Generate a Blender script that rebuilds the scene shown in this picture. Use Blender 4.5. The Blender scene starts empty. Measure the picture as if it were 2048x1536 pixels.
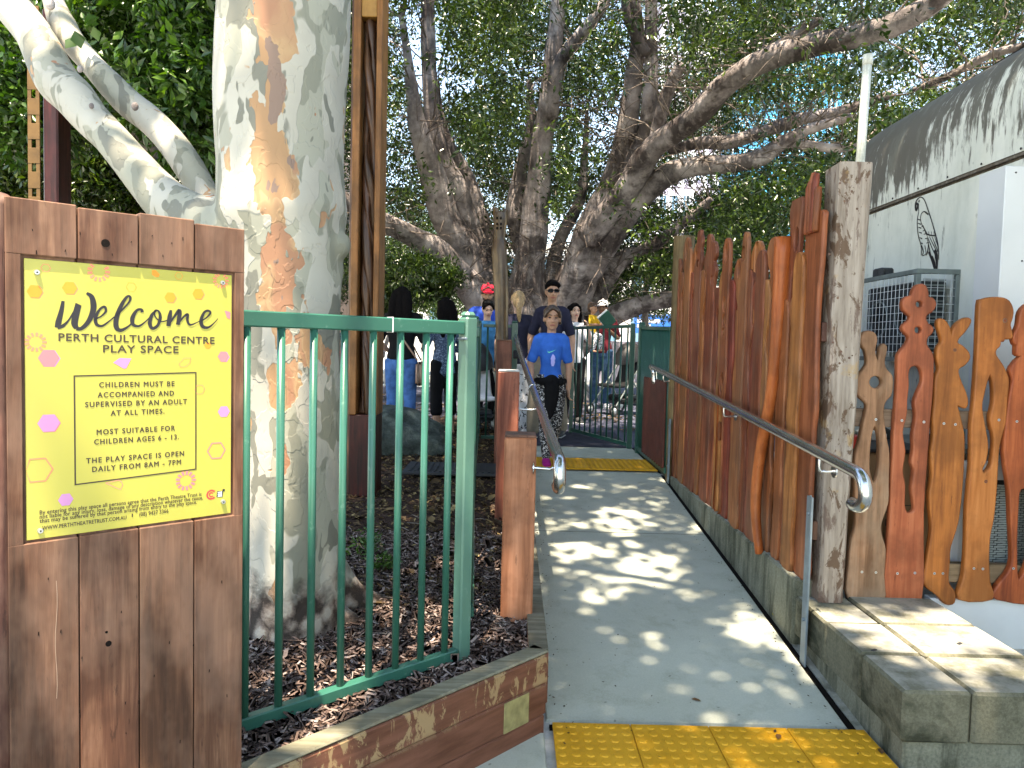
import bpy, bmesh, math, random
import numpy as np
from mathutils import Vector, Matrix, noise

# ------------------------------------------------------------------ camera
SC = bpy.context.scene
COL = SC.collection
R = math.radians
FPX = 1479.0
cam_data = bpy.data.cameras.new('camera')
cam = bpy.data.objects.new('camera', cam_data)
COL.objects.link(cam)
SC.camera = cam
cam_data.sensor_width = 36.0
cam_data.lens = 36.0 * FPX / 2048.0
cam_data.clip_start = 0.05
cam_data.clip_end = 3000
CAMROT = Matrix.Rotation(math.pi / 2 - R(2.94), 3, 'X') @ Matrix.Rotation(R(1.4), 3, 'Z')
CAMPOS = Vector((0, 0, 1.45))
cam.matrix_world = Matrix.Translation(CAMPOS) @ CAMROT.to_4x4()

# ------------------------------------------------------------------ light
SUNV = Vector((-0.07, -0.29, 0.954)).normalized()      # towards the sun: high, behind the viewer
SUN_EL = math.asin(SUNV.z)
world = bpy.data.worlds.new('World')
SC.world = world
world.use_nodes = True
wn = world.node_tree.nodes
wl = world.node_tree.links
bg = wn['Background']
sky = wn.new('ShaderNodeTexSky')
sky.sky_type = 'NISHITA'
sky.sun_disc = False
sky.sun_elevation = SUN_EL
sky.sun_rotation = math.atan2(SUNV.x, SUNV.y)
sky.air_density = 1.0
sky.dust_density = 0.4
sky.ozone_density = 3.0
wl.new(sky.outputs[0], bg.inputs[0])
bg.inputs[1].default_value = 0.15
sd = bpy.data.lights.new('sun', 'SUN')
sd.energy = 3.6
sd.angle = R(0.53)
sd.color = (1.0, 0.975, 0.95)
sun = bpy.data.objects.new('sun', sd)
COL.objects.link(sun)
sun.rotation_euler = SUNV.to_track_quat('Z', 'Y').to_euler()
sun.location = (0, 0, 30)
SC.view_settings.view_transform = 'Standard'
SC.view_settings.look = 'None'
SC.view_settings.exposure = 2.45
SC.view_settings.use_white_balance = True     # balanced for open shade, as the photograph is
SC.view_settings.white_balance_temperature = 8500
SC.view_settings.white_balance_tint = 11
SC.view_settings.gamma = 1.0
SC.view_settings.use_curve_mapping = False
SC.render.engine = 'CYCLES'
SC.cycles.use_denoising = True
SC.cycles.max_bounces = 8
SC.cycles.diffuse_bounces = 5
SC.cycles.glossy_bounces = 3
SC.cycles.transmission_bounces = 6
SC.cycles.transparent_max_bounces = 8
SC.cycles.sample_clamp_indirect = 6.0

# ------------------------------------------------------------------ measuring: where a sight line meets a real surface
def ray(px, py):
    return CAMROT @ Vector(((px - 1024) / FPX, -(py - 768) / FPX, -1.0))
def P(px, py, d):                       # at distance d in front (world y = d)
    r = ray(px, py); return CAMPOS + r * (d / r.y)
def PZ(px, py, z):
    r = ray(px, py); return CAMPOS + r * ((z - CAMPOS.z) / r.z)
def PX(px, py, x):
    r = ray(px, py); return CAMPOS + r * (x / r.x)
def PP(px, py, p0, n):
    r = ray(px, py); return CAMPOS + r * ((p0 - CAMPOS).dot(n) / r.dot(n))

def ground_z(x, y):                     # lie of the paving: level, ramp, landing, gentle rise
    if y < 2.77: return 0.0
    if y < 6.55: return 0.35 * (y - 2.77) / (6.55 - 2.77)
    if y < 8.1: return 0.35 + 0.01 * (y - 6.55) / 1.55
    if y < 17: return 0.36 + 0.022 * (y - 8.1)
    return 0.556
def bed_z(x, y):                        # bark mulch bed left of the ramp
    b = 0.262 + 0.026 * max(0.0, y - 2.6)
    if y > 6: b = min(b, ground_z(x, y) + 0.02)
    return b + 0.012 * noise.noise(Vector((x * 1.3, y * 1.3, 0))) + 0.006 * noise.noise(Vector((x * 5, y * 5, 3)))

rnd = random.Random(7)
NR = np.random.default_rng(11)

# ------------------------------------------------------------------ object helpers
def tag(o, label=None, cat=None, group=None, kind=None):
    if label: o['label'] = label
    if cat: o['category'] = cat
    if group: o['group'] = group
    if kind: o['kind'] = kind
    return o
def thing(name, label, cat, loc=(0, 0, 0), group=None, kind=None):
    o = bpy.data.objects.new(name, None)
    COL.objects.link(o)
    o.location = loc
    o.empty_display_size = 0.1
    return tag(o, label, cat, group, kind)
def attach(o, parent):                  # geometry is in world metres; keep it there under its parent
    if parent is not None:
        o.parent = parent
        off = Vector((0, 0, 0)); q = parent
        while q is not None:
            off += Vector(q.location); q = q.parent
        o.location = Vector(o.location) - off
    return o
def obj(name, me, mat=None, parent=None, label=None, smooth=False):
    if hasattr(me, 'mesh'): me = me.mesh(name)
    o = bpy.data.objects.new(name, me)
    COL.objects.link(o)
    if mat is not None:
        me.materials.clear()
        for m in (mat if isinstance(mat, (list, tuple)) else [mat]): me.materials.append(m)
    if smooth:
        me.polygons.foreach_set('use_smooth', [True] * len(me.polygons))
    if label: o['label'] = label
    return attach(o, parent)
def bake(o):                            # apply modifiers
    dg = bpy.context.evaluated_depsgraph_get()
    me = bpy.data.meshes.new_from_object(o.evaluated_get(dg))
    old = o.data
    o.modifiers.clear()
    if o.type == 'MESH':
        o.data = me
        return o
    n = bpy.data.objects.new(o.name + '_tmp', me)
    for k in o.keys(): n[k] = o[k]
    n.matrix_world = o.matrix_world.copy()
    nm = o.name
    bpy.data.objects.remove(o)
    COL.objects.link(n); n.name = nm
    return n

class MB:
    def __init__(s): s.v = []; s.f = []; s.m = []
    def add(s, vs, fs, mi=0):
        b = len(s.v); s.v += [tuple(v) for v in vs]
        s.f += [tuple(b + i for i in f) for f in fs]; s.m += [mi] * len(fs)
    def box(s, c, size, rot=None, mi=0, bev=0.0, taper=1.0):
        hx, hy, hz = [q / 2 for q in size]
        if bev > 0:
            b = min(bev, hx * .9, hy * .9, hz * .9)
            vs = []
            idx = {}
            for sx in (-1, 1):
                for sy in (-1, 1):
                    for sz in (-1, 1):
                        for a, d in enumerate(((hx, hy - b, hz - b), (hx - b, hy, hz - b), (hx - b, hy - b, hz))):
                            idx[(sx, sy, sz, a)] = len(vs); vs.append(Vector((sx * d[0], sy * d[1], sz * d[2])))
            fs = []
            g = lambda sx, sy, sz, a: idx[(sx, sy, sz, a)]
            for k in (-1, 1):
                for a in range(3):
                    o = [(-1, -1), (1, -1), (1, 1), (-1, 1)]
                    q = []
                    for (u, w) in o:
                        t = [0, 0, 0]; t[a] = k; t[(a + 1) % 3] = u; t[(a + 2) % 3] = w
                        q.append(g(t[0], t[1], t[2], a))
                    fs.append(q if k > 0 else q[::-1])
            for a in range(3):
                a1, a2 = (a + 1) % 3, (a + 2) % 3
                for u in (-1, 1):
                    for w in (-1, 1):
                        def t(k):
                            r = [0, 0, 0]; r[a] = k; r[a1] = u; r[a2] = w; return r
                        q = [g(*t(-1), a1), g(*t(1), a1), g(*t(1), a2), g(*t(-1), a2)]
                        fs.append(q if u * w > 0 else q[::-1])
            for sx in (-1, 1):
                for sy in (-1, 1):
                    for sz in (-1, 1):
                        q = [g(sx, sy, sz, 0), g(sx, sy, sz, 1), g(sx, sy, sz, 2)]
                        fs.append(q if sx * sy * sz > 0 else q[::-1])
        else:
            vs = [Vector((x * hx, y * hy, z * hz)) for x in (-1, 1) for y in (-1, 1) for z in (-1, 1)]
            fs = [(0, 1, 3, 2), (4, 6, 7, 5), (0, 4, 5, 1), (2, 3, 7, 6), (0, 2, 6, 4), (1, 5, 7, 3)]
        if taper != 1.0:
            vs = [Vector((v.x * (taper if v.z > 0 else 1), v.y * (taper if v.z > 0 else 1), v.z)) for v in vs]
        if rot is not None: vs = [rot @ v for v in vs]
        c = Vector(c)
        s.add([v + c for v in vs], fs, mi)
        return s
    def tube(s, pts, rad, n=10, ref=(1, 0, 0), cap=True, mi=0, lump=0.0, seed=0, closed=False):
        pts = [Vector(p) for p in pts]; N = len(pts)
        if not isinstance(rad, (list, tuple)): rad = [rad] * N
        rad = [(r if isinstance(r, (tuple, list)) else (r, r)) for r in rad]
        ref = Vector(ref)
        rings = []
        for i in range(N):
            if closed: t = pts[(i + 1) % N] - pts[(i - 1) % N]
            else: t = pts[min(i + 1, N - 1)] - pts[max(i - 1, 0)]
            if t.length < 1e-9: t = Vector((0, 0, 1))
            t.normalize()
            u = ref - t * ref.dot(t)
            if u.length < 0.15:
                r2 = Vector((0, 1, 0)) if abs(t.y) < .9 else Vector((0, 0, 1))
                u = r2 - t * r2.dot(t)
            u.normalize(); w = t.cross(u)
            ring = []
            for k in range(n):
                a = 2 * math.pi * k / n
                q = 1.0
                d = u * (math.cos(a) * rad[i][0]) + w * (math.sin(a) * rad[i][1])
                if lump:
                    q += lump * noise.noise((pts[i] * 1.7 + d * 4 + Vector((seed, 0, 0))))
                ring.append(pts[i] + d * q)
            rings.append((ring, t))
        if cap and not closed:
            def dome(ring, c, t, r, sgn):
                out = []
                for f, h in ((.82, .45), (.45, .8)):
                    out.append([c + (p - c) * f + t * (sgn * h * r) for p in ring])
                return out
            r0, r1 = min(rad[0]), min(rad[-1])
            s0 = dome(rings[0][0], pts[0], rings[0][1], r0 * .7, -1)
            s1 = dome(rings[-1][0], pts[-1], rings[-1][1], r1 * .7, 1)
            allr = [s0[1], s0[0]] + [r[0] for r in rings] + [s1[0], s1[1]]
        else:
            allr = [r[0] for r in rings]
        vs = [p for r in allr for p in r]; fs = []
        M = len(allr)
        for i in range(M if closed else M - 1):
            j = (i + 1) % M
            for k in range(n):
                fs.append((i * n + k, i * n + (k + 1) % n, j * n + (k + 1) % n, j * n + k))
        if not closed:
            fs.append(tuple(range(n))[::-1]); fs.append(tuple((M - 1) * n + k for k in range(n)))
        s.add(vs, fs, mi); return s
    def prism(s, outline, z0, z1, mi=0):
        n = len(outline)
        vs = [(p[0], p[1], z0) for p in outline] + [(p[0], p[1], z1) for p in outline]
        fs = [tuple(range(n))[::-1], tuple(range(n, 2 * n))] + [(i, (i + 1) % n, n + (i + 1) % n, n + i) for i in range(n)]
        s.add(vs, fs, mi); return s
    def ball(s, c, r, nu=12, nv=8, rot=None, mi=0):
        if not isinstance(r, (tuple, list)): r = (r, r, r)
        vs = [Vector((0, 0, -r[2]))]; c = Vector(c)
        for i in range(1, nv):
            a = math.pi * i / nv - math.pi / 2
            for k in range(nu):
                b = 2 * math.pi * k / nu
                vs.append(Vector((r[0] * math.cos(a) * math.cos(b), r[1] * math.cos(a) * math.sin(b), r[2] * math.sin(a))))
        vs.append(Vector((0, 0, r[2])))
        fs = [(0, 1 + (k + 1) % nu, 1 + k) for k in range(nu)]
        for i in range(nv - 2):
            for k in range(nu):
                fs.append((1 + i * nu + k, 1 + i * nu + (k + 1) % nu, 1 + (i + 1) * nu + (k + 1) % nu, 1 + (i + 1) * nu + k))
        L = len(vs) - 1
        fs += [(1 + (nv - 2) * nu + k, 1 + (nv - 2) * nu + (k + 1) % nu, L) for k in range(nu)]
        if rot is not None: vs = [rot @ v for v in vs]
        s.add([v + c for v in vs], fs, mi); return s
    def xform(s, M):
        s.v = [tuple(M @ Vector(v)) for v in s.v]; return s
    def mesh(s, name='mesh'):
        me = bpy.data.meshes.new(name)
        me.from_pydata(s.v, [], s.f)
        if any(s.m): me.polygons.foreach_set('material_index', s.m)
        me.update(); return me

def catmull(pts, k=6, closed=False):
    pts = [Vector(p) for p in pts]; n = len(pts); out = []
    rng = range(n) if closed else range(n - 1)
    for i in rng:
        g = (lambda j: pts[j % n]) if closed else (lambda j: pts[max(0, min(n - 1, j))])
        a, b, c, d = g(i - 1), g(i), g(i + 1), g(i + 2)
        for q in range(k):
            t = q / k
            out.append(0.5 * ((2 * b) + (c - a) * t + (2 * a - 5 * b + 4 * c - d) * t * t + (3 * b - a - 3 * c + d) * t ** 3))
    if not closed: out.append(pts[-1])
    return out
def lerp_list(v, k):                    # matching radii for catmull()
    out = []
    for i in range(len(v) - 1):
        for q in range(k): out.append(v[i] + (v[i + 1] - v[i]) * q / k)
    out.append(v[-1]); return out

def cutout(name, outline, holes, thick, bevel, M, mat, parent, smooth_k=3, label=None):
    """A board sawn to an outline (with holes) in its local XY plane, real thickness along Z, placed by matrix M."""
    cu = bpy.data.curves.new(name, 'CURVE'); cu.dimensions = '2D'; cu.fill_mode = 'BOTH'
    cu.extrude = max(thick / 2 - bevel, 0.001); cu.bevel_depth = bevel; cu.bevel_resolution = 1
    for loop in [outline] + holes:
        pts = catmull([(p[0], p[1], 0) for p in loop], smooth_k, True) if smooth_k > 1 else [Vector((p[0], p[1], 0)) for p in loop]
        sp = cu.splines.new('POLY'); sp.points.add(len(pts) - 1); sp.use_cyclic_u = True
        for q, p in zip(sp.points, pts): q.co = (p.x, p.y, 0, 1)
    t = bpy.data.objects.new('tmp_cut', cu); COL.objects.link(t)
    dg = bpy.context.evaluated_depsgraph_get()
    me = bpy.data.meshes.new_from_object(t.evaluated_get(dg))
    bpy.data.objects.remove(t)
    me.name = name; me.transform(M)
    return obj(name, me, mat, parent, label)

def remeshed(name, mb, vox, mat, parent, smooth=3, label=None):
    o = bpy.data.objects.new(name, mb.mesh(name)); COL.objects.link(o)
    m = o.modifiers.new('r', 'REMESH'); m.mode = 'VOXEL'; m.voxel_size = vox; m.use_smooth_shade = True
    if smooth:
        k = o.modifiers.new('s', 'SMOOTH'); k.iterations = smooth; k.factor = 0.5
    dg = bpy.context.evaluated_depsgraph_get()
    me = bpy.data.meshes.new_from_object(o.evaluated_get(dg))
    bpy.data.objects.remove(o)
    me.name = name
    return obj(name, me, mat, parent, label, smooth=True)

def tri_mesh(name, verts, tris, attr=None):
    me = bpy.data.meshes.new(name)
    n = len(tris)
    me.vertices.add(len(verts)); me.vertices.foreach_set('co', np.ascontiguousarray(verts, dtype=np.float32).ravel())
    me.loops.add(n * 3); me.loops.foreach_set('vertex_index', np.ascontiguousarray(tris, dtype=np.int32).ravel())
    me.polygons.add(n); me.polygons.foreach_set('loop_start', np.arange(0, n * 3, 3, dtype=np.int32))
    if attr is not None:
        a = me.attributes.new('rnd', 'FLOAT', 'POINT'); a.data.foreach_set('value', np.ascontiguousarray(attr, dtype=np.float32))
    me.update(calc_edges=True)
    return me

def text_mesh(name, s, width, M, mat, parent, bold=0.0, spacing=1.0, extrude=0.0003, height=None):
    cu = bpy.data.curves.new(name, 'FONT'); cu.body = s; cu.align_x = 'LEFT'; cu.extrude = 0.0
    cu.space_character = spacing; cu.resolution_u = 3
    t = bpy.data.objects.new('tmp_text', cu); COL.objects.link(t)
    dg = bpy.context.evaluated_depsgraph_get()
    me = bpy.data.meshes.new_from_object(t.evaluated_get(dg))
    bpy.data.objects.remove(t)
    xs = [v.co.x for v in me.vertices]; x0, x1 = min(xs), max(xs)
    k = width / (x1 - x0)
    ky = k if height is None else height / 0.73
    me.transform(Matrix.Translation((0, 0, 0)) @ Matrix.Diagonal((k, ky, 1, 1)) @ Matrix.Translation((-x0, 0, 0)))
    if bold > 0:                            # heavier stroke: the same print laid four times, a hair apart
        e = width * .0 + bold
        v = [w.co.copy() for w in me.vertices]; f = [tuple(q.vertices) for q in me.polygons]; b = MB()
        for i, (dx, dy) in enumerate(((-e, 0), (e, 0), (0, e), (0, -e))): b.add([(p.x + dx, p.y + dy, p.z + i * .00003) for p in v], f)
        me = b.mesh(name)
    me.transform(M); me.name = name
    return obj(name, me, mat, parent)

# ------------------------------------------------------------------ materials
def mat_new(name):
    m = bpy.data.materials.new(name); m.use_nodes = True
    nt = m.node_tree; b = nt.nodes['Principled BSDF']
    return m, nt, b
class N:
    """small node-graph writer"""
    def __init__(s, name):
        s.m, s.nt, s.b = mat_new(name); s.n = s.nt.nodes; s.l = s.nt.links
        s.tc = s.n.new('ShaderNodeTexCoord').outputs['Object']
    def link(s, a, b): s.l.new(a, b)
    def mapping(s, scale, src=None, loc=(0, 0, 0), rot=(0, 0, 0)):
        q = s.n.new('ShaderNodeMapping'); q.inputs['Scale'].default_value = scale; q.inputs['Location'].default_value = loc
        q.inputs['Rotation'].default_value = rot
        s.link(src or s.tc, q.inputs['Vector']); return q.outputs[0]
    def noise(s, scale=5, detail=4, rough=.55, vec=None, dist=0.0):
        q = s.n.new('ShaderNodeTexNoise'); q.inputs['Scale'].default_value = scale
        q.inputs['Detail'].default_value = detail; q.inputs['Roughness'].default_value = rough
        q.inputs['Distortion'].default_value = dist
        s.link(vec or s.tc, q.inputs['Vector']); return q.outputs['Fac']
    def noisec(s, scale=5, detail=2, vec=None):
        q = s.n.new('ShaderNodeTexNoise'); q.inputs['Scale'].default_value = scale; q.inputs['Detail'].default_value = detail
        s.link(vec or s.tc, q.inputs['Vector']); return q.outputs['Color']
    def voro(s, scale=5, vec=None, feat='F1', out='Distance', rand=1.0):
        q = s.n.new('ShaderNodeTexVoronoi'); q.feature = feat; q.inputs['Scale'].default_value = scale
        q.inputs['Randomness'].default_value = rand
        s.link(vec or s.tc, q.inputs['Vector']); return q.outputs[out]
    def ramp(s, fac, stops, interp='LINEAR'):
        q = s.n.new('ShaderNodeValToRGB'); e = q.color_ramp.elements; q.color_ramp.interpolation = interp
        while len(e) < len(stops): e.new(0.5)
        for el, (p, c) in zip(e, stops):
            el.position = p; el.color = (*c, 1) if len(c) == 3 else (c if len(c) == 4 else (c[0],) * 3 + (1,))
        s.link(fac, q.inputs[0]); return q.outputs[0]
    def mix(s, fac, a, b, mode='MIX'):
        q = s.n.new('ShaderNodeMix'); q.data_type = 'RGBA'; q.blend_type = mode
        for i, v in ((0, fac), (6, a), (7, b)):
            if isinstance(v, (int, float)): q.inputs[i].default_value = v
            elif isinstance(v, tuple): q.inputs[i].default_value = (*v, 1)
            else: s.link(v, q.inputs[i])
        return q.outputs[2]
    def math(s, op, a, b=0.0, clamp=False):
        q = s.n.new('ShaderNodeMath'); q.operation = op; q.use_clamp = clamp
        for i, v in enumerate((a, b)):
            if isinstance(v, (int, float)): q.inputs[i].default_value = v
            else: s.link(v, q.inputs[i])
        return q.outputs[0]
    def addv(s, a, b, k=1.0):
        q = s.n.new('ShaderNodeVectorMath'); q.operation = 'MULTIPLY_ADD'
        s.link(b, q.inputs[0]); q.inputs[1].default_value = (k, k, k); s.link(a, q.inputs[2]); return q.outputs[0]
    def sep(s, vec=None):
        q = s.n.new('ShaderNodeSeparateXYZ'); s.link(vec or s.tc, q.inputs[0]); return q.outputs
    def attr(s, name):
        q = s.n.new('ShaderNodeAttribute'); q.attribute_name = name; return q.outputs['Fac']
    def objrand(s): return s.n.new('ShaderNodeObjectInfo').outputs['Random']
    def color(s, c):
        if isinstance(c, tuple): s.b.inputs['Base Color'].default_value = (*c, 1)
        else: s.link(c, s.b.inputs['Base Color'])
        return s
    def bump(s, h, strength=.3, dist=.01):
        q = s.n.new('ShaderNodeBump'); q.inputs['Strength'].default_value = strength; q.inputs['Distance'].default_value = dist
        s.link(h, q.inputs['Height']); s.link(q.outputs[0], s.b.inputs['Normal']); return s
    def rough(s, r):
        if isinstance(r, (int, float)): s.b.inputs['Roughness'].default_value = r
        else: s.link(r, s.b.inputs['Roughness'])
        return s
    def spec(s, v): s.b.inputs['Specular IOR Level'].default_value = v; return s
    def metal(s, v): s.b.inputs['Metallic'].default_value = v; return s

def plain(name, c, rough=.6, spec=.4, metal=0.0, var=0.12, scale=8, bump=0.0, bscale=60):
    g = N(name)
    n = g.noise(scale, 4)
    lo = tuple(q * (1 - var) for q in c); hi = tuple(min(1, q * (1 + var)) for q in c)
    g.color(g.ramp(n, [(.3, lo), (.7, hi)])).rough(rough).spec(spec).metal(metal)
    if bump: g.bump(g.noise(bscale, 3), bump, .004)
    return g.m

def wood(name, c_dark, c_mid, c_light, axis='z', rough=.6, weather=None, wamt=0.4, crack=0.5, fine=1.0, spec=.3, per_obj=0.25):
    g = N(name)
    st = {'z': (1, 1, .07), 'x': (.07, 1, 1), 'y': (1, .07, 1)}[axis]
    oi = g.n.new('ShaderNodeCombineXYZ')
    r = g.objrand()
    for i in range(3): g.link(g.math('MULTIPLY', r, 37.0 + 11 * i), oi.inputs[i])
    base = g.addv(g.tc, oi.outputs[0], 1.0)
    mp = g.mapping(st, base)
    warp = g.addv(mp, g.noisec(3.0, 2, mp), 0.10)
    grain = g.noise(42 * fine, 6, .6, warp, .4)
    broad = g.noise(7, 3, .5, warp)
    fib = g.noise(130 * fine, 4, .7, g.mapping(tuple(q * (1 if q == 1 else .45) for q in st), base))
    col = g.ramp(g.math('ADD', g.math('ADD', g.math('MULTIPLY', grain, .5), g.math('MULTIPLY', broad, .4)), g.math('MULTIPLY', fib, .15)), [(.40, c_dark), (.53, c_mid), (.66, c_light)])
    spk = g.noise(55 * fine, 5, .75, g.mapping(tuple(q * (1 if q == 1 else 3.0) for q in st), base))
    col = g.mix(g.math('MULTIPLY', g.ramp(spk, [(.60, (0, 0, 0)), (.66, (1, 1, 1))]), .5), col, tuple(q * .5 for q in c_dark))
    blot = g.noise(5, 4, .6, base)
    col = g.mix(g.math('MULTIPLY', g.ramp(blot, [(.42, (0, 0, 0)), (.62, (1, 1, 1))]), .6), col, tuple(q * .42 for q in c_mid), 'MIX')
    if per_obj:
        hv = g.n.new('ShaderNodeHueSaturation'); g.link(col, hv.inputs['Color'])
        g.link(g.math('ADD', g.math('MULTIPLY', r, per_obj * 2), 1 - per_obj), hv.inputs['Value'])
        g.link(g.math('ADD', g.math('MULTIPLY', r, .024), .488), hv.inputs['Hue'])
        col = hv.outputs[0]
    if weather is not None:
        w = g.noise(3.2, 5, .65, g.mapping((1, 1, .5), base))
        col = g.mix(g.math('MULTIPLY', g.ramp(w, [(.45, (0, 0, 0)), (.6, (1, 1, 1))]), wamt), col, weather)
    ck = g.noise(26 * fine, 5, .7, g.mapping(tuple(q * (1 if q == 1 else .5) for q in st), base), .2)
    ckm = g.ramp(ck, [(.30, (1, 1, 1)), (.335, (0, 0, 0))])
    col = g.mix(g.math('MULTIPLY', ckm, crack), col, (.02, .012, .008))
    g.color(col).rough(g.ramp(grain, [(.3, (rough + .1,) * 3), (.7, (rough - .08,) * 3)])).spec(spec)
    h = g.math('SUBTRACT', g.math('ADD', g.math('MULTIPLY', grain, .5), g.math('MULTIPLY', fib, .25)), g.math('MULTIPLY', ckm, .8))
    g.bump(h, .55, .004)
    return g.m
def concrete(name, c1, c2, stain, samt=.5, streak=False, scale=2.0, bump=.35, lit_tops=True):
    g = N(name)
    n = g.noise(scale, 6, .62)
    col = g.ramp(n, [(.32, c1), (.68, c2)])
    fine = g.noise(90, 4, .7)
    col = g.mix(.35, col, g.ramp(fine, [(.35, tuple(q * .72 for q in c1)), (.65, tuple(min(1, q * 1.15) for q in c2))]))
    v = g.mapping((2.2, 2.2, .35) if streak else (1, 1, 1))
    s = g.noise(scale * 1.7, 7, .68, v, .3)
    col = g.mix(g.math('MULTIPLY', g.ramp(s, [(.47, (0, 0, 0)), (.63, (1, 1, 1))]), samt), col, stain)
    if lit_tops:  # upward faces painted paler to look sunlit, with noise stains
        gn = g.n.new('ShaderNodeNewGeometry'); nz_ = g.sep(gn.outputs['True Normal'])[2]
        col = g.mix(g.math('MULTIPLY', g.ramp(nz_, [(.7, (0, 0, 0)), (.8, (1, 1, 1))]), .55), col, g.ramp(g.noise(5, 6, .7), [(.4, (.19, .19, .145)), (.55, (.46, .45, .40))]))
    sp = g.voro(38, None)
    col = g.mix(g.math('MULTIPLY', g.ramp(sp, [(.05, (1, 1, 1)), (.09, (0, 0, 0))]), .35), col, tuple(q * .4 for q in c1))
    g.color(col).rough(.85).spec(.25)
    hb = g.math('ADD', g.math('MULTIPLY', fine, .5), g.math('MULTIPLY', g.noise(22, 4), .6))
    g.bump(hb, bump, .006)
    return g.m

M = {}
# ramp slabs: pale green-grey broom-finished concrete with faint grime
g = N('ramp_concrete')
n1 = g.noise(1.3, 6, .62); n2 = g.noise(6.5, 5, .65)
c = g.ramp(n1, [(.3, (.37, .39, .32)), (.7, (.48, .50, .42))])
c = g.mix(g.math('MULTIPLY', g.ramp(n2, [(.5, (0, 0, 0)), (.68, (1, 1, 1))]), .5), c, (.23, .24, .175))
c = g.mix(.3, c, g.ramp(g.noise(140, 3, .8), [(.3, (.27, .29, .24)), (.7, (.54, .55, .47))]))
sp = g.voro(9, g.addv(g.tc, g.noisec(20, 2), .03))
c = g.mix(g.math('MULTIPLY', g.ramp(sp, [(.035, (1, 1, 1)), (.06, (0, 0, 0))]), .6), c, (.09, .10, .085))
e = g.sep()[1]
g.color(c).rough(.8).spec(.25)
g.bump(g.noise(120, 4, .7, g.mapping((1, 3, 1))), .25, .003)
M['ramp'] = g.m
M['kerb'] = concrete('mossy_concrete', (.10, .10, .07), (.25, .245, .18), (.025, .028, .015), .85, True, 2.6, .6)
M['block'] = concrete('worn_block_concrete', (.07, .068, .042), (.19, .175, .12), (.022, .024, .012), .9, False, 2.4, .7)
M['pave_white'] = concrete('pale_concrete', (.42, .43, .41), (.58, .58, .56), (.25, .25, .22), .3, False, 1.5, .2)
# wall: off-white painted concrete with black run marks under the shoulder
g = N('stained_white_wall')
x, y, z = g.sep()
base = g.ramp(g.noise(1.8, 6, .6), [(.3, (.60, .61, .53)), (.7, (.78, .78, .70))])
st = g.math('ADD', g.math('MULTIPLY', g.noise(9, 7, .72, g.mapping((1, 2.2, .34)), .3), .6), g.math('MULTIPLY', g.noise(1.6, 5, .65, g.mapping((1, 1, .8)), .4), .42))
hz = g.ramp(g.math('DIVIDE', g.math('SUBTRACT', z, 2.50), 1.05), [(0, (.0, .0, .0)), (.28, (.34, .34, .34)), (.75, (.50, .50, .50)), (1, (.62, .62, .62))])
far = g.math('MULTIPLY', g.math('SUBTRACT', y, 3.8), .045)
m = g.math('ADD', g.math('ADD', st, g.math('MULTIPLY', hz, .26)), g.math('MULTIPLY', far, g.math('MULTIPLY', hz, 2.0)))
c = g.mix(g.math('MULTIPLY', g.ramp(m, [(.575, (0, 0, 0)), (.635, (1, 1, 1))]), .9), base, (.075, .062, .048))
fl = g.voro(7, g.mapping((1, 1, .45)))
c = g.mix(g.ramp(fl, [(.022, (.8, .8, .8)), (.04, (0, 0, 0))]), c, (.08, .075, .06))
c = g.mix(g.math('MULTIPLY', g.ramp(g.noise(5, 6, .7, g.mapping((1, 1, .3))), [(.5, (0, 0, 0)), (.7, (1, 1, 1))]), .3), c, (.33, .35, .29))
g.color(c).rough(.8).spec(.25).bump(g.noise(30, 5), .2, .004)
M['wall'] = g.m
M['wall_seam'] = concrete('rusty_seam', (.07, .055, .04), (.16, .13, .10), (.3, .28, .24), .4, True, 6, .5)
M['white'] = plain('white_paint', (.62, .63, .63), .5, .3, 0, .04, 3)
M['whitemet'] = plain('white_metal', (.62, .64, .63), .5, .4, 0, .08, 3)
M['pvc'] = concrete('grimy_white_pipe', (.5, .51, .44), (.68, .68, .6), (.12, .12, .08), .55, True, 4, .1)

M['sleeper'] = wood('old_sleeper_timber', (.032, .012, .007), (.100, .038, .022), (.225, .108, .066), 'z', .62, (.30, .175, .12), .4, .8)
M['scratch'] = plain('pale_scratch', (.32, .22, .16), .8)
M['sleeper_dark'] = wood('brown_oiled_timber', (.06, .028, .018), (.15, .068, .042), (.24, .12, .08), 'z', .55, (.22, .14, .1), .3, .6)
M['post'] = wood('red_gum_post', (.14, .038, .020), (.28, .088, .048), (.40, .155, .095), 'z', .5, None, 0, .35, .7)
M['postdark'] = wood('dark_red_post', (.06, .02, .012), (.14, .042, .024), (.22, .075, .045), 'z', .5, None, 0, .3, .7)
M['paling'] = wood('oiled_cedar_paling', (.085, .020, .006), (.265, .076, .024), (.44, .155, .055), 'z', .48, (.26, .14, .085), .3, .5, .8, .3, .3)
M['palingred'] = wood('red_jarrah_paling', (.11, .022, .010), (.24, .055, .023), (.36, .10, .046), 'z', .45, None, 0, .25, .8, .3, .1)
M['palingbright'] = wood('bright_orange_log', (.26, .06, .014), (.42, .11, .025), (.52, .17, .05), 'z', .4, None, 0, .1, .8, .3, .05)
M['figure'] = wood('orange_cedar_board', (.21, .047, .014), (.42, .108, .030), (.54, .165, .055), 'z', .5, None, 0, .2, .8, .3, .05)
M['figred'] = wood('red_cedar_board', (.20, .042, .018), (.39, .088, .040), (.49, .14, .068), 'z', .5, None, 0, .2, .8, .3, .05)
M['figgrey'] = wood('weathered_cedar_board', (.16, .075, .035), (.36, .18, .095), (.50, .30, .19), 'z', .6, (.38, .26, .17), .5, .55, .8, .3, .05)
M['rail'] = wood('brown_rail', (.10, .06, .03), (.22, .14, .085), (.33, .23, .15), 'x', .65, None, 0, .5)
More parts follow.
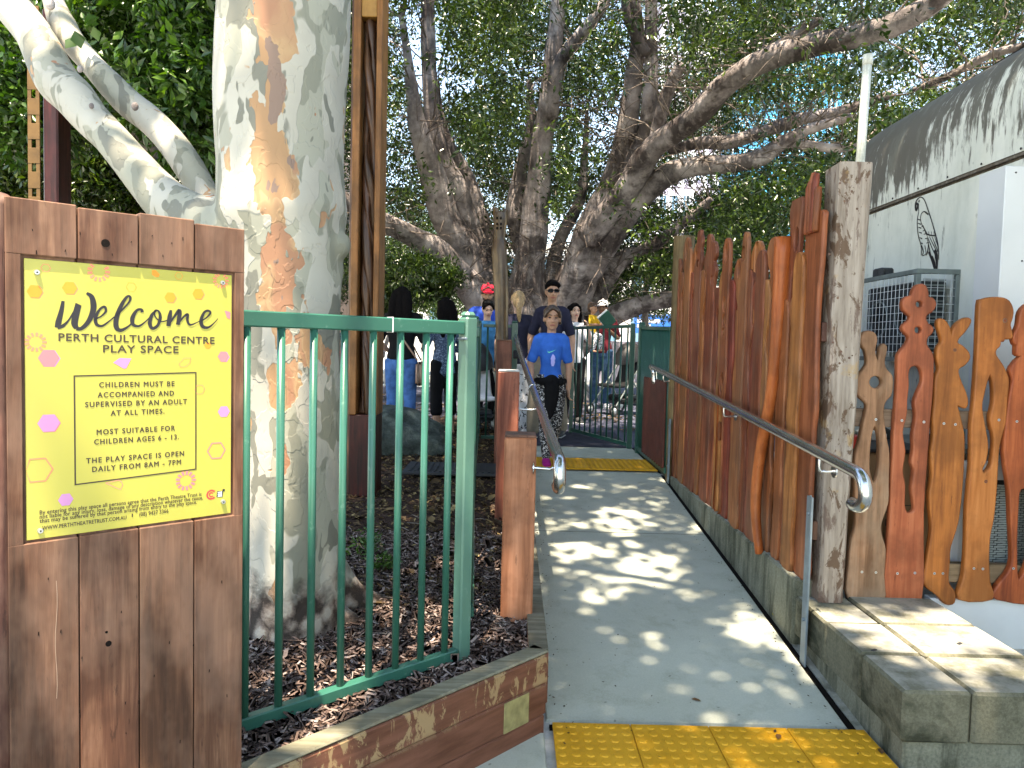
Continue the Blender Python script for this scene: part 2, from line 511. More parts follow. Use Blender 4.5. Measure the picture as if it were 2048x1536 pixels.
M['logpost'] = wood('greenish_log', (.07, .045, .018), (.16, .105, .045), (.25, .18, .085), 'z', .6, None, 0, .5)
M['bronze'] = wood('dark_gold_carving', (.016, .008, .003), (.07, .034, .010), (.20, .11, .035), 'z', .35, None, 0, .5, .5, .5)
M['frameyellow'] = wood('ochre_stained_frame', (.15, .065, .014), (.25, .115, .028), (.32, .155, .045), 'z', .5, None, 0, .2, .8, .3, .08)
M['carve'] = wood('dark_carved_core', (.02, .008, .004), (.085, .035, .018), (.22, .105, .055), 'z', .4, None, 0, .7, .35, .4)
M['redbase'] = wood('dark_red_base', (.012, .004, .002), (.055, .011, .006), (.10, .02, .01), 'z', .4, None, 0, .4)
# weathered white sleeper post with brown flaking paint
g = N('weathered_pale_timber')
mp = g.mapping((1, 1, .08))
gr = g.noise(45, 6, .6, g.addv(mp, g.noisec(3, 2, mp), .08))
c = g.ramp(gr, [(.3, (.19, .145, .11)), (.5, (.31, .25, .20)), (.72, (.44, .37, .305))])
st = g.noise(11, 6, .7, g.mapping((1, 1, .5)), .6)
c = g.mix(g.ramp(st, [(.545, (0, 0, 0)), (.58, (.85, .85, .85))]), c, (.10, .052, .028))
st2 = g.noise(7, 5, .7, g.mapping((1, 1, .7), None, (3, 5, 1)), .3)
c = g.mix(g.math('MULTIPLY', g.ramp(st2, [(.54, (0, 0, 0)), (.62, (1, 1, 1))]), .5), c, (.42, .25, .09))
z = g.sep()[2]
low = g.math('MULTIPLY', g.ramp(z, [(.32, (1, 1, 1)), (.95, (0, 0, 0))]), 1.0)
st3 = g.noise(14, 6, .75, g.mapping((1, 1, .22)), .3)
c = g.mix(g.math('MULTIPLY', g.ramp(g.math('ADD', st3, g.math('MULTIPLY', low, .13)), [(.56, (0, 0, 0)), (.61, (1, 1, 1))]), .8), c, (.13, .08, .06))
ck = g.ramp(g.noise(24, 5, .7, g.mapping((1, 1, .035))), [(.31, (1, 1, 1)), (.34, (0, 0, 0))])
c = g.mix(ck, c, (.03, .02, .015))
g.color(c).rough(.75).spec(.2).bump(g.math('SUBTRACT', gr, ck), .5, .005)
M['totem'] = g.m
# sleeper wall face: reddish stain with pale saw marks
g = N('saw_marked_sleeper')
mp = g.mapping((.7, .7, 1))
sm = g.noise(18, 6, .7, g.mapping((1.2, 1.2, .55), None, (0, 0, 0), (0, .5, 0)), .7)
br = g.noise(3, 3, .5)
c = g.ramp(g.noise(40, 5, .6, g.mapping((.12, .12, 1))), [(.3, (.10, .035, .018)), (.7, (.19, .075, .045))])
zz = g.sep()[2]
up = g.ramp(g.math('DIVIDE', g.math('ADD', zz, 0), .31), [(.55, (0, 0, 0)), (.66, (1, 1, 1))])
mk = g.ramp(g.math('ADD', sm, g.math('MULTIPLY', br, .12)), [(.585, (0, 0, 0)), (.62, (1, 1, 1))])
c = g.mix(g.math('MULTIPLY', g.math('MULTIPLY', mk, up), .8), c, (.36, .24, .12))
g.color(c).rough(.6).spec(.3).bump(sm, .3, .004)
M['sleeperwall'] = g.m
M['sleepertop'] = wood('grey_green_sleeper_top', (.10, .095, .06), (.20, .185, .125), (.31, .29, .21), 'x', .7, None, 0, .5)
M['patch'] = plain('olive_patch', (.26, .22, .095), .8, .2, 0, .25, 25, .4)

# green powder-coated steel
for k, c in (('green', (.022, .115, .080)), ('greenpale', (.070, .170, .125)), ('greendark', (.012, .075, .052))):
    g = N('fence_' + k)
    cc = g.ramp(g.noise(4, 4), [(.3, tuple(q * .88 for q in c)), (.7, tuple(q * 1.12 for q in c))])
    cc = g.mix(g.math('MULTIPLY', g.ramp(g.noise(30, 5, .7), [(.6, (0, 0, 0)), (.7, (1, 1, 1))]), .25), cc, (.20, .32, .27))
    g.color(cc).rough(.33).spec(.5).bump(g.noise(200, 2), .05, .001)
    M[k] = g.m
M['browngate'] = plain('brown_slat', (.10, .026, .018), .5, .3, 0, .3, 12)
g = N('brushed_steel')
g.color((.62, .63, .64)).metal(1.0).rough(.24)
M['steel'] = g.m
M['galv'] = plain('galvanised_flat_bar', (.20, .245, .265), .5, .4, .35, .2, 12)
M['screw'] = plain('screw_metal', (.55, .56, .57), .35, .5, .9, .1, 40)
M['black'] = plain('black_plastic', (.012, .012, .013), .5, .4, 0, .2, 10)
M['dark'] = plain('dark_grey', (.04, .042, .045), .6, .3, 0, .3, 10)
M['hole'] = plain('dark_hole', (.008, .006, .005), .9, .1, 0, .2, 10)
g = N('tactile_yellow')
c = g.ramp(g.noise(6, 5, .65), [(.3, (.58, .27, .012)), (.7, (.74, .37, .028))])
c = g.mix(g.math('MULTIPLY', g.ramp(g.noise(35, 5, .7), [(.52, (0, 0, 0)), (.7, (1, 1, 1))]), .35), c, (.36, .19, .02))
g.color(c).rough(.6).spec(.3).bump(g.noise(150, 3), .2, .001)
M['yellow'] = g.m
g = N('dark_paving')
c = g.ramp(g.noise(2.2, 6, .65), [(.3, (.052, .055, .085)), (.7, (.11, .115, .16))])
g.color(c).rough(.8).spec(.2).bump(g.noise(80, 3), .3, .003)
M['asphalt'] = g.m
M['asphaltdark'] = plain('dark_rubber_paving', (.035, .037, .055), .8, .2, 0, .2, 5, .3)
g = N('soil_and_bark')
c = g.ramp(g.noise(30, 6, .7), [(.3, (.02, .012, .009)), (.7, (.085, .05, .036))])
g.color(c).rough(.9).spec(.15).bump(g.noise(60, 5, .7), 1.0, .012)
M['soil'] = g.m
g = N('bark_chips')
c = g.ramp(g.attr('rnd'), [(0, (.022, .013, .011)), (.45, (.085, .053, .044)), (.75, (.22, .155, .135)), (1, (.50, .42, .38))])
g.color(g.mix(.4, c, g.ramp(g.noise(120, 3), [(.3, (.04, .024, .02)), (.7, (.20, .14, .11))]))).rough(.8).spec(.2)
M['chips'] = g.m
g = N('leaf_litter')
c = g.ramp(g.attr('rnd'), [(0, (.03, .018, .010)), (.5, (.09, .055, .025)), (.85, (.20, .135, .06)), (1, (.34, .24, .10))])
g.color(c).rough(.7).spec(.25)
M['litter'] = g.m

def leafmat(name, dark, mid, light, trans=.35, rough=.38, spec=.5):
    g = N(name)
    c = g.ramp(g.attr('rnd'), [(0, dark), (.55, mid), (1, light)])
    g.color(c).rough(rough).spec(spec)
    t = g.n.new('ShaderNodeBsdfTranslucent'); g.link(g.mix(1.0, c, (1.25, 1.5, .35), 'MULTIPLY'), t.inputs[0])
    mx = g.n.new('ShaderNodeMixShader'); mx.inputs[0].default_value = trans
    g.link(g.b.outputs[0], mx.inputs[1]); g.link(t.outputs[0], mx.inputs[2])
    out = [q for q in g.n if q.type == 'OUTPUT_MATERIAL'][0]
    g.link(mx.outputs[0], out.inputs[0])
    return g.m
M['figleaf'] = leafmat('fig_leaves', (.008, .022, .004), (.027, .057, .008), (.13, .19, .03), .17, .28)
M['leafbright'] = leafmat('glossy_bright_leaves', (.016, .045, .008), (.036, .092, .014), (.11, .20, .035), .22)
M['planeleaf'] = leafmat('plane_leaves', (.05, .11, .02), (.09, .17, .03), (.16, .25, .05), .25)
M['bgleaf'] = leafmat('far_leaves', (.03, .07, .02), (.07, .13, .04), (.16, .22, .08), .3)

# plane-tree bark: cream with grey-green, tan and brown flaking plates, hard-edged
g = N('plane_bark')
wv = g.addv(g.mapping((1, 1, .42)), g.noisec(3.5, 3), .16)
a = g.noise(4.6, 3, .5, wv, .5)
b = g.noise(6.3, 3, .52, g.addv(g.mapping((1, 1, .38), None, (7, 3, 2)), g.noisec(5, 2), .12), .4)
d = g.noise(9, 3, .5, g.addv(g.mapping((1, 1, .5), None, (1, 9, 4)), g.noisec(7, 2), .08), .3)
x, y, z = g.sep()
cream = g.ramp(g.noise(2, 4), [(.3, (.33, .305, .25)), (.7, (.48, .45, .375))])
m1 = g.ramp(a, [(.505, (0, 0, 0)), (.513, (1, 1, 1))])
c = g.mix(m1, cream, g.ramp(b, [(.47, (.215, .21, .16)), (.478, (.31, .30, .235))]))
m2 = g.ramp(b, [(.60, (0, 0, 0)), (.608, (1, 1, 1))])
c = g.mix(m2, c, (.17, .165, .13))
# tan / orange strip down the front of the trunk, in the band that faces the path
ctr = g.math('ADD', x, g.math('MULTIPLY', g.math('SUBTRACT', z, 1.45), .035))
band = g.math('SUBTRACT', 1.0, g.math('MULTIPLY', g.math('ABSOLUTE', g.math('ADD', ctr, .885)), 8.6), True)
high = g.ramp(g.math('MULTIPLY', z, .25), [(.22, (0, 0, 0)), (.38, (1, 1, 1))])
bm = g.math('MULTIPLY', g.math('MULTIPLY', band, high), .36)
m3 = g.ramp(g.math('ADD', d, bm), [(.655, (0, 0, 0)), (.662, (1, 1, 1))])
c = g.mix(m3, c, g.ramp(a, [(.46, (.36, .205, .105)), (.47, (.42, .265, .14)), (.54, (.33, .165, .095))]))
m4 = g.ramp(g.math('ADD', g.noise(7, 4, .6, wv), g.math('MULTIPLY', bm, .5)), [(.70, (0, 0, 0)), (.708, (1, 1, 1))])
c = g.mix(m4, c, (.22, .145, .11))
# rough flaking foot
foot = g.ramp(g.math('ADD', z, g.math('MULTIPLY', g.noise(7, 4), .5)), [(.66, (1, 1, 1)), (.78, (0, 0, 0))])
rfv = g.math('ADD', g.math('MULTIPLY', g.noise(17, 8, .8), .62), g.math('MULTIPLY', g.voro(16, g.addv(g.mapping((1, 1, .7)), g.noisec(14, 3), .05), 'F1', 'Distance'), .55))
rf = g.ramp(rfv, [(.45, (.42, .37, .31)), (.54, (.27, .215, .175)), (.62, (.14, .105, .085)), (.70, (.04, .028, .022))])
c = g.mix(foot, c, rf)
g.color(c).rough(.62).spec(.3)
pl = g.ramp(g.noise(9, 3, .5, g.addv(g.mapping((1, 1, .7)), g.noisec(8, 2), .08)), [(.47, (0, 0, 0)), (.485, (1, 1, 1)), (.58, (.85, .85, .85)), (.6, (.35, .35, .35))])
h = g.math('SUBTRACT', g.math('MULTIPLY', pl, .45), g.math('ADD', g.math('MULTIPLY', m3, .5), g.math('MULTIPLY', m1, .45)))
h = g.math('ADD', h, g.math('MULTIPLY', g.noise(35, 4), .12))
h = g.math('SUBTRACT', h, g.math('MULTIPLY', foot, g.math('MULTIPLY', rfv, 3.2)))
g.bump(h, .55, .006)
M['plane'] = g.m
# fig bark: grey-mauve with dark stains
g = N('fig_bark')
n = g.noise(2.2, 6, .65)
c = g.ramp(n, [(.36, (.085, .072, .070)), (.5, (.25, .215, .205)), (.64, (.47, .415, .40))])
c = g.mix(g.math('MULTIPLY', g.ramp(g.noise(1.0, 5, .7, None, .4), [(.5, (0, 0, 0)), (.57, (1, 1, 1))]), .8), c, (.035, .024, .022))
c = g.mix(g.math('MULTIPLY', g.ramp(g.noise(14, 4, .6, g.mapping((1, 1, .4))), [(.55, (0, 0, 0)), (.7, (1, 1, 1))]), .4), c, (.42, .36, .31))
g.color(c).rough(.75).spec(.2).bump(g.noise(16, 6, .7), .7, .03)
M['figbark'] = g.m
M['twig'] = plain('grey_twig', (.16, .13, .11), .8, .2, 0, .3, 10)
g = N('boulder_stone')
c = g.ramp(g.noise(6, 7, .7), [(.35, (.016, .022, .018)), (.52, (.055, .07, .06)), (.7, (.16, .185, .155))])
g.color(c).rough(.8).spec(.3).bump(g.noise(14, 7, .72), .9, .03)
M['stone'] = g.m
M['cardboard'] = plain('cardboard', (.36, .215, .11), .8, .2, 0, .08, 4)
M['redplastic'] = plain('red_plastic', (.62, .03, .015), .4, .5, 0, .1, 4)
M['steelgrey'] = plain('grey_green_steel', (.19, .225, .215), .45, .4, .3, .25, 9)
M['wicker'] = plain('grey_woven_strip', (.34, .38, .35), .6, .3, 0, .15, 14)
M['print_black'] = plain('printed_black', (.018, .016, .02), .45, .4, 0, .1, 10)
M['print_brown'] = plain('printed_brown', (.05, .035, .02), .45, .4, 0, .1, 10)
M['print_orange'] = plain('printed_orange', (.82, .27, .03), .45, .4, 0, .05, 10)
M['print_pink'] = plain('printed_pink', (.78, .18, .20), .45, .4, 0, .05, 10)
M['print_salmon'] = plain('printed_salmon', (.82, .22, .12), .45, .4, 0, .05, 10)
M['print_mauve'] = plain('printed_mauve', (.50, .22, .42), .45, .4, 0, .05, 10)
M['sign_yellow'] = plain('sign_yellow', (.43, .385, .070), .25, .6, 0, .02, 2)
M['print_white'] = plain('printed_white', (.85, .86, .88), .45, .4, 0, .03, 10)
M['print_red'] = plain('printed_red', (.75, .05, .05), .45, .4, 0, .05, 10)
M['signblue'] = plain('hoarding_blue', (.02, .16, .62), .4, .4, 0, .05, 2)
M['cream'] = plain('cream_render', (.72, .70, .66), .8, .2, 0, .06, 1)
M['beige'] = plain('beige_stone', (.36, .27, .20), .85, .2, 0, .25, 4, .3, 12)
M['pinkstone'] = plain('pink_stone', (.42, .29, .23), .85, .2, 0, .2, 3)
M['glass'] = plain('window_glass', (.10, .20, .28), .12, .6, 0, .3, .6)
M['blueglass'] = plain('blue_curtain_glass', (.04, .32, .55), .15, .6, 0, .25, .4)
M['towerwhite'] = plain('white_ribs', (.75, .77, .82), .6, .3, 0, .05, .3)
M['lilacpanel'] = plain('grey_lilac_panel', (.35, .33, .42), .6, .3, 0, .1, .3)  # flat grey-lilac colour for the ribbed tower and the mural wall

def skin(name, c):
    g = N(name); g.color(g.ramp(g.noise(30, 3), [(.3, tuple(q * .9 for q in c)), (.7, tuple(min(1, q * 1.08) for q in c))])).rough(.5).spec(.35)
    g.b.inputs['Subsurface Weight'].default_value = .08
    g.b.inputs['Subsurface Radius'].default_value = (.02, .008, .004)
    return g.m
M['skin_tan'] = skin('skin_tan', (.46, .25, .16)); M['skin_light'] = skin('skin_light', (.58, .36, .27)); M['skin_brown'] = skin('skin_brown', (.20, .10, .06))
def cloth(name, c, var=.15): return plain(name, c, .85, .15, 0, var, 14, .25, 120)
M['tee_blue'] = cloth('blue_tee_fabric', (.02, .135, .52)); M['navy'] = cloth('navy_fabric', (.022, .022, .042)); M['blackc'] = cloth('black_fabric', (.006, .006, .007))
M['denim'] = cloth('denim', (.045, .13, .32), .35); M['denim_dark'] = cloth('dark_denim', (.03, .07, .13), .4); M['khaki'] = cloth('khaki', (.24, .20, .15))
M['hairblack'] = plain('black_hair', (.006, .005, .005), .8, .04, 0, .3, 60, .5, 90); M['hairbrown'] = plain('brown_hair', (.055, .03, .018), .4, .5, 0, .4, 60, .5, 90)
M['hairblonde'] = plain('blonde_hair', (.38, .25, .13), .45, .4, 0, .4, 60, .5, 90)
M['shirt_teal'] = cloth('bright_blue_shirt', (.04, .22, .45), .3); M['blue_s'] = cloth('royal_blue_fabric', (.02, .07, .40)); M['yellow_s'] = cloth('yellow_fabric', (.72, .45, .04))
M['maroon'] = cloth('maroon_fabric', (.10, .012, .02)); M['redcap'] = cloth('red_cap', (.68, .03, .06)); M['whitecap'] = cloth('white_cap', (.72, .72, .72)); M['greycap'] = cloth('grey_cap', (.16, .16, .19))
M['pinkshoe'] = cloth('magenta_shoe', (.42, .02, .20)); M['lips'] = plain('lips', (.38, .12, .10), .5, .3); M['eyew'] = plain('eye_dark', (.03, .02, .018), .3, .5)
M['bagtan'] = cloth('tan_leather', (.36, .23, .17)); M['red_s'] = cloth('red_fabric', (.40, .03, .03)); M['white_s'] = cloth('white_fabric', (.7, .7, .72))
def speckle(name, c0, c1, scale, th):
    g = N(name); v = g.noise(scale, 2, .5, None, 1.0)
    g.color(g.mix(g.ramp(v, [(th, (0, 0, 0)), (th + .03, (1, 1, 1))]), c0, c1)).rough(.8); return g.m
M['speckle'] = speckle('speckled_leggings', (.010, .010, .012), (.62, .62, .64), 75, .56)
M['bluepat'] = speckle('blue_flecked_blouse', (.04, .07, .13), (.20, .28, .40), 60, .55)
M['whitepat'] = speckle('white_patterned_trousers', (.72, .72, .74), (.02, .02, .025), 24, .60)
M['whitepat2'] = speckle('striped_knit', (.75, .75, .75), (.05, .05, .08), 30, .52)
# ------------------------------------------------------------------ ground, ramp, kerb, beds
def sheet(name, xs, ys, zf, mat, label=None, parent=None):
    vs = [(x, y, zf(x, y)) for y in ys for x in xs]; n = len(xs)
    fs = [(j * n + i, j * n + i + 1, (j + 1) * n + i + 1, (j + 1) * n + i) for j in range(len(ys) - 1) for i in range(n - 1)]
    me = bpy.data.meshes.new(name); me.from_pydata(vs, [], fs); me.update()
    return obj(name, me, mat, parent, label, smooth=True)
ys = [-60, -20, -5, 0, 2.0, 2.77] + [2.77 + .315 * i for i in range(1, 13)] + [7.3, 8.1, 9, 10, 12, 14, 17, 25, 60, 200, 900]
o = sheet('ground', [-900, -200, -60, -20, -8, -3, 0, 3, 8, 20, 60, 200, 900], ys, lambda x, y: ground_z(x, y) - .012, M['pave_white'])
tag(o, 'pale paved ground of the whole square', None, None, 'structure')

XL, XR = 0.165, 1.335            # edges of the ramp
path = thing('footpath', 'pale green-grey concrete footpath and ramp with bright sun spots', None, (0.75, 2.8, 0), None, 'structure')
def slab(x0, x1, y0, y1, z0, z1, mat=None, t=.05, name='path_slab'):
    b = MB(); e = .009
    n = 6
    vs = []; fs = []
    for i in range(n + 1):
        y = y0 + e + (y1 - y0 - 2 * e) * i / n; z = z0 + (z1 - z0) * i / n
        vs += [(x0, y, z - t), (x0, y, z - .004), (x0 + .004, y, z), (x1 - .004, y, z), (x1, y, z - .004), (x1, y, z - t)]
    for i in range(n):
        for k in range(5): fs.append((i * 6 + k, i * 6 + k + 1, (i + 1) * 6 + k + 1, (i + 1) * 6 + k))
    fs += [(0, 1, 2, 3, 4, 5)[::-1], tuple(n * 6 + k for k in range(6))]
    b.add(vs, [f[::-1] for f in fs]); return obj(name, b, mat or M['ramp'], path)
gz = lambda y: ground_z(0, y)
seam_y = PZ(1250, 1067, gz(4.9)).y
slab(XL, XR, 2.80, seam_y, gz(2.8), gz(seam_y))
slab(XL, XR, seam_y, 6.56, gz(seam_y), gz(6.56))
slab(XL - .25, XR, 7.34, 8.08, gz(7.34), gz(8.08))
slab(-6, XL - .012, -1.2, 2.72, 0.0, 0.0)          # level footpath in front of the sleeper wall
slab(XL - .012, 1.38, -1.2, 2.16, 0.0, 0.0)
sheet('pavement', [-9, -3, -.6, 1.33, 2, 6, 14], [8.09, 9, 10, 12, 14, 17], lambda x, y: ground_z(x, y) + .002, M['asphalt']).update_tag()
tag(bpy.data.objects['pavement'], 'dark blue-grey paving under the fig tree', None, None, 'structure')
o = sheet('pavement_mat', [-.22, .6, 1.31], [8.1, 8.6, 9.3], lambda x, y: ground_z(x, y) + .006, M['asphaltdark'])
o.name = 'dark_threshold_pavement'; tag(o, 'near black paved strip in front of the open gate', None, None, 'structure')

b = MB(); b.box((1.352, 4.5, -.02), (.036, 4.9, .03)); gy = [(x, y, z + ground_z(0, y)) for x, y, z in b.v]
b = MB()
for i in range(24):
    ya, yb_ = 2.2 + i * .25, 2.2 + (i + 1) * .25; b.add([(1.3355, ya, ground_z(0, ya) - .008), (1.405, ya, ground_z(0, ya) - .008), (1.405, yb_, ground_z(0, yb_) - .008), (1.3355, yb_, ground_z(0, yb_) - .008)], [(0, 1, 2, 3)])
tag(obj('gutter', b, M['hole']), 'dark dirt-filled gap between the ramp and the kerb', None, None, 'structure')
for v_ in bpy.data.objects['gutter'].data.vertices:
    if v_.co.x > 1.38: v_.co.x = 1.366
sheet('kerb_footing', [1.366, 1.41], [1.0, 2.2, 2.77, 4, 5.2, 6.55, 8.1], lambda x, y: ground_z(x, y) - .004, M['kerb'])
tag(bpy.data.objects['kerb_footing'], 'narrow mossy footing strip under the kerb', None, None, 'structure')
# tactile strips
def tactile(name, label, x0, nx, y0, ny, group):
    t = thing(name, label, 'tactile paving', (x0, y0, gz(y0)), group)
    T = .30
    for j in range(ny):
        for i in range(nx):
            b = MB(); z = .012
            xa, ya = x0 + i * T + .0015, y0 + j * T + .0015; s_ = T - .003
            b.box((xa + s_ / 2, ya + s_ / 2, z / 2), (s_, s_, z), bev=.002)
            for u in range(6):
                for v in range(6):
                    cx, cy = xa + (u + .5) * s_ / 6, ya + (v + .5) * s_ / 6
                    vs = []; fs = []
                    K = 8
                    for (r, h) in ((.0175, 0), (.0145, .0034), (.009, .0042)):
                        vs += [(cx + r * math.cos(2 * math.pi * k / K), cy + r * math.sin(2 * math.pi * k / K), z + h) for k in range(K)]
                    for q in range(2):
                        fs += [(q * K + k, q * K + (k + 1) % K, (q + 1) * K + (k + 1) % K, (q + 1) * K + k) for k in range(K)]
                    fs.append(tuple(2 * K + k for k in range(K)))
                    b.add(vs, fs)
            zf = lambda x, y: ground_z(x, y)
            b.v = [(x, y, zz + zf(x, y) + .001) for (x, y, zz) in b.v]
            obj('tile', b, M['yellow'], t)
    return t
for yj in (2.765, seam_y, 6.56):
    b = MB(); b.box(((XL + XR) / 2, yj, gz(yj) - .009), (XR - XL - .02, .03, .012)); obj('joint_filler', b, M['hole'], path)
tactile('tactile_strip', 'yellow tactile paving at the foot of the ramp, nearest the viewer', .185, 4, 2.17, 2, 'yellow tactile strips')
tactile('tactile_strip', 'yellow tactile paving across the top of the ramp by the gate', .135, 4, 6.62, 2, 'yellow tactile strips')

# mulch bed
xs = [-7 + .25 * i for i in range(30)]
bys = [1.0 + .25 * i for i in range(38)]
def bed_edge(y):                        # right-hand edge of the bed
    if y < 2.72: return .18 - (2.72 - y) * .612 / .631 - .10
    return .10 if y < 6.6 else -.12
vs = []; fs = []; nx = 26
for j, y in enumerate(bys):
    e = bed_edge(y)
    for i in range(nx):
        x = -7 + (e + 7) * (1 - (1 - i / (nx - 1)) ** 1.6)
        vs.append((x, y, bed_z(x, y)))
for j in range(len(bys) - 1):
    for i in range(nx - 1):
        a = j * nx + i; fs.append((a, a + 1, a + nx + 1, a + nx))
me = bpy.data.meshes.new('mulch_bed'); me.from_pydata(vs, [], fs); me.update()
tag(obj('mulch_ground', me, M['soil'], None, None, True), 'dark soil of the bark mulch bed', None, None, 'structure')

# loose bark chips (dense near the fence) and leaf litter farther back
def scatter_chips(name, npts, region, size, mat, label, flat=.5, lit=False):
    P0 = []
    while len(P0) < npts:
        x = rnd.uniform(region[0], region[1]); y = region[2] + (region[3] - region[2]) * rnd.random() ** 1.25
        if x > bed_edge(y) - .01: continue
        P0.append((x, y, bed_z(x, y)))
    P0 = np.array(P0); n = len(P0)
    L = NR.uniform(size[0], size[1], n) * np.where(NR.random(n) < .05, 2.2, 1.0); W = L * NR.uniform(.18, .6, n); H = NR.uniform(.003, .007, n)
    yaw = NR.uniform(0, 2 * np.pi, n); pit = NR.normal(0, flat, n); rol = NR.normal(0, flat, n)
    u = np.stack([np.cos(yaw) * np.cos(pit), np.sin(yaw) * np.cos(pit), np.sin(pit)], 1)
    w0 = np.stack([-np.sin(yaw), np.cos(yaw), np.zeros(n)], 1)
    nn = np.cross(u, w0); w = w0 * np.cos(rol)[:, None] + nn * np.sin(rol)[:, None]; nn = np.cross(u, w)
    c = P0 + np.array([0, 0, 1]) * NR.uniform(.002, .020, n)[:, None]
    if lit:
        base = [(-.5, 0, 0), (0, .5, .12), (.5, 0, 0), (0, -.5, .12)]; tr = [(0, 1, 2), (0, 2, 3)]
    else:
        base = [(-.5, -.35, 0), (-.42, .4, 0), (.5, .3, 0), (.4, -.42, 0), (-.35, -.2, 1), (-.3, .25, 1), (.38, .2, 1), (.3, -.3, 1)]
        tr = [(4, 6, 5), (4, 7, 6), (0, 1, 5), (0, 5, 4), (1, 2, 6), (1, 6, 5), (2, 3, 7), (2, 7, 6), (3, 0, 4), (3, 4, 7)]
    V = np.concatenate([(c + u * (b[0] * L)[:, None] + w * (b[1] * W)[:, None] + nn * ((b[2] * (H if not lit else L))[:, None]))[:, None, :] for b in base], 1)
    k = len(base)
    T = (np.array(tr)[None] + (np.arange(n) * k)[:, None, None]).reshape(-1, 3)
    o = obj(name, tri_mesh(name, V.reshape(-1, 3), T, np.repeat(NR.random(n), k)), mat)
    return tag(o, label, None, None, 'stuff')
scatter_chips('bark_mulch', 21000, (-1.9, .16, 1.55, 4.4), (.018, .054), M['chips'], 'loose dark bark mulch in the bed behind the green fence', .38)
scatter_chips('leaf_litter', 26000, (-4.5, .10, 3.2, 9.6), (.025, .055), M['litter'], 'fallen dry leaves over the garden bed', .3, True)
def sticks():
    b = MB()
    for i in range(70):
        y = rnd.uniform(1.8, 5.5); x = bed_edge(y) - .05 - rnd.random() ** 1.5 * 1.5
        a = rnd.uniform(0, 6.28); L = rnd.uniform(.05, .16); z = bed_z(x, y) + .018
        m_ = (x + math.cos(a) * L * .5 + rnd.uniform(-.01, .01), y + math.sin(a) * L * .5, z + rnd.uniform(0, .015))
        b.tube([(x, y, z), m_, (x + math.cos(a) * L, y + math.sin(a) * L, z + rnd.uniform(-.005, .01))], [.002, .003, .0015], 4, cap=False)
    tag(obj('stick_litter', b, M['twig']), 'small broken sticks lying on the bark mulch', None, None, 'stuff')
sticks()
# a second stretch of litter beyond the gate
def litter_far():
    n = 9000
    x = NR.uniform(-6, 6, n); y = NR.uniform(9.3, 14.5, n)
    keep = (np.sin(x * 2.1 + y) + np.sin(y * 3.7 - x) + NR.normal(0, .6, n)) > .55
    x, y = x[keep], y[keep]; n = len(x)
    z = np.array([ground_z(a, b) for a, b in zip(x, y)]) + .008
    a = NR.uniform(0, 6.28, n); L = NR.uniform(.03, .06, n)
    V = np.stack([np.stack([x + np.cos(a + q) * L * s_, y + np.sin(a + q) * L * s_, z + h], 1) for q, s_, h in ((0, 1, 0), (1.57, .45, .01), (3.14, 1, .0), (4.71, .45, .008))], 1).reshape(-1, 3)
    T = (np.array([(0, 1, 2), (0, 2, 3)])[None] + (np.arange(n) * 4)[:, None, None]).reshape(-1, 3)
    tag(obj('leaf_litter', tri_mesh('far_litter', V, T, np.repeat(NR.random(n), 4)), M['litter']), 'dry leaves drifted over the blue-grey paving', None, None, 'stuff')
litter_far()

def edge_grit():
    b = MB()
    for i in range(420):
        y = rnd.uniform(2.15, 6.5); e_ = abs(rnd.gauss(0, .05))
        x = (XR - e_) if rnd.random() < .6 else (XL + .02 + e_ * .8)
        if rnd.random() < .2: x = rnd.uniform(XL + .05, XR - .05)
        if y < 2.77 and x < .2: continue
        z = ground_z(0, y) + (.016 if y < 2.77 else .0015); s_ = rnd.uniform(.0025, .008) * (1.8 if rnd.random() < .08 else 1); a = rnd.uniform(0, 6.28)
        v = [(x + s_ * k * math.cos(a + t_), y + s_ * k * math.sin(a + t_), z + h) for t_, k, h in ((0, 1, 0), (1.5, .5, .001), (3.1, 1, .002), (4.6, .45, 0))]
        b.add(v, [(0, 1, 2, 3)])
    tag(obj('grit', b, M['crumbs']), 'crumbs of bark and leaf along the edges of the ramp', None, None, 'stuff')
M['crumbs'] = plain('dark_crumbs', (.05, .035, .025), .8, .1, 0, .5, 200)
edge_grit()
# a few stray leaves on the concrete
for i, (px, py, c, lab) in enumerate([(1557, 1474, 'litter', 'brown curled leaf lying on the near yellow tactile paving'), (1392, 1401, 'litter', 'tiny dry leaf alone in the middle of the ramp'),
                                 (1549, 1229, 'leafy', 'small yellow leaf on the ramp edge beside the kerb'), (1761, 1503, 'litter', 'dark brown leaf near the right end of the near yellow tactile paving')]):
    z = .018 if py > 1465 else gz(PZ(px, py, .05).y) + .006
    p = PZ(px, py, z); b = MB(); a = rnd.uniform(0, 3); s_ = .022
    pts = [(-1, 0, .1), (-.4, .45, .3), (.4, .4, .25), (1, 0, .0), (.4, -.4, .3), (-.4, -.45, .2)]
    vs = [(p.x + s_ * (q[0] * math.cos(a) - q[1] * math.sin(a)), p.y + s_ * (q[0] * math.sin(a) + q[1] * math.cos(a)), z + s_ * q[2]) for q in pts] + [(p.x, p.y, z)]
    b.add(vs, [(6, k, (k + 1) % 6) for k in range(6)])
    m_ = M.setdefault('leafy', plain('yellow_leaf', (.45, .34, .05), .6)) if c == 'leafy' else M.setdefault('leafbrown', plain('brown_leaf', (.13, .06, .02), .6))
    tag(obj('fallen_leaf', b, m_), lab, 'leaf', 'fallen leaves on the concrete')

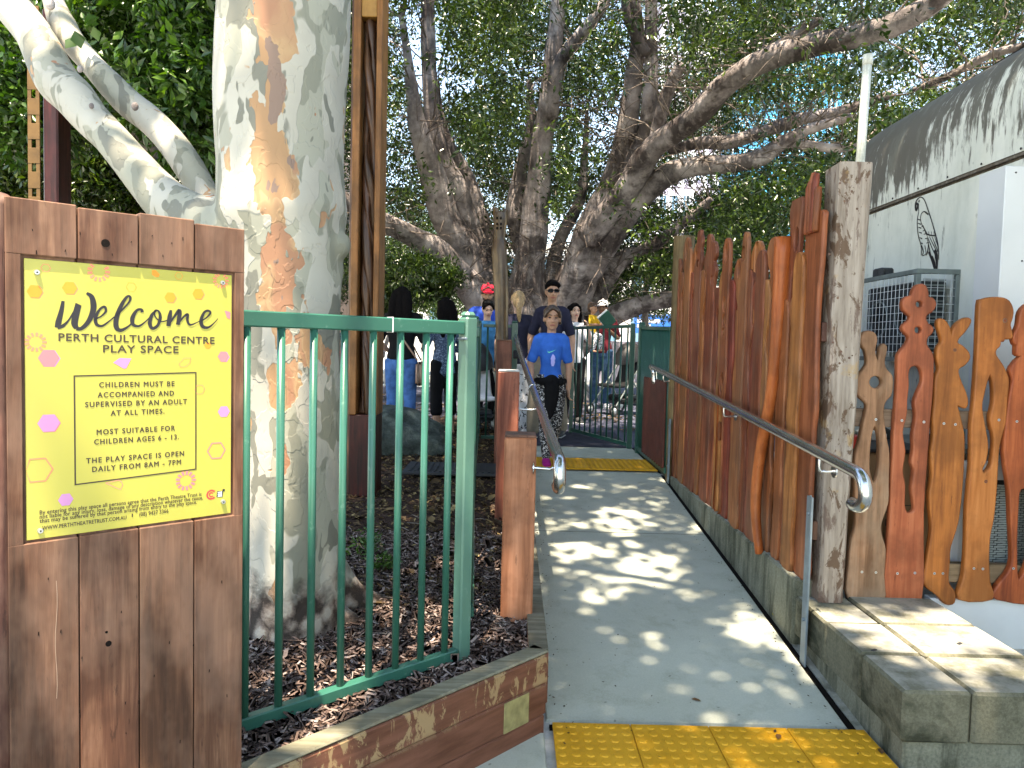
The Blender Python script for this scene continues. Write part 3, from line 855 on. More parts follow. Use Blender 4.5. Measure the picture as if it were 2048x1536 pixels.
# ------------------------------------------------------------------ kerb under the palings and the concrete seat block
kerb = thing('concrete_kerb', 'mossy low concrete kerb under the tall carved palings', 'kerb', (1.42, 4.8, 0), None, 'structure')
K_Y = [3.46, 4.98, 6.3, 8.0]
for i in range(3):
    b = MB(); y0, y1 = K_Y[i], K_Y[i + 1]
    b.box((1.43, (y0 + y1) / 2, .15), (.13 + .002 * i, y1 - y0 - .008, .46), bev=.012)
    obj('kerb_section', b, M['kerb'], kerb)
seat = thing('concrete_block_wall', 'weathered concrete block ledge with sun patches in front of the carved figures', 'block wall', (1.7, 3, 0))
bw = [(1.375, 1.612), (1.618, 2.02)]
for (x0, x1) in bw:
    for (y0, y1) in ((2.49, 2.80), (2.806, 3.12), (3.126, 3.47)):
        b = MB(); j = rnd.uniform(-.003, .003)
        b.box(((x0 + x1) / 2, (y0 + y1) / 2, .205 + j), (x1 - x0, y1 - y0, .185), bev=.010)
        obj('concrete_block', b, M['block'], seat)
b = MB(); b.box((1.71, 2.95, .04), (.62, .86, .145), bev=.006); obj('base_course', b, M['kerb'], seat)
'''b = MB(); b.tube([PP(1985, 1405, Vector((0, 2.485, 0)), Vector((0, -1, 0))), PP(1990, 1500, Vector((0, 2.485, 0)), Vector((0, -1, 0)))], [(.012, .003), (.008, .003)], 8); '''
# lower white plinth beneath the figures
b = MB(); b.box((2.75, 3.52, .12), (1.44, .06, .345), bev=.004)
tag(obj('plinth_wall', b, M['whitemet']), 'smooth light grey wall under the right-hand carved figures', 'low wall')
# tiny clutter on top of the block
for (px, py, lab) in [(1748, 1300, 'small dark bark flake on the near part of the concrete ledge'), (1919, 1287, 'dark leaf scrap on the sunny right part of the concrete ledge')]:
    p = PZ(px, py, .30); b = MB(); b.box(p, (.026, .012, .004), Matrix.Rotation(.6, 3, 'Z'), bev=.001)
    tag(obj('bark_flake', b, M['dark']), lab, 'bark flake')

# ------------------------------------------------------------------ sleeper retaining wall
sw = thing('sleeper_retaining_wall', 'reddish timber sleeper wall with pale saw marks holding the mulch bed', 'retaining wall', (0.18, 2.72, 0))
u = Vector((.697, .717, 0)).normalized(); nrm = Vector((.717, -.697, 0)).normalized()
cor = Vector((.165, 2.728, 0))
rot = Matrix((( u.x, -nrm.x * -1 * -1, 0), (u.y, -nrm.y, 0), (0, 0, 1)))
rot = Matrix(((u.x, -nrm.x, 0), (u.y, -nrm.y, 0), (0, 0, 1)))
Lw = 2.6
def wallboard(z0, z1, off, L0, L1, mat, name='sleeper', t=.078, label=None):
    b = MB(); c = cor - u * ((L0 + L1) / 2) - nrm * (t / 2 - off) + Vector((0, 0, (z0 + z1) / 2))
    b.box(c, (L1 - L0, t, z1 - z0), rot, bev=.006); return obj(name, b, mat, sw, label)
wallboard(.188, .297, 0, 0.002, Lw, M['sleeperwall'])
wallboard(.299, .311, -.001, 0.0, Lw, M['sleepertop'], 'worn_top', .076)
wallboard(.066, .185, -.003, 0.004, Lw, M['sleeperwall'])
wallboard(-.06, .063, -.006, 0.008, Lw, M['sleeperwall'])
wallboard(.070, .182, .0005, .105, .235, M['patch'], 'painted_patch', .004, 'olive painted square on the middle sleeper')
def sideboard(z0, z1, mat, name='sleeper'):
    b = MB(); y0 = 2.735
    b.box((.125 - .0, (y0 + 6.6) / 2, (z0 + z1) / 2), (.076, 6.6 - y0, z1 - z0), bev=.005); return obj(name, b, mat, sw)
sideboard(.10, .298, M['sleeperwall']); 
b = MB(); b.box((.125, (2.74 + 5.0) / 2, .305), (.074, 5.0 - 2.74, .012), bev=.003); obj('worn_top', b, M['sleepertop'], sw)
b = MB(); b.box((.125, 5.8, .36), (.074, 1.6, .12), bev=.004); obj('sleeper', b, M['sleepertop'], sw)

# ------------------------------------------------------------------ timber handrail posts (left) with steel brackets, then the rails
def post(x0, x1, d, dep, z0, z1, mat, label, topmat=None):
    t = thing('handrail_post', label, 'timber post', ((x0 + x1) / 2, d, z0), 'timber posts beside the left handrail')
    b = MB(); b.box(((x0 + x1) / 2, d + dep / 2, (z0 + z1) / 2 - .004), (x1 - x0, dep, z1 - z0 - .008), bev=.006); obj('shaft', b, mat, t)
    b = MB(); b.box(((x0 + x1) / 2, d + dep / 2, z1 - .002), (x1 - x0 - .004, dep - .004, .012), bev=.004); obj('end_grain', b, topmat or M['sleeper_dark'], t)
    return t
a_ = P(1000, 1250, 3.1); c_ = P(1064, 1250, 3.1)
post(a_.x, c_.x, 3.1, .145, .20, P(1030, 872, 3.1).z, M['post'], 'nearest reddish square post with weathered top beside the ramp')
a_ = P(990, 1000, 4.75); c_ = P(1033, 1000, 4.75)
post(a_.x, c_.x, 4.75, .15, .25, P(1012, 741, 4.75).z, M['post'], 'middle sunlit orange-red post with a split white top', M['pave_white'])
a_ = P(988, 900, 6.7); c_ = P(1019, 900, 6.7)
post(a_.x, c_.x, 6.7, .15, .30, P(1003, 680, 6.7).z, M['postdark'], 'farthest dark brown post behind the sunlit one')

def handrail(name, label, pts, brackets, curl, side):
    t = thing(name, label, 'handrail', tuple(pts[0]), 'steel handrails along the ramp')
    r = .0245
    p = catmull(pts, 5)
    d = (p[0] - p[1]).normalized()
    # crook: the near end sweeps down and turns back under itself
    e = p[0]; cr = []
    if curl > 0:
        R_ = curl
        upv = Vector((0, 0, 1)); cn = e - upv * R_
        for a in range(0, 181, 18):
            cr.append(cn + upv * (R_ * math.cos(R(a))) + d * (R_ * math.sin(R(a)) * 1.05))
        cr.append(cr[-1] - d * .035)
    full = cr[::-1] + p[1:] if cr else p
    b = MB(); b.tube(full, r, 18, ref=(1, 0, 0)); obj('rail_tube', b, M['steel'], t, smooth=True)
    for (yy, wx) in brackets:
        q = min(p, key=lambda v: abs(v.y - yy))
        w = Vector((wx, q.y, q.z - .075))
        b = MB(); b.tube(catmull([q - Vector((0, 0, r)), q - Vector((0, 0, .065)), Vector((q.x + (wx - q.x) * .25, q.y, q.z - .078)), w], 4), .0065, 8)
        br = obj('rail_bracket', b, M['steel'], t, smooth=True)
        b = MB(); sx = .004 if wx > q.x else -.004
        b.tube([(wx - sx, w.y, w.z), (wx + sx * .2, w.y, w.z)], .028, 14, ref=(0, 1, 0), cap=False); obj('wall_flange', b, M['steel'], br, smooth=False)
    return t
rx = 1.295
lz = [P(1715, 938, PX(1715, 938, rx).y).z]
q0 = PX(1716, 946, rx); q1 = PX(1500, 834, rx); q2 = PX(1310, 736, rx)
handrail('handrail', 'polished steel handrail on the right, fixed along the carved palings with a hooked end', [q0, q1, q2, q2 + Vector((.01, .10, -.03)), q2 + Vector((.02, .10, -.14))],
         [(3.15, 1.36), (4.75, 1.37), (6.3, 1.37)], .062, 1)
l0 = PX(1118, 918, .195); l1 = P(1065, 775, 5.4); l2 = P(1041, 708, 7.0); l3 = P(1032, 672, 8.1)
handrail('handrail', 'polished steel handrail on the left, on timber posts, with a hooked end', [l0, l0.lerp(l1, .5), l1, l2, l3],
         [(3.17, .097), (4.82, .045)], .058, -1)
b = MB(); d_ = (l1 - l0).normalized(); b.tube([l1 - d_ * .03, l1 + d_ * .03], .0275, 16, cap=False)
o = bpy.data.objects['handrail.001']
obj('coupling', b, M['steel'], o, smooth=True)

# ------------------------------------------------------------------ green tubular fence
def fence_panel(name, label, A, B, ztop, zbot, nbar, mat, posts=(1, 1), rail=(.042, .042), r=.0125, group=None, posth=.04, zt2=None, zb2=None, pmat=None, postsz=.065, cat='fence', skip_first=False, ground=None):
    A = Vector((A[0], A[1], 0)); B = Vector((B[0], B[1], 0)); u = (B - A).normalized(); n = Vector((u.y, -u.x, 0)); L = (B - A).length
    rot = Matrix(((u.x, -n.x, 0), (u.y, -n.y, 0), (0, 0, 1)))
    t = thing(name, label, cat, (A.x, A.y, zbot), group)
    zt2 = ztop if zt2 is None else zt2; zb2 = zbot if zb2 is None else zb2
    def rail_(z1, z2, h, w, nm, off=0):
        b = MB(); v = []
        sl = (z2 - z1)
        b.box((0, 0, 0), (L, w, h), bev=.004)
        b.v = [tuple(rot @ Vector((x, y, 0)) + (A + B) / 2 + Vector((0, 0, z + z1 + sl * (x / L + .5)))) for x, y, z in b.v]
        return obj(nm, b, mat, t)
    rail_(ztop, zt2, rail[0], .035, 'top_rail'); rail_(zbot, zb2, rail[1], .035, 'bottom_rail')
    for i in range(nbar):
        f = (i + .5) / nbar
        p = A + (B - A) * f; za = zbot + (zb2 - zbot) * f + rail[1] / 2; zb = ztop + (zt2 - ztop) * f - rail[0] / 2
        b = MB(); b.tube([(p.x, p.y, za), (p.x, p.y, zb)], r, 12, cap=False)
        obj('baluster', b, mat, t, smooth=True)
    for k, pt, zt in ((posts[0], A, ztop), (posts[1], B, zt2)):
        if k:
            q = pt + u * (postsz / 2 if pt is B else -postsz / 2)
            g0 = ground if ground is not None else bed_z(q.x, q.y) - .05
            b = MB(); b.box((q.x, q.y, (g0 + zt + posth) / 2), (postsz, postsz, zt + posth - g0), rot, bev=.006)
            po = obj('post', b, pmat or mat, t)
            b = MB(); b.box((q.x, q.y, zt + posth + .008), (postsz - .004, postsz - .004, .024), rot, bev=.011); obj('post_cap', b, pmat or mat, po)
    return t
FA = P(484, 640, 2.16); FB = P(925, 650, 2.71)
zt = (P(484, 632, 2.16).z + P(925, 654, 2.71).z) / 2 - .005
zb = (P(484, 1455, 2.16).z + P(925, 1303, 2.71).z) / 2
ub = (Vector((FB.x - FA.x, FB.y - FA.y, 0))).normalized()
A0 = Vector((FA.x, FA.y, 0)); B0 = Vector((FB.x, FB.y, 0))
f1 = fence_panel('green_fence', 'green tubular steel fence in front of the white plane tree trunk', A0 - ub * .04, B0, zt, zb, 8, M['green'], (0, 1), (.048, .042), .0125, 'green fence panels', pmat=M['greenpale'], postsz=.052)
# bolts on the near post, white seam clip on the rail
b = MB(); q = P(922, 677, 2.70); n_ = Vector((ub.y, -ub.x, 0)); b.tube([q + n_ * -.012 - n_ * 0, q + n_ * .03], .006, 10); obj('bolt', b, M['galv'], f1)
cl = A0 + ub * (ub.dot(P(781, 640, 2.5) - A0)); 
b = MB(); rotf = Matrix(((ub.x, n_.x * -1, 0), (ub.y, -n_.y, 0), (0, 0, 1)))
b.box((cl.x, cl.y, zt), (.004, .0385, .052), rotf, bev=.001); obj('rail_clip', b, M['white'], f1)
A1 = A0 - ub * .07; A2 = A1 - ub * 1.5
f2 = fence_panel('green_fence', 'green tubular steel fence running on behind the welcome sign board', A2, A1, zt, zb, 12, M['green'], (1, 1), (.048, .042), .0125, 'green fence panels', postsz=.052)
# side return, running back nearly along the line of sight
S0 = B0 + ub * .055 + Vector((.0, .06, 0))
f3 = fence_panel('green_fence', 'dark green fence returning away from the near corner post towards the gate', (S0.x, S0.y + .05), (-.27, 5.35), 1.50, .40, 24, M['greendark'], (0, 1), (.04, .04), .011, 'green fence panels', zt2=1.60, zb2=.46, postsz=.05)
f3b = fence_panel('green_fence', 'dark green fence continuing behind the timber posts to the far corner', (-.27, 5.42), (-.37, 8.1), 1.60, .46, 22, M['greendark'], (0, 1), (.04, .04), .011, 'green fence panels', zt2=1.66, zb2=.46, postsz=.05)
f4 = fence_panel('green_fence', 'short dark green fence panel left of the gateway, behind the gold carved pole', (-.33, 8.12), (-.02, 8.12), 1.665, .44, 3, M['greendark'], (0, 1), (.035, .035), .011, 'green fence panels', postsz=.07, ground=.34)
b = MB(); b.box((.055, 8.08, 1.36), (.10, .06, .09), bev=.01); obj('gate_latch', b, M['black'], f4)
# gate standing open, swung away from the viewer
gt = fence_panel('green_gate', 'open dark green pool-style gate swung back beyond the ramp', (.76, 9.15), (1.25, 7.86), 1.69, .43, 10, M['greendark'], (0, 0), (.035, .04), .010, cat='gate')
for pt, w in (((.745, 9.19), .045), ((1.262, 7.83), .05)):
    b = MB(); b.box((pt[0], pt[1], 1.055), (w, w, 1.33), bev=.004); obj('gate_stile', b, M['greendark'], gt)
# right-hand fence between gate and palings: bars with a brown slatted lower screen
f5 = fence_panel('green_fence', 'dense dark green bar fence on the right between gate and carved palings', (1.345, 7.72), (1.345, 6.32), P(1268, 655, 7.7).z, .41, 22, M['greendark'], (1, 0), (.035, .05), .011, 'green fence panels', zt2=P(1342, 657, 6.3).z, ground=.3)
for i in range(20):
    y = 6.36 + i * .053
    b = MB(); b.box((1.322, y, .80), (.016, .030, .74 + .02 * (i % 2)), bev=.003); obj('lower_slat', b, M['browngate'], f5)
for i in range(8):
    y = 6.37 + i * .17
    b = MB(); b.box((1.42, y, 1.38), (.012, .05, .5), bev=.003); obj('upper_slat', b, M['greendark'], f5)
# flat galvanised stanchions
for (px0, py0, px1, py1, lab) in [(1620, 993, 1607, 1288, 'nearest grey flat steel stanchion bolted below the right handrail'), (1337, 838, 1336, 950, 'far grey flat steel stanchion at the end of the carved palings')]:
    base = PX(px1, py1, 1.35); top = PX(px0, py0, 1.35)
    y = base.y; z0, z1 = ground_z(0, y) - .02, P(px0, py0, y).z
    t = thing('steel_stanchion', lab, 'steel post', (1.35, y, z0), 'flat steel stanchions')
    b = MB(); b.box((1.351, y, (z0 + z1) / 2), (.010, .055, z1 - z0), bev=.002); b.box((1.361, y + .026, (z0 + z1) / 2), (.012, .006, z1 - z0)); obj('flat_bar', b, M['galv'], t)
    for f in (.1, .72):
        b = MB(); b.tube([(1.347, y, z1 - (z1 - z0) * f), (1.338, y, z1 - (z1 - z0) * f)], .008, 6, ref=(0, 1, 0), cap=False); obj('bolt', b, M['galv'], t)
# ------------------------------------------------------------------ welcome sign board
SU = Vector((.734, .679, 0)).normalized(); SN = Vector((SU.y, -SU.x, 0))        # along the board, out of the face
S_L = P(50, 800, 1.57); S_L = Vector((S_L.x, S_L.y, 0))                            # left edge of the yellow panel on the ground plan
SP0 = S_L
def SPT(px, py): return PP(px, py, SP0, SN)                                        # on the face of the print
ROT_S = Matrix(((SU.x, -SN.x, 0), (SU.y, -SN.y, 0), (0, 0, 1)))
def s_uv(p): q = p - SP0; return q.dot(SU), p.z
def SW(u, v, out=0.0): return SP0 + SU * u + SN * out + Vector((0, 0, v))
u_l, u_r = 0.0, s_uv(SPT(462, 780))[0]
v_t = (s_uv(SPT(50, 522))[1] + s_uv(SPT(462, 546))[1]) / 2
v_b = (s_uv(SPT(55, 1086))[1] + s_uv(SPT(460, 1021))[1]) / 2
sb = thing('sign_board', 'tall board of brown recycled timber planks carrying the yellow welcome panel', 'sign board', tuple(SW(.2, 0)))
seams = [-.034] + [s_uv(SPT(px, 1150))[0] for px in (157, 277, 386)] + [s_uv(SPT(484, 1150))[0]]
tops = [(2, 400), (152, 412), (272, 425), (386, 440), (478, 452)]
T_ = .095
for i in range(4):
    a, b_ = seams[i] + (.0012 if i else 0), seams[i + 1] - .0012
    za = s_uv(SPT(20 if i == 0 else tops[i][0], 403 if i == 0 else tops[i][1] + 6 * (i == 3)))[1]
    zb_ = s_uv(SPT(tops[i + 1][0], tops[i + 1][1]))[1]
    zt_ = (za + zb_) / 2 + (.006, -.004, .0, -.004)[i]
    # plank with a shallow rebate where the panel sits: back layer full height, face layer above, below and beside
    def pl(u0, u1, z0, z1, o0, o1, name='plank', par=sb, bev=.004):
        b = MB(); b.box(SW((u0 + u1) / 2, (z0 + z1) / 2, (o0 + o1) / 2), (u1 - u0, o1 - o0, z1 - z0), ROT_S, bev=bev)
        return b
    F = .008
    mb = pl(a, b_, -.05, zt_, -.012 - T_ + F, -.003, bev=.003)
    wu0, wu1, wv0, wv1 = u_l - .006, u_r + .006, v_b - .006, v_t + .007
    fb = pl(a, b_, wv1, zt_ - .0005, -.0028, F, bev=.0022); mb.add(fb.v, fb.f)
    fb = pl(a, b_, -.05, wv0, -.0028, F, bev=.0018); mb.add(fb.v, fb.f)
    if i == 0: fb = pl(a + .0003, wu0, wv0 - .0015, wv1 + .0015, -.0028, F - .0004, bev=.0012); mb.add(fb.v, fb.f)
    if i == 3: fb = pl(wu1, b_ - .0003, wv0 - .0015, wv1 + .0015, -.0028, F - .0004, bev=.0012); mb.add(fb.v, fb.f)
    p_ = obj('plank', mb, M['sleeper'], sb)
    if i == 0:                                                           # rounded left corner
        b = MB(); b.tube([SW(a - .004, -.05, -.045), SW(a - .004, zt_ - .018, -.045), SW(a + .006, zt_ - .006, -.045)], [(.024, .050)] * 3, 14, ref=tuple(SU)); obj('rounded_edge', b, M['sleeper'], p_, smooth=True)
for (px, py, r) in [(209, 487, .0095), (215, 1285, .007), (211, 1262, .003)]:
    p = SPT(px, py) + SN * .0085; b = MB(); b.tube([p - SN * .002, p + SN * .0006], r * .95, 14, ref=(0, 0, 1), cap=False); obj('bolt_hole', b, M['hole'], sb)
for _ in range(26):                                                      # nail holes and splits
    px = rnd.uniform(60, 470); py = rnd.uniform(1110, 1500) if rnd.random() < .65 else rnd.uniform(450, 515)
    p = SPT(px, py) + SN * .0085; L_ = rnd.uniform(.001, .004)
    b = MB(); b.tube([p - Vector((0, 0, L_)), p + Vector((rnd.uniform(-.001, .001), 0, L_))], .0009, 6); obj('nail_hole', b, M['hole'], sb)
b = MB(); pts = [SPT(111 + 2 * math.sin(k), 1160 + k * 26) + SN * .0081 for k in range(10)]
b.tube(pts, .0006, 5); obj('pale_scratch', b, M['scratch'], sb)
# the yellow panel and its print
panel = thing('welcome_sign', 'bright yellow welcome sign panel with black lettering and coloured hexagons', 'sign', tuple(SW(.2, v_b)))
b = MB(); b.box(SW((u_l + u_r) / 2, (v_b + v_t) / 2, 0.0005), (u_r - u_l, .003, v_t - v_b), ROT_S, bev=.0006); obj('panel', b, M['sign_yellow'], panel)
def face_M(u, v, out=.0026, roll=0.0):
    m = Matrix(((SU.x, 0, SN.x), (SU.y, 0, SN.y), (0, 1, 0)))
    return Matrix.Translation(SW(u, v, out)) @ (m @ Matrix.Rotation(roll, 3, 'Z')).to_4x4()
def flat(name, pts_uv, mat, out=.0024):
    b = MB(); n = len(pts_uv); b.add([SW(q[0], q[1], out) for q in pts_uv], [tuple(range(n))]); return obj(name, b, mat, panel)
def hexa(px, py, r, mat, edge=None, out=.0024, rotd=0, ring=None):
    u0, v0 = s_uv(SPT(px, py)); r = r * .00107 * (1 if px < 250 else 1.1)
    P6 = [(math.cos(R(60 * k + rotd)), math.sin(R(60 * k + rotd))) for k in range(6)]
    if edge:
        flat('hexagon_edge', [(min(u_r, max(u_l, u0 + .0018 + c * r)), v0 - .001 + s_ * r) for c, s_ in P6], edge, out - .0002)
    if ring:
        b = MB(); vs = []
        for q in (r, r - ring): vs += [SW(min(u_r, max(u_l, u0 + c * q)), v0 + s_ * q, out) for c, s_ in P6]
        b.add(vs, [(k, (k + 1) % 6, 6 + (k + 1) % 6, 6 + k) for k in range(6)]); obj('hexagon_outline', b, mat, panel)
    else:
        flat('hexagon', [(min(u_r, max(u_l, u0 + c * r)), v0 + s_ * r) for c, s_ in P6], mat, out)
O_, K_, S_, V_ = M['print_orange'], M['print_pink'], M['print_salmon'], M['print_mauve']
hexa(69, 583, 14, O_, S_); hexa(139, 576, 14, O_, S_); hexa(340, 595, 11.5, O_, S_); hexa(396, 588, 12, O_, S_); hexa(415, 691, 7, O_)
hexa(97, 716, 19, K_, V_); hexa(446, 713, 12, K_, V_); hexa(97, 846, 20, V_, K_); hexa(447, 823, 13, V_); hexa(131, 999, 14, V_)
hexa(91, 536, 9, S_, ring=.0012); hexa(262, 574, 10, O_, ring=.0011); hexa(357, 552, 8, O_, ring=.0011); hexa(399, 779, 11, S_, ring=.0013)
hexa(75, 940, 28, S_, ring=.003); hexa(432, 901, 20, K_, ring=.003)
def burst(px, py, r, mat, n=13, miss=()):
    u0, v0 = s_uv(SPT(px, py)); k_ = .00108
    b = MB()
    for i in range(n):
        if i in miss: continue
        a = 2 * math.pi * i / n; c, s_ = math.cos(a), math.sin(a)
        q = []
        for (rr, w) in ((r * .58, -.10), (r, -.13), (r, .13), (r * .58, .10)):
            x = u0 + k_ * (rr * c - w * r * s_); y = v0 + k_ * (rr * s_ + w * r * c)
            q.append((min(u_r, max(u_l, x)), min(v_t, y)))
        b.add([SW(x, y, .0024) for x, y in q], [(0, 1, 2, 3)])
    obj('burst_pattern', b, mat, panel)
burst(197, 543, 21, S_, 13, (2, 3, 4)); burst(441, 561, 18, S_, 13, (3,)); burst(71, 684, 19, S_); burst(371, 961, 22, K_)
def wedge(px, py, pts, mat):
    u0, v0 = s_uv(SPT(px, py)); flat('wedge_mark', [(u0 + a * .00107, v0 + b_ * .00107) for a, b_ in pts], mat)
wedge(245, 727, [(-19, 2), (-6, 12), (17, 11), (7, -10), (2, -11)], V_); wedge(311, 548, [(-8, 8), (0, 8), (8, 0), (6, -6), (0, -7), (-8, -2)], O_); wedge(455, 629, [(-8, 9), (6, 6), (6, -11), (-2, -8)], K_)
def outline(pts, w, mat, closed=True, name='outline_mark'):
    q = [s_uv(SPT(*p)) for p in pts]; n = len(q); b = MB()
    for i in range(n if closed else n - 1):
        a, c = Vector(q[i]), Vector(q[(i + 1) % n]); d = (c - a); d = Vector((-d.y, d.x)).normalized() * w / 2
        e = (c - a).normalized() * w / 2
        b.add([SW(*(a - d - e), .0025 + .00002 * i), SW(*(c - d + e), .0025 + .00002 * i), SW(*(c + d + e), .0025 + .00002 * i), SW(*(a + d - e), .0025 + .00002 * i)], [(0, 1, 2, 3)])
    return obj(name, b, mat, panel)
outline([(357, 728), (368, 716), (381, 716), (379, 726), (371, 733), (361, 734)], .0011, S_); outline([(211, 966), (240, 979), (245, 970), (242, 963), (236, 960)], .0011, K_)
outline([(148, 752), (391, 745), (391, 938), (150, 969)], .0030, M['print_brown'], True, 'text_frame')
def line(s, x0, x1, yb, h, mat=M['print_brown'], bold=.0, sp=1.0):
    p0 = s_uv(SPT(x0, yb[0])); p1 = s_uv(SPT(x1, yb[1]))
    v = (p0[1] + p1[1]) / 2
    um = s_uv(SPT(x0 + 1, yb[0]))[0] - p0[0]
    hh = abs(s_uv(SPT((x0 + x1) / 2, (yb[0] + yb[1]) / 2 - h))[1] - s_uv(SPT((x0 + x1) / 2, (yb[0] + yb[1]) / 2))[1])
    text_mesh('lettering', s, p1[0] - p0[0], face_M(p0[0], v), mat, panel, bold, sp, height=hh)
line('PERTH CULTURAL CENTRE', 117, 428, (685, 685), 15, bold=.0006, sp=1.12)
line('PLAY SPACE', 206, 356, (706, 705), 15, bold=.0006, sp=1.12)
for s_, x0, x1, y0, y1 in [('CHILDREN MUST BE', 198, 348, 777, 770), ('ACCOMPANIED AND', 195, 347, 796, 790), ('SUPERVISED BY AN ADULT', 170, 373, 816, 806), ('AT ALL TIMES.', 221, 328, 832, 826),
                       ('MOST SUITABLE FOR', 193, 349, 870, 860), ('CHILDREN AGES 6 - 13.', 188, 357, 889, 878), ('THE PLAY SPACE IS OPEN', 172, 367, 927, 911), ('DAILY FROM 8AM - 7PM', 184, 361, 944, 928)]:
    line(s_, x0, x1, (y0, y1), 10.5, bold=.00045, sp=1.25)
for s_, x0, x1, y0, y1, h in [('By entering this play space all persons agree that the Perth Theatre Trust is', 79, 402, 1032, 988, 8), ('not liable for any injury, loss, damage of any description whatever the cause,', 79, 405, 1041, 995, 8),
                          ('that may be suffered by that person arising from entry to the play space.', 79, 393, 1050, 1003, 8), ('WWW.PERTHTHEATRETRUST.COM.AU', 84, 252, 1061, 1037, 8), ('I', 263, 265, 1034, 1033, 7), ('(08) 9427 3366', 278, 336, 1033, 1024, 8)]:
    line(s_, x0, x1, (y0, y1), h, bold=.00018, sp=1.05)
# round red emblem with a small black and white block beside it
u0, v0 = s_uv(SPT(422, 989))
b = MB()
for (r0, r1) in ((.0125, .0085), (.0062, .0035)):
    K = 22; vs = []
    for r_ in (r0, r1): vs += [SW(u0 + r_ * math.cos(R(40 + 280 * k / (K - 1))), v0 + r_ * math.sin(R(40 + 280 * k / (K - 1))), .0024) for k in range(K)]
    b.add(vs, [(k, k + 1, K + k + 1, K + k) for k in range(K - 1)])
obj('round_emblem', b, M['print_red'], panel)
u1, v1 = s_uv(SPT(439, 988))
def sq(cu, cv, s_, mat, out):
    return flat('emblem_block', [(cu + s_ * math.cos(R(45 + 90 * k - 8)), cv + s_ * math.sin(R(45 + 90 * k - 8))) for k in range(4)], mat, out)
sq(u1, v1, .0105, M['print_black'], .00245)
for a in range(3):
    for c in range(3):
        ang = R(37); du, dv = (a - 1) * .0046, (c - 1) * .0046
        sq(u1 + du * math.cos(ang) - dv * math.sin(ang) * 0, v1 + dv, .0021, M['print_white'], .0026)
sq(u1 + .0095, v1 + .009, .004, M['print_black'], .0025)
# hand-brushed word "Welcome"
def brush(strokes):
    b = MB()
    for si, st in enumerate(strokes):
        pts = catmull([(x / 3.072, 380 + y / 3.072, 0) for x, y, w in st], 7); ws = lerp_list([w for x, y, w in st], 7)
        q = [Vector(s_uv(SPT(p.x, p.y))) for p in pts]; n = len(q); vs = []
        for i in range(n):
            d = q[min(i + 1, n - 1)] - q[max(i - 1, 0)]
            d = Vector((-d.y, d.x)).normalized() if d.length > 1e-9 else Vector((1, 0))
            w = ws[i] / 3.072 * .00107 / 2 * 1.05
            for k in (-1, 1): vs.append(SW(*(q[i] + d * w * k), .0024 + .00006 * si))
        b.add(vs, [(2 * i, 2 * i + 1, 2 * i + 3, 2 * i + 2) for i in range(n - 1)])
    obj('brush_lettering', b, M['print_black'], panel)
brush([[(386, 682, 16), (376, 740, 24), (358, 810, 32), (352, 846, 30)], [(352, 848, 18), (385, 835, 20), (420, 800, 10), (455, 745, 12), (478, 700, 30)],
       [(480, 705, 34), (466, 760, 36), (456, 820, 36), (470, 850, 24)], [(466, 852, 22), (500, 850, 22), (540, 810, 26), (568, 750, 32), (572, 700, 34), (560, 655, 28), (530, 633, 14)],
       [(582, 795, 8), (620, 775, 9), (648, 745, 14), (640, 718, 16), (610, 735, 14), (585, 785, 20), (592, 825, 20), (625, 835, 14), (670, 805, 8), (700, 780, 8)],
       [(698, 785, 8), (740, 745, 10), (790, 690, 12), (798, 660, 16), (780, 655, 14), (748, 700, 22), (715, 780, 28), (712, 840, 30), (740, 862, 22), (790, 835, 10), (820, 800, 8)],
       [(872, 752, 20), (866, 735, 16), (838, 740, 16), (812, 785, 26), (815, 825, 22), (850, 836, 14), (890, 810, 8), (925, 775, 8)],
       [(958, 740, 10), (930, 770, 20), (918, 820, 24), (935, 850, 20), (968, 830, 18), (982, 780, 20), (972, 745, 12), (950, 742, 10), (950, 775, 8), (985, 808, 8), (1030, 800, 8)],
       [(1048, 738, 14), (1040, 780, 28), (1032, 836, 26)], [(1032, 832, 8), (1070, 775, 14), (1098, 742, 26), (1100, 770, 26), (1090, 828, 24)], [(1090, 826, 8), (1125, 780, 12), (1150, 765, 18), (1148, 800, 16), (1165, 828, 14), (1205, 815, 6), (1240, 795, 6)],
       [(1228, 808, 8), (1265, 785, 10), (1290, 755, 14), (1275, 742, 16), (1250, 755, 16), (1232, 805, 24), (1245, 840, 24), (1280, 843, 14), (1315, 815, 7), (1336, 790, 4)]])
for i, (px, py) in enumerate([(73, 545), (444, 566), (80, 1061), (445, 1003)]):
    p = SPT(px, py); b = MB(); b.tube([p + SN * .002, p + SN * .0075], [.0062, .0048], 14, ref=(0, 0, 1), cap=False); s1 = obj('screw', b, M['screw'], panel)
    b = MB(); b.tube([p + SN * .0072, p + SN * .0082], .0022, 6, ref=(0, 0, 1), cap=False); obj('screw_socket', b, M['dark'], s1)
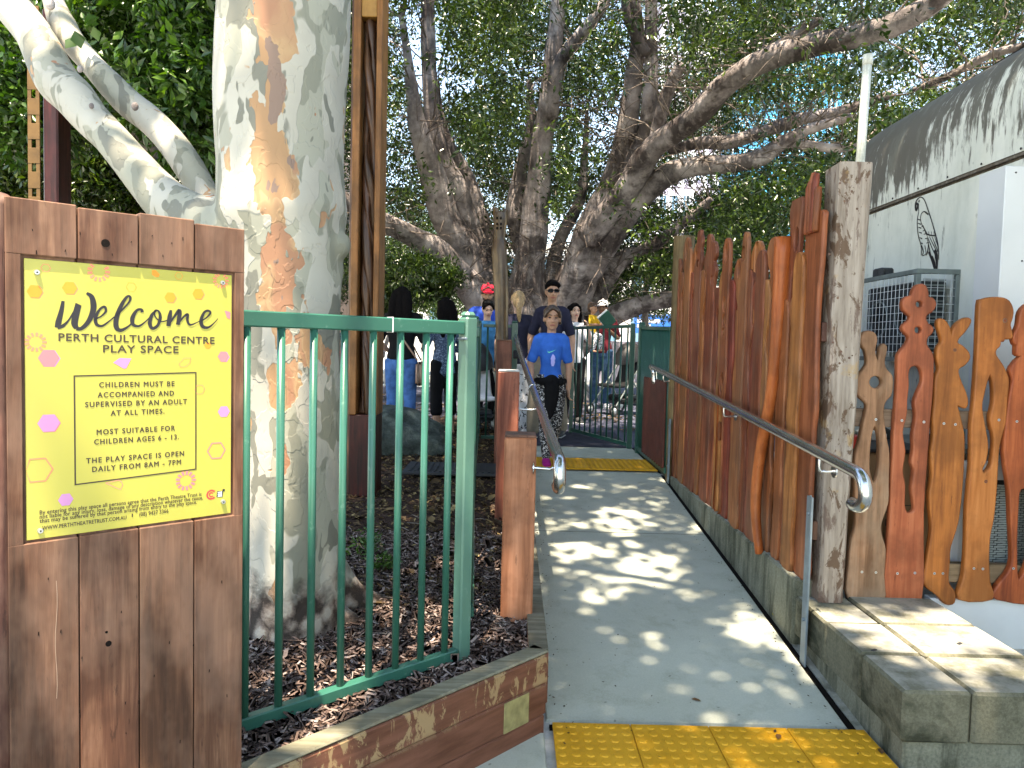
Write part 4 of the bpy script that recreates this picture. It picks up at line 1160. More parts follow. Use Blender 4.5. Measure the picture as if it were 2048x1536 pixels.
# ------------------------------------------------------------------ tall carved paling fence along the right of the ramp
PXF = 1.372                              # face of the palings
tf = thing('carved_paling_fence', 'tall fence of dark orange carved wooden palings, each with its own head, along the ramp', 'fence', (PXF, 4.8, .38))
def dep(px, py=500): return PX(px, py, PXF).y
def paling(px, ytop, wpx, kind='round', mat='paling', ybot=None, holes=(), wav=.12, label=None, neck=None, thick=.026, off=0.0, seed=0):
    """wpx = width in the photograph's pixels at mid height; holes = (y px, half w, half h in m, offset in w)"""
    y = dep(px)
    w = min(.095 if kind == 'hand' else .075, abs(dep(px + wpx / 2) - dep(px - wpx / 2)) / 2)
    z1 = PX(px, ytop, PXF).z; z0 = .395 if ybot is None else ybot
    rr = random.Random(seed + int(px))
    H = z1 - z0
    prof = []                            # (z, left, right) half widths
    n = 9
    for i in range(n):
        f = i / (n - 1) * .78
        a = w * .87 * (1 + wav * rr.uniform(-1, 1)); b_ = w * .87 * (1 + wav * rr.uniform(-1, 1)); o = w * wav * rr.uniform(-1, 1) * (1.6 if f > .35 else .4)
        prof.append((z0 + H * f, a - o, b_ + o))
    def head(*q): return [(z1 - h, w * a, w * b_) for h, a, b_ in q]
    if kind == 'round': prof += head((.30, .9, .9), (.14, .95, .95), (.05, .85, .85), (.012, .5, .5), (0, .15, .15))
    if kind == 'knob': prof += head((.36, .75, .75), (.26, .38, .38), (.19, .32, .32), (.14, .8, .8), (.08, 1.15, 1.15), (.02, .8, .8), (0, .2, .2))
    if kind == 'loop': prof += head((.40, .7, .7), (.33, .4, .4), (.25, .85, .85), (.15, 1.25, 1.25), (.06, 1.1, 1.1), (.015, .6, .6), (0, .2, .2))
    if kind == 'finger': prof += head((.3, .9, .6), (.2, .95, .45), (.1, .9, .35), (.03, .7, .2), (0, .4, -.1))
    if kind == 'bone': prof += head((.95, 1.25, .6), (.85, .8, .75), (.72, .95, 1.05), (.60, 1.0, 1.0), (.42, .8, .75), (.28, .72, .7), (.14, .82, .8), (.05, 1.0, 1.0), (.0, .9, .7), (-.012, .3, .8), (-.02, 0, .5))
    if kind == 'beak': prof += head((.42, .8, .8), (.34, .5, .5), (.26, .7, .9), (.2, 1.1, 1.0), (.14, .4, 1.1), (.1, 1.0, 1.1), (.04, .9, 1.0), (0, .2, .4))
    if kind == 'animal': prof += head((.4, .8, .8), (.3, .5, .9), (.22, .6, 1.3), (.16, 1.0, 1.2), (.10, 1.2, .6), (.05, 1.1, .6), (.01, .5, .5), (0, .2, .2))
    if kind == 'crown': prof += head((.38, .8, .8), (.3, .6, .6), (.22, 1.0, .8), (.15, .6, .6), (.08, .9, .9), (.03, .4, .9), (0, .2, .6))
    if kind == 'hand': prof += head((1.0, 1.0, 1.0), (.8, .85, .85), (.62, .72, .76), (.45, .78, .82), (.30, .95, .95), (.15, .98, 1.0), (.09, .9, 1.0))
    if kind == 'log': prof += head((.6, .95, 1.0), (.3, 1.0, 1.0), (.1, 1.02, 1.02), (.0, 1.0, 1.0))
    if kind == 'flat': prof += head((.2, 1, 1), (.01, 1, 1), (0, .9, .9))
    hz_ = {'bone': .95, 'hand': 1.0, 'log': .6, 'loop': .40, 'beak': .42, 'animal': .40, 'crown': .38, 'knob': .36}.get(kind, .30)
    prof = [q for k_, q in enumerate(prof) if k_ >= n or q[0] < z1 - hz_ - .04]
    right = [(y + b_, z) for z, a, b_ in prof]; left = [(y - a, z) for z, a, b_ in prof]
    outline_ = right + left[::-1]
    hl = []
    for (yp, hw, hh, of) in holes:
        zc = PX(px, yp, PXF).z
        hw = w * .48; hh = hh * 1.35; of = max(-.3, min(.3, of))
        hl.append([(y + of * w + hw * math.cos(2 * math.pi * q / 10), zc + hh * math.sin(2 * math.pi * q / 10)) for q in range(10)])
    # board local x -> world y, local y -> world z, local z -> world x
    Mx = Matrix(((0, 0, 1, PXF + thick / 2 + off), (1, 0, 0, 0), (0, 1, 0, 0), (0, 0, 0, 1)))
    o = cutout('carved_paling', outline_, hl, thick, min(.007, w * .2), Mx, M[mat], tf, 3, label)
    if hl and max(v.co.z for v in o.data.vertices) > z1 + .1:
        bpy.data.objects.remove(o); o = cutout('carved_paling', outline_, [], thick, .006, Mx, M[mat], tf, 3, label)
    for v in o.data.vertices:
        v.co.z = min(v.co.z, z1 + .004); v.co.y = max(y - w * 2.2, min(y + w * 2.2, v.co.y))
    return o
# back log post at the far end, and the back rails
bpx = P(1367, 800, 6.22)
b = MB(); b.tube([(1.43, 6.33, .3), (1.43, 6.34, 1.4), (1.43, 6.33, P(1370, 472, 6.3).z)], .088, 20, ref=(0, 1, 0), cap=False, lump=.05)
obj('log_post', b, M['logpost'], tf, smooth=False, label='greenish round log at the far end of the carved palings')
for zr in (.62, 1.55):
    b = MB(); b.box((PXF + .075, 4.9, zr), (.045, 2.95, .09), bev=.004); obj('back_rail', b, M['sleeper_dark'], tf)
# (centre px, top py, width px, head, material, holes)
PAL = [(1356, 518, 16, 'knob', 'paling', ()), (1366, 476, 15, 'loop', 'paling', ((505, .020, .055, 0),)), (1376, 496, 13, 'round', 'paling', ()), (1386, 487, 15, 'loop', 'paling', ((512, .022, .035, 0),)),
       (1397, 462, 16, 'crown', 'paling', ((525, .028, .022, .6),)), (1409, 470, 16, 'animal', 'paling', ()), (1424, 484, 18, 'beak', 'paling', ((560, .010, .03, 0),)), (1437, 557, 18, 'round', 'paling', ((608, .014, .022, -.3), (608, .014, .022, .5))),
       (1452, 478, 22, 'round', 'palingred', ((506, .022, .05, 0), (608, .026, .045, 0), (640, .024, .038, 0), (662, .020, .026, 0), (758, .018, .035, -.2), (775, .022, .05, 0), (868, .02, .05, 0))),
       (1470, 518, 20, 'loop', 'paling', ((538, .022, .045, 0), (600, .018, .05, .2))), (1487, 467, 22, 'finger', 'paling', ((507, .018, .035, 0),)), (1504, 484, 20, 'loop', 'paling', ((535, .010, .16, 0),)),
       (1520, 502, 18, 'round', 'paling', ()), (1537, 476, 22, 'knob', 'paling', ((600, .030, .045, -.5),)), (1558, 478, 22, 'log', 'palingbright', ()), (1579, 402, 32, 'bone', 'paling', ((480, .010, .05, -.4), (700, .014, .30, .2))),
       (1596, 506, 20, 'round', 'paling', ()), (1616, 392, 38, 'hand', 'palingred', ())]
for i, (px, yt, w, kd, mt, hl) in enumerate(PAL):
    lab = {'log': 'bright orange smooth rounded log paling', 'bone': 'tall paling with a bone shaped head', 'hand': 'tallest reddish paling carved as an arm with raised fingers', 'palingred': 'reddish paling pierced by oval holes'}.get(kd if kd in ('log', 'bone', 'hand') else mt)
    if kd == 'log':
        y = dep(px + 4); z1 = PX(px, yt, PXF).z
        pts = [(PXF - .012, dep(1549) + .0, .36), (PXF - .03, dep(1543), .62), (PXF - .02, dep(1545), .9), (PXF + .0, dep(1556), 1.25), (PXF + .004, dep(1562), 1.6), (PXF + .004, dep(1566), z1)]
        b = MB(); b.tube(catmull(pts, 4), lerp_list([.022, .028, .030, .031, .038, .050], 4), 16, ref=(0, 1, 0), cap=False, lump=.03); obj('carved_paling', b, M[mt], tf, lab, True); continue
    paling(px, yt, w * .98, kd, mt, holes=hl, off=.022 * (i % 2) + (.0 if w > 20 else .004), label=lab, ybot=.38 + .02 * ((i * 7) % 3) / 2)
    if kd == 'hand':
        y = dep(px); z1 = PX(px, 392, PXF).z
        for j, (dy, hz, r_) in enumerate([(-.050, .07, .019), (-.017, .10, .020), (.017, .09, .019), (.050, .02, .018)]):
            b = MB(); b.tube([(PXF + .012, y - dy, z1 - .17), (PXF + .014, y - dy * 1.05, z1 + hz * .5), (PXF + .02, y - dy * .98, z1 + hz)], [(r_, .017)] * 2 + [(r_ * .8, .013)], 10, ref=(0, 1, 0)); obj('carved_finger', b, M[mt], tf, smooth=True)
for j, (px, yt, kd) in enumerate([(1361, 545, 'knob'), (1371, 530, 'round'), (1381, 545, 'knob'), (1391, 520, 'round'), (1403, 540, 'loop'), (1417, 530, 'round'), (1431, 575, 'knob'), (1444, 540, 'round'), (1461, 560, 'round'), (1479, 555, 'knob'), (1496, 540, 'round'), (1512, 560, 'knob'), (1529, 560, 'loop'), (1547, 590, 'round'), (1569, 600, 'round'), (1588, 590, 'knob')]):
    paling(px, yt, 10 + j * .35, kd, ('paling', 'paling', 'palingred')[j % 3], off=.012, seed=31, wav=.2, ybot=.385)
for j, px in enumerate((1362, 1382, 1404, 1430, 1445, 1462, 1495, 1512, 1530)):            # plainer battens filling the gaps behind
    paling(px, 650 + (j * 37) % 60, 15, 'round', 'sleeper_dark', off=.045, seed=50, wav=.06)
# dark rubber-belt strip hanging behind, seen through the last gaps
b = MB()
for k in range(44): b.box((PXF + .085, 3.56 + .012 * math.sin(k * .5), .50 + k * .016), (.02, .05, .010), bev=.002)
o = obj('tyre_strip', b, M['black']); tag(o, 'black ribbed tyre strip hanging behind the nearest tall paling', 'rubber strip')

# ------------------------------------------------------------------ pale weathered sleeper post
pp0, pp1 = P(1633, 1100, 3.37), P(1702, 1100, 3.37)
tp = thing('weathered_post', 'pale weathered square timber post with flaking brown paint standing on the concrete ledge', 'timber post', ((pp0.x + pp1.x) / 2, 3.42, .3))
zt_p = P(1695, 324, 3.37).z
b = MB(); n_ = 14; hw = .094; vs = []; fs = []
for i in range(n_ + 1):
    z = .298 + (zt_p - .298) * i / n_; s_ = 1 + .03 * noise.noise(Vector((0, 0, z * 3)))
    fz = (z - .3) / 2.04; xc = 1.503 + .023 * fz + .004 * noise.noise(Vector((5, 0, z * 2))); hx = (.056 + .020 * fz) * s_; hy = .085 * (1 + .02 * noise.noise(Vector((9, 0, z * 3))))
    c_ = .012
    ring = [(-hx + c_, -hy), (hx - c_, -hy), (hx, -hy + c_), (hx, hy - c_), (hx - c_, hy), (-hx + c_, hy), (-hx, hy - c_), (-hx, -hy + c_)]
    vs += [(xc + q[0], 3.455 + q[1], z + (.006 * noise.noise(Vector((q[0] * 30, q[1] * 30, 0))) if i == n_ else 0)) for q in ring]
for i in range(n_):
    for k in range(8): fs.append((i * 8 + k, i * 8 + (k + 1) % 8, (i + 1) * 8 + (k + 1) % 8, (i + 1) * 8 + k))
fs += [tuple(range(8))[::-1], tuple(n_ * 8 + k for k in range(8))]
b.add(vs, fs); obj('post_shaft', b, M['totem'], tp)
for _ in range(18):
    px, py = rnd.uniform(1655, 1725), rnd.uniform(360, 900); p = P(px, py, 3.369); b = MB()
    b.tube([p, p + Vector((0, .004, 0))], rnd.uniform(.002, .006), 9, ref=(1, 0, 0), cap=False); obj('knot_hole', b, M['sleeper_dark'], tp)
# white pipe standing behind it
pb, pt = P(1720, 330, 3.75), P(1736, 110, 3.75)
wp = thing('white_pipe', 'grimy white plastic pipe with end cap rising behind the pale timber post', 'pipe', (pb.x, 3.75, 0))
b = MB(); b.tube([(pb.x - .03, 3.75, 0), (pb.x, 3.75, pb.z), (pt.x, 3.75, pt.z)], .0215, 16, cap=False); obj('pipe_shaft', b, M['pvc'], wp, smooth=True)
b = MB(); b.tube([(pt.x, 3.75, pt.z - .05), (pt.x, 3.75, pt.z + .0)], .0245, 16, cap=False); obj('pipe_cap', b, M['pvc'], wp, smooth=True)

# ------------------------------------------------------------------ low fence of sawn figures
YF = 3.46
ff = thing('carved_figure_fence', 'row of flat orange boards sawn into figures on two rails at the right', 'fence', (2.0, YF, .3))
def FP(px, py, y=YF): q = P(px, py, y); return (q.x, q.z)
MF = Matrix(((1, 0, 0, 0), (0, 0, -1, YF + .018), (0, 1, 0, 0), (0, 0, 0, 1)))
def figure(name, out, holes, mat, label, y=YF, th=.036):
    mx = Matrix(((1, 0, 0, 0), (0, 0, -1, y + th / 2), (0, 1, 0, 0), (0, 0, 0, 1)))
    o = cutout(name, [FP(*p, y) for p in out], [[FP(*p, y) for p in h] for h in holes], th, .007, mx, M[mat], ff, 3, label)
    return o
def circ(cx, cy, rx, ry=None, n=12): return [(cx + rx * math.cos(2 * math.pi * k / n), cy + (ry or rx) * math.sin(2 * math.pi * k / n)) for k in range(n)]
figure('carved_figure', [(1700, 1199), (1701, 1125), (1706, 1080), (1714, 1050), (1713, 1000), (1712, 918), (1720.6, 888), (1728, 854), (1735, 824), (1735, 806), (1719, 790), (1717.5, 770), (1720, 752), (1733, 735), (1737, 722), (1733, 700), (1727, 692), (1723.5, 680), (1728, 668), (1738, 664), (1749, 668), (1753, 680), (1750, 693), (1749, 705), (1754, 722), (1758, 726), (1761, 710), (1763, 697), (1768, 690), (1772.5, 695), (1771, 708), (1768, 722), (1771, 738), (1783, 752), (1784.5, 770), (1781, 790), (1770, 803), (1766, 818), (1766, 836), (1772, 878), (1777, 908), (1776, 967), (1775, 1006), (1762, 1045), (1762, 1070), (1770, 1100), (1767, 1150), (1765, 1203)],
       [circ(1752, 764.5, 15), [(1749, 850), (1742, 870), (1738, 905), (1738, 940), (1744, 964), (1750, 968), (1756, 958), (1761, 925), (1761, 880), (1756, 857)]], 'figgrey', 'board sawn as a snail-like figure with a ball on a stalk and a round eye')
figure('carved_figure', [(1775, 1204), (1782, 1051), (1789.6, 878), (1796, 790), (1798, 740), (1799, 712), (1809, 697), (1818, 685), (1820, 673), (1812, 664), (1808, 656), (1812, 649), (1820, 643), (1823, 632), (1816, 625), (1809, 617), (1808, 604), (1814, 596), (1825, 593), (1829, 583), (1834, 574), (1843, 570), (1851, 573), (1855, 583), (1857, 595), (1866, 598), (1871, 608), (1865, 621), (1854, 628), (1851, 638), (1856, 648), (1865, 656), (1863.5, 665), (1854, 675), (1852.5, 690), (1864, 708), (1866, 730), (1864, 780), (1859, 840), (1856, 878), (1846, 1026), (1841, 1207)],
       [circ(1839, 608.5, 9), circ(1837, 660, 9.5), [(1831, 729), (1820, 734), (1815.5, 748), (1816, 771), (1813, 800), (1812, 829), (1804, 864), (1809, 903), (1804, 942), (1809, 972), (1808, 1010), (1813, 1026), (1820, 1029), (1829, 1024), (1831.5, 1012), (1826.5, 977), (1831, 942), (1826, 925), (1830, 898), (1829, 869), (1835, 834), (1832, 805), (1841, 780), (1848, 762), (1847, 745), (1841, 733)]], 'figred', 'tall red board with two round holes above a long wavy slot')
figure('carved_figure', [(1908, 1205), (1893, 1207), (1876, 1189), (1856, 1174), (1851, 1154), (1858, 1115), (1866, 1056), (1861, 997), (1867, 952), (1865, 908), (1870, 869), (1869, 835), (1872.5, 800), (1874, 758), (1881, 738), (1877, 716), (1879, 696), (1887, 684), (1884, 668), (1879, 652), (1880, 641), (1886, 640), (1893, 646), (1899, 657), (1901, 670), (1905, 673), (1909, 660), (1917, 648), (1931, 638.5), (1940, 639), (1939, 648), (1929, 663), (1918, 675), (1914, 686), (1926, 694), (1937, 706), (1938, 718), (1929, 729), (1919, 735), (1916, 746), (1923, 767), (1931, 786), (1935, 803), (1932, 814), (1924, 812), (1914, 809), (1917, 824), (1927, 869), (1927, 918), (1922.5, 987), (1915, 1046), (1900, 1095), (1898, 1125), (1896, 1164), (1908, 1184)],
       [], 'figure', 'board sawn as a rabbit with upright ears')
figure('carved_figure', [(1921, 1198), (1930, 1154), (1935, 1095), (1937, 1016), (1945, 928), (1946, 854), (1951, 800), (1957, 709), (1961, 611.5), (1968, 601), (1981, 597), (2003, 597), (2018, 603), (2025.5, 620), (2024, 636), (2020, 648), (2022, 660), (2024.5, 673), (2017, 676), (2009, 676), (2007, 681), (2001, 681), (1999, 691), (1991, 700), (1992, 712), (2003, 728), (2012, 746), (2016.5, 764), (2013, 800), (2010, 844), (2001, 878), (1996, 908), (1994, 947), (1991, 992), (1986.5, 1036), (1979, 1075), (1977, 1120), (1979, 1164), (1984, 1198)],
       [[(1981, 747), (1974, 762), (1967, 790), (1963, 815), (1969, 854), (1975, 888), (1972, 918), (1964, 938), (1967, 948), (1976, 945), (1986.5, 928), (1991, 878), (1984, 840), (1990, 805), (1990, 775), (1987, 757)]], 'figure', 'board sawn as a human profile facing right with one bent arm')
figure('carved_figure', [(1996, 1198), (1997, 1174), (2016, 1150), (2027, 1120), (2024, 1040), (2021, 977), (2011, 903), (2017, 829), (2024, 780), (2028, 760), (2024, 740), (2036, 722), (2046, 712), (2036, 708), (2036, 690), (2032, 686), (2030, 673), (2040, 650), (2044, 624), (2060, 608), (2085, 606), (2100, 625), (2102, 740), (2112, 900), (2108, 1050), (2112, 1198)],
       [[(2039, 982), (2036, 1010), (2033, 1080), (2034, 1150), (2042, 1160), (2060, 1120), (2070, 1040), (2066, 990), (2050, 975)]], 'figure', 'board sawn as a face turned left, cut off by the right edge of the photo')
figure('carved_figure', [(2120, 1198), (2125, 900), (2130, 700), (2150, 660), (2190, 680), (2200, 900), (2205, 1198)], [], 'figred', 'plain rounded red board beyond the right edge')
def eye(px, py, r): 
    p = P(px, py, YF - .0005); b = MB(); b.tube([p, p + Vector((0, .003, 0))], r, 14, ref=(1, 0, 0), cap=False); obj('drilled_eye', b, M['sleeper_dark'], ff)
    b = MB(); b.tube([p + Vector((0, -.0008, 0)), p + Vector((0, .002, 0))], r * .55, 12, ref=(1, 0, 0), cap=False); obj('drilled_eye', b, M['palingred'], ff)
eye(1910, 700, .008); eye(2010, 641, .011); eye(1972, 963, .008)
for px, py in [(1752, 839), (1804, 841), (1848, 844), (1888, 847), (1911, 849), (1998, 840), (2034, 843), (1724, 1144), (1752, 1145), (1795, 1147), (1830, 1146), (1869, 1147), (1886, 1147), (1948, 1137), (1966, 1138), (2027, 1137)]:
    p = P(px, py, YF - .0008); b = MB(); b.tube([p, p + Vector((0, .002, 0))], .0062, 12, ref=(1, 0, 0), cap=False); s1 = obj('screw', b, M['screw'], ff)
    b = MB(); b.tube([p + Vector((0, -.0006, 0)), p + Vector((0, .001, 0))], .0022, 6, ref=(1, 0, 0), cap=False); obj('screw_socket', b, M['dark'], s1)
for (pya, pyb) in ((820, 856), (1125, 1162)):
    za, zb_ = P(1850, pya, YF + .05).z, P(1850, pyb, YF + .05).z
    b = MB(); b.box((2.25, YF + .062, (za + zb_) / 2), (1.28, .045, za - zb_), bev=.004); obj('rail', b, M['rail'], ff)

# ------------------------------------------------------------------ clutter in the yard behind the figures
yb = 3.66
def bx(name, label, cat, px0, py0, px1, py1, y, dy, mat, bev=.006, parts=None):
    a, c = P(px0, py0, y), P(px1, py1, y)
    t = thing(name, label, cat, ((a.x + c.x) / 2, y, c.z)); b = MB()
    b.box(((a.x + c.x) / 2, y + dy / 2, (a.z + c.z) / 2), (abs(c.x - a.x), dy, abs(a.z - c.z)), bev=bev); obj('body', b, mat, t); return t
yard = sheet('yard_ground', [1.5, 2.4, 3.4], [3.5, 5, 6.9], lambda x, y: .012 + .0 * x, M['kerb']); tag(yard, 'dim concrete yard floor behind the figure fence', None, None, 'structure')
ct = bx('cardboard_box', 'large brown cardboard carton standing behind the red wavy-slot board', 'box', 1700, 905, 1862, 1128, yb + .03, .40, M['cardboard'])
a = P(1712, 903, yb + .03); c = P(1862, 903, yb + .03)
b = MB(); b.box(((a.x + c.x) / 2, yb + .21, a.z + .012), (c.x - a.x + .03, .45, .018), bev=.004); obj('lid', b, M['black'], ct)
for k, (px, py, w, h) in enumerate([(1777, 1000, 8, 8), (1775, 1016, 14, 2), (1775, 1024, 14, 2), (1776, 1045, 10, 14), (1776, 1062, 9, 10), (1816, 1011, 12, 2)]):
    a = P(px - w / 2, py - h / 2, yb + .029); c = P(px + w / 2, py + h / 2, yb + .029)
    b = MB(); b.box(((a.x + c.x) / 2, yb + .0285, (a.z + c.z) / 2), (c.x - a.x, .001, a.z - c.z)); obj('printed_mark', b, M['print_brown'], ct)
bx('red_crate', 'red plastic crate corner showing between the pale post and the snail board', 'crate', 1698, 872, 1728, 898, yb, .2, M['redplastic'])
bx('red_crate', 'red plastic crate low down behind the red board', 'crate', 1698, 1158, 1790, 1190, yb, .2, M['redplastic'])
tb = thing('work_table', 'dark cluttered table top behind the figures', 'table', (2.3, 4.0, 0))
zt2 = P(1850, 890, 3.9).z
b = MB(); b.box((2.25, 4.15, zt2 - .02), (1.2, .62, .03), bev=.004); obj('table_top', b, M['steelgrey'], tb)
for (x, y) in ((1.72, 3.9), (2.78, 3.9), (1.72, 4.4), (2.78, 4.4)):
    b = MB(); b.box((x, y, zt2 / 2 - .02), (.04, .04, zt2 - .03), bev=.003); obj('leg', b, M['dark'], tb)
for k in range(9):
    x = 1.75 + k * .115 + rnd.uniform(-.02, .02); y = 4.0 + rnd.uniform(0, .2)
    m_ = [M['black'], M['steelgrey'], M['white'], M['dark'], M['redplastic'], M['black'], M['white'], M['steelgrey'], M['dark']][k]
    b = MB(); b.box((x, y, zt2 + .02 + rnd.uniform(0, .02)), (rnd.uniform(.06, .13), rnd.uniform(.08, .16), rnd.uniform(.02, .06)), Matrix.Rotation(rnd.uniform(-.6, .6), 3, 'Z'), bev=.006)
    if k == 4: continue
    lab = ['small black case at the left end of the yard table', 'flat grey tin on the yard table', 'small white tub at the left of the yard table', 'dark box near the middle of the yard table', '', 'black case beside the middle of the yard table', 'white tray toward the right of the yard table', 'grey tin lid near the right end of the yard table', 'dark bundle at the right end of the yard table'][k]
    tag(obj(['case', 'tin', 'tub', 'small_box', '', 'case', 'tray', 'tin', 'bundle'][k], b, m_), lab, ['case', 'tin', 'tub', 'box', '', 'case', 'tray', 'tin', 'bundle'][k])
# white bucket seen above the table
q = P(1990, 860, 3.95); b = MB(); b.tube([(q.x, 3.98, zt2), (q.x, 3.98, zt2 + .16)], [.06, .075], 18, cap=False); tag(obj('bucket', b, M['white'], None, None, True), 'round white bucket behind the human-profile board', 'bucket')
# white-framed panel of woven strips
wk = thing('woven_panel', 'white-framed panel of grey woven strips behind the human-profile board', 'panel', (2.5, 3.7, .3))
a = P(1925, 930, 3.62); c = P(2110, 1200, 3.62); a2 = P(1900, 1200, 3.62)
b = MB(); b.box(((a.x + c.x) / 2 - .02, 3.63, a.z - .025), (c.x - a.x + .06, .03, .09), bev=.004); obj('top_frame', b, M['white'], wk)
b = MB(); b.tube([(a2.x + .02, 3.625, .30), (a.x + .0, 3.625, a.z - .05)], [(.045, .012), (.030, .012)], 4, ref=(1, 0, 0), cap=False); obj('side_frame', b, M['white'], wk)
b = MB(); rows = 44; cols = 15; w_ = (c.x - a.x) ; x0_ = a2.x + .06
for r_ in range(rows):
    for c_ in range(cols + 2):
        x = x0_ + (c_ + .5 * (r_ % 2)) * .031; z = .31 + r_ * (a.z - .09 - .31) / rows
        b.box((x, 3.640 + .004 * ((c_ + r_) % 2), z), (.028, .004, .0085), Matrix.Rotation(rnd.uniform(-.05, .05), 3, 'Y'))
o = obj('woven_strips', b, M['wicker'], wk); o['kind'] = 'stuff'
b = MB(); b.box(((a2.x + c.x) / 2 + .03, 3.67, (.3 + a.z) / 2), (c.x - a2.x, .01, a.z - .35)); obj('dark_backing', b, M['black'], wk)

# ------------------------------------------------------------------ rendered white building with a rounded shoulder
XW = 2.9
bd = thing('white_building', 'off-white rendered building with rounded dark-stained top edge on the right', 'building', (3.6, 5, 0))
YE = 6.85; ZT = 3.46; RR = .50
# profile from the wall up and over, swept along y and wrapped round the far corner
prof = [(0, -.1), (0, 1.0), (0, 2.0), (0, 2.595)] ; 
prof_up = [(0, 2.64), (0, ZT - RR)] + [(RR * (1 - math.cos(R(a))), ZT - RR + RR * math.sin(R(a))) for a in (15, 30, 45, 60, 75, 90)] + [(1.6, ZT + .02), (2.4, ZT + .02)]
def sweep(prof, name, mat, inset=0.0):
    RC = .38
    # path: from the viewer side to the far corner, then rounded corner, then away to the right
    path_ = [((XW, y), (-1, 0)) for y in (-1.5, 1, 2.5, 3.5, 4.2, 5, 5.8, YE - RC)] + [((XW + RC - RC * math.cos(R(a)), YE - RC + RC * math.sin(R(a))), (-math.cos(R(a)), math.sin(R(a)))) for a in (18, 36, 54, 72, 90)] + [((XW + 3, YE), (0, 1))]
    vs = []; fs = []
    for (p, n) in path_:
        for (i_, z) in prof: vs.append((p[0] - n[0] * (i_ + inset), p[1] - n[1] * (i_ + inset), z))
    m_ = len(prof)
    for i in range(len(path_) - 1):
        for k in range(m_ - 1): fs.append((i * m_ + k, i * m_ + k + 1, (i + 1) * m_ + k + 1, (i + 1) * m_ + k))
    b = MB(); b.add(vs, [f[::-1] for f in fs]); return obj(name, b, mat, bd, smooth=True)
sweep(prof, 'wall', M['wall']); sweep([(.0, 2.64)] + prof_up[1:], 'roof_shoulder', M['wall'])
sweep([(0, 2.595), (.018, 2.60), (.018, 2.635), (0, 2.64)], 'seam_joint', M['wall_seam'])
b = MB(); b.box((XW - .003, 2.7, 2.622), (.012, 8.0, .016)); obj('seam_strip', b, M['wall_seam'], bd)
# seam bolts
for k in range(9):
    b = MB(); b.ball((XW - .008, 3.6 + k * .36, 2.655), (.004, .008, .008), 8, 5); obj('bolt_head', b, M['black'], bd)
# white boxed column
wc = thing('white_column', 'smooth white boxed column standing against the stained wall at the right edge', 'column', (2.6, 3.7, 0))
a = P(2010, 332, 3.86)
b = MB(); b.box((a.x + .17, 3.96, a.z / 2), (.34, .22, a.z), bev=.004); obj('box_section', b, M['white'], wc)
b = MB(); b.box((P(2047, 600, 3.855).x, 3.853, 1.5), (.004, .004, 1.8)); obj('panel_joint', b, M['dark'], wc)
for py in (345, 522, 640):
    q = P(2044 if py > 400 else 2032, py, 3.85); b = MB(); b.ball(q, .005, 8, 5); obj('rivet', b, M['dark'], wc)

# bird drawing in black line on the wall (flat print)
def WP(px, py, out=.004): p = PX(px, py, XW); return p + Vector((-out, 0, 0))
bird = thing('bird_drawing', 'black line drawing of a perched parrot on the white wall', 'wall drawing', tuple(WP(1857, 540)))
def bp(zx, zy): return (1700 + zx / 4.517, 380 + zy / 4.517)
def ink(st, k=4, closed=False, si=[0]):
    si[0] += 1
    pts = catmull([(*bp(x, y), 0) for x, y, w in st], k); ws = lerp_list([w for x, y, w in st], k); b = MB(); vs = []
    q = [WP(p.x, p.y, .003 + .00008 * (si[0] % 20)) for p in pts]; n = len(q)
    for i in range(n):
        d = q[min(i + 1, n - 1)] - q[max(i - 1, 0)]; d = Vector((0, -d.z, d.y)); d = d.normalized() if d.length > 1e-9 else Vector((0, 1, 0))
        w = ws[i] * .00066 / 2 * (1.0 + abs(d.y) * .7)
        vs += [q[i] - d * w, q[i] + d * w]
    b.add(vs, [(2 * i, 2 * i + 1, 2 * i + 3, 2 * i + 2) for i in range(n - 1)]); obj('ink_line', b, M['print_black'], bird)
ink([(600, 185, 20), (596, 140, 22), (605, 95, 14), (640, 64, 10), (675, 90, 9), (705, 170, 9), (735, 260, 9), (770, 380, 9), (795, 480, 10), (803, 560, 10), (806, 630, 6)])
ink([(600, 118, 16), (618, 135, 22), (612, 165, 18), (602, 192, 8)]); ink([(622, 150, 6), (624, 200, 6), (612, 260, 7), (612, 340, 8), (622, 420, 9), (645, 500, 9), (648, 592, 6)])
ink([(640, 250, 5), (648, 215, 7), (675, 195, 12), (712, 222, 14)]); ink([(640, 240, 6), (648, 300, 6), (680, 360, 10), (700, 400, 14), (775, 415, 10)])
ink([(626, 92, 5), (622, 104, 6), (630, 108, 6), (635, 96, 5), (628, 90, 4)], 3)
for y0 in (262, 300, 335, 380, 430, 475): ink([(612 + (y0 - 260) * .12, y0, 6), (640 + (y0 - 260) * .1, y0 + 10, 12)], 2)
for y0 in (330, 370, 400, 440, 480): ink([(650 + (y0 - 330) * .3, y0, 9), (672 + (y0 - 330) * .3, y0 - 6, 8)], 2)
for x0 in (700, 720, 742, 765): ink([(x0, 412, 5), (x0 - 4, 375, 5)], 2)
for (x0, y0, x1, y1, w) in [(700, 415, 760, 560, 9), (720, 420, 790, 560, 8), (745, 420, 800, 560, 9), (700, 430, 745, 640, 10), (725, 480, 790, 620, 9), (770, 425, 803, 520, 8)]:
    ink([(x0, y0, 4), ((x0 + x1) / 2, (y0 + y1) / 2, w), (x1, y1, w * .7)])
ink([(712, 485, 6), (705, 560, 12), (690, 590, 8)]); ink([(650, 500, 8), (668, 560, 8), (655, 590, 8), (690, 575, 8), (680, 500, 6)])
ink([(715, 560, 16), (750, 640, 26), (775, 726, 22)]); ink([(770, 540, 20), (785, 600, 34), (790, 660, 20), (790, 724, 10)]); ink([(745, 600, 18), (765, 660, 26), (780, 726, 20)])

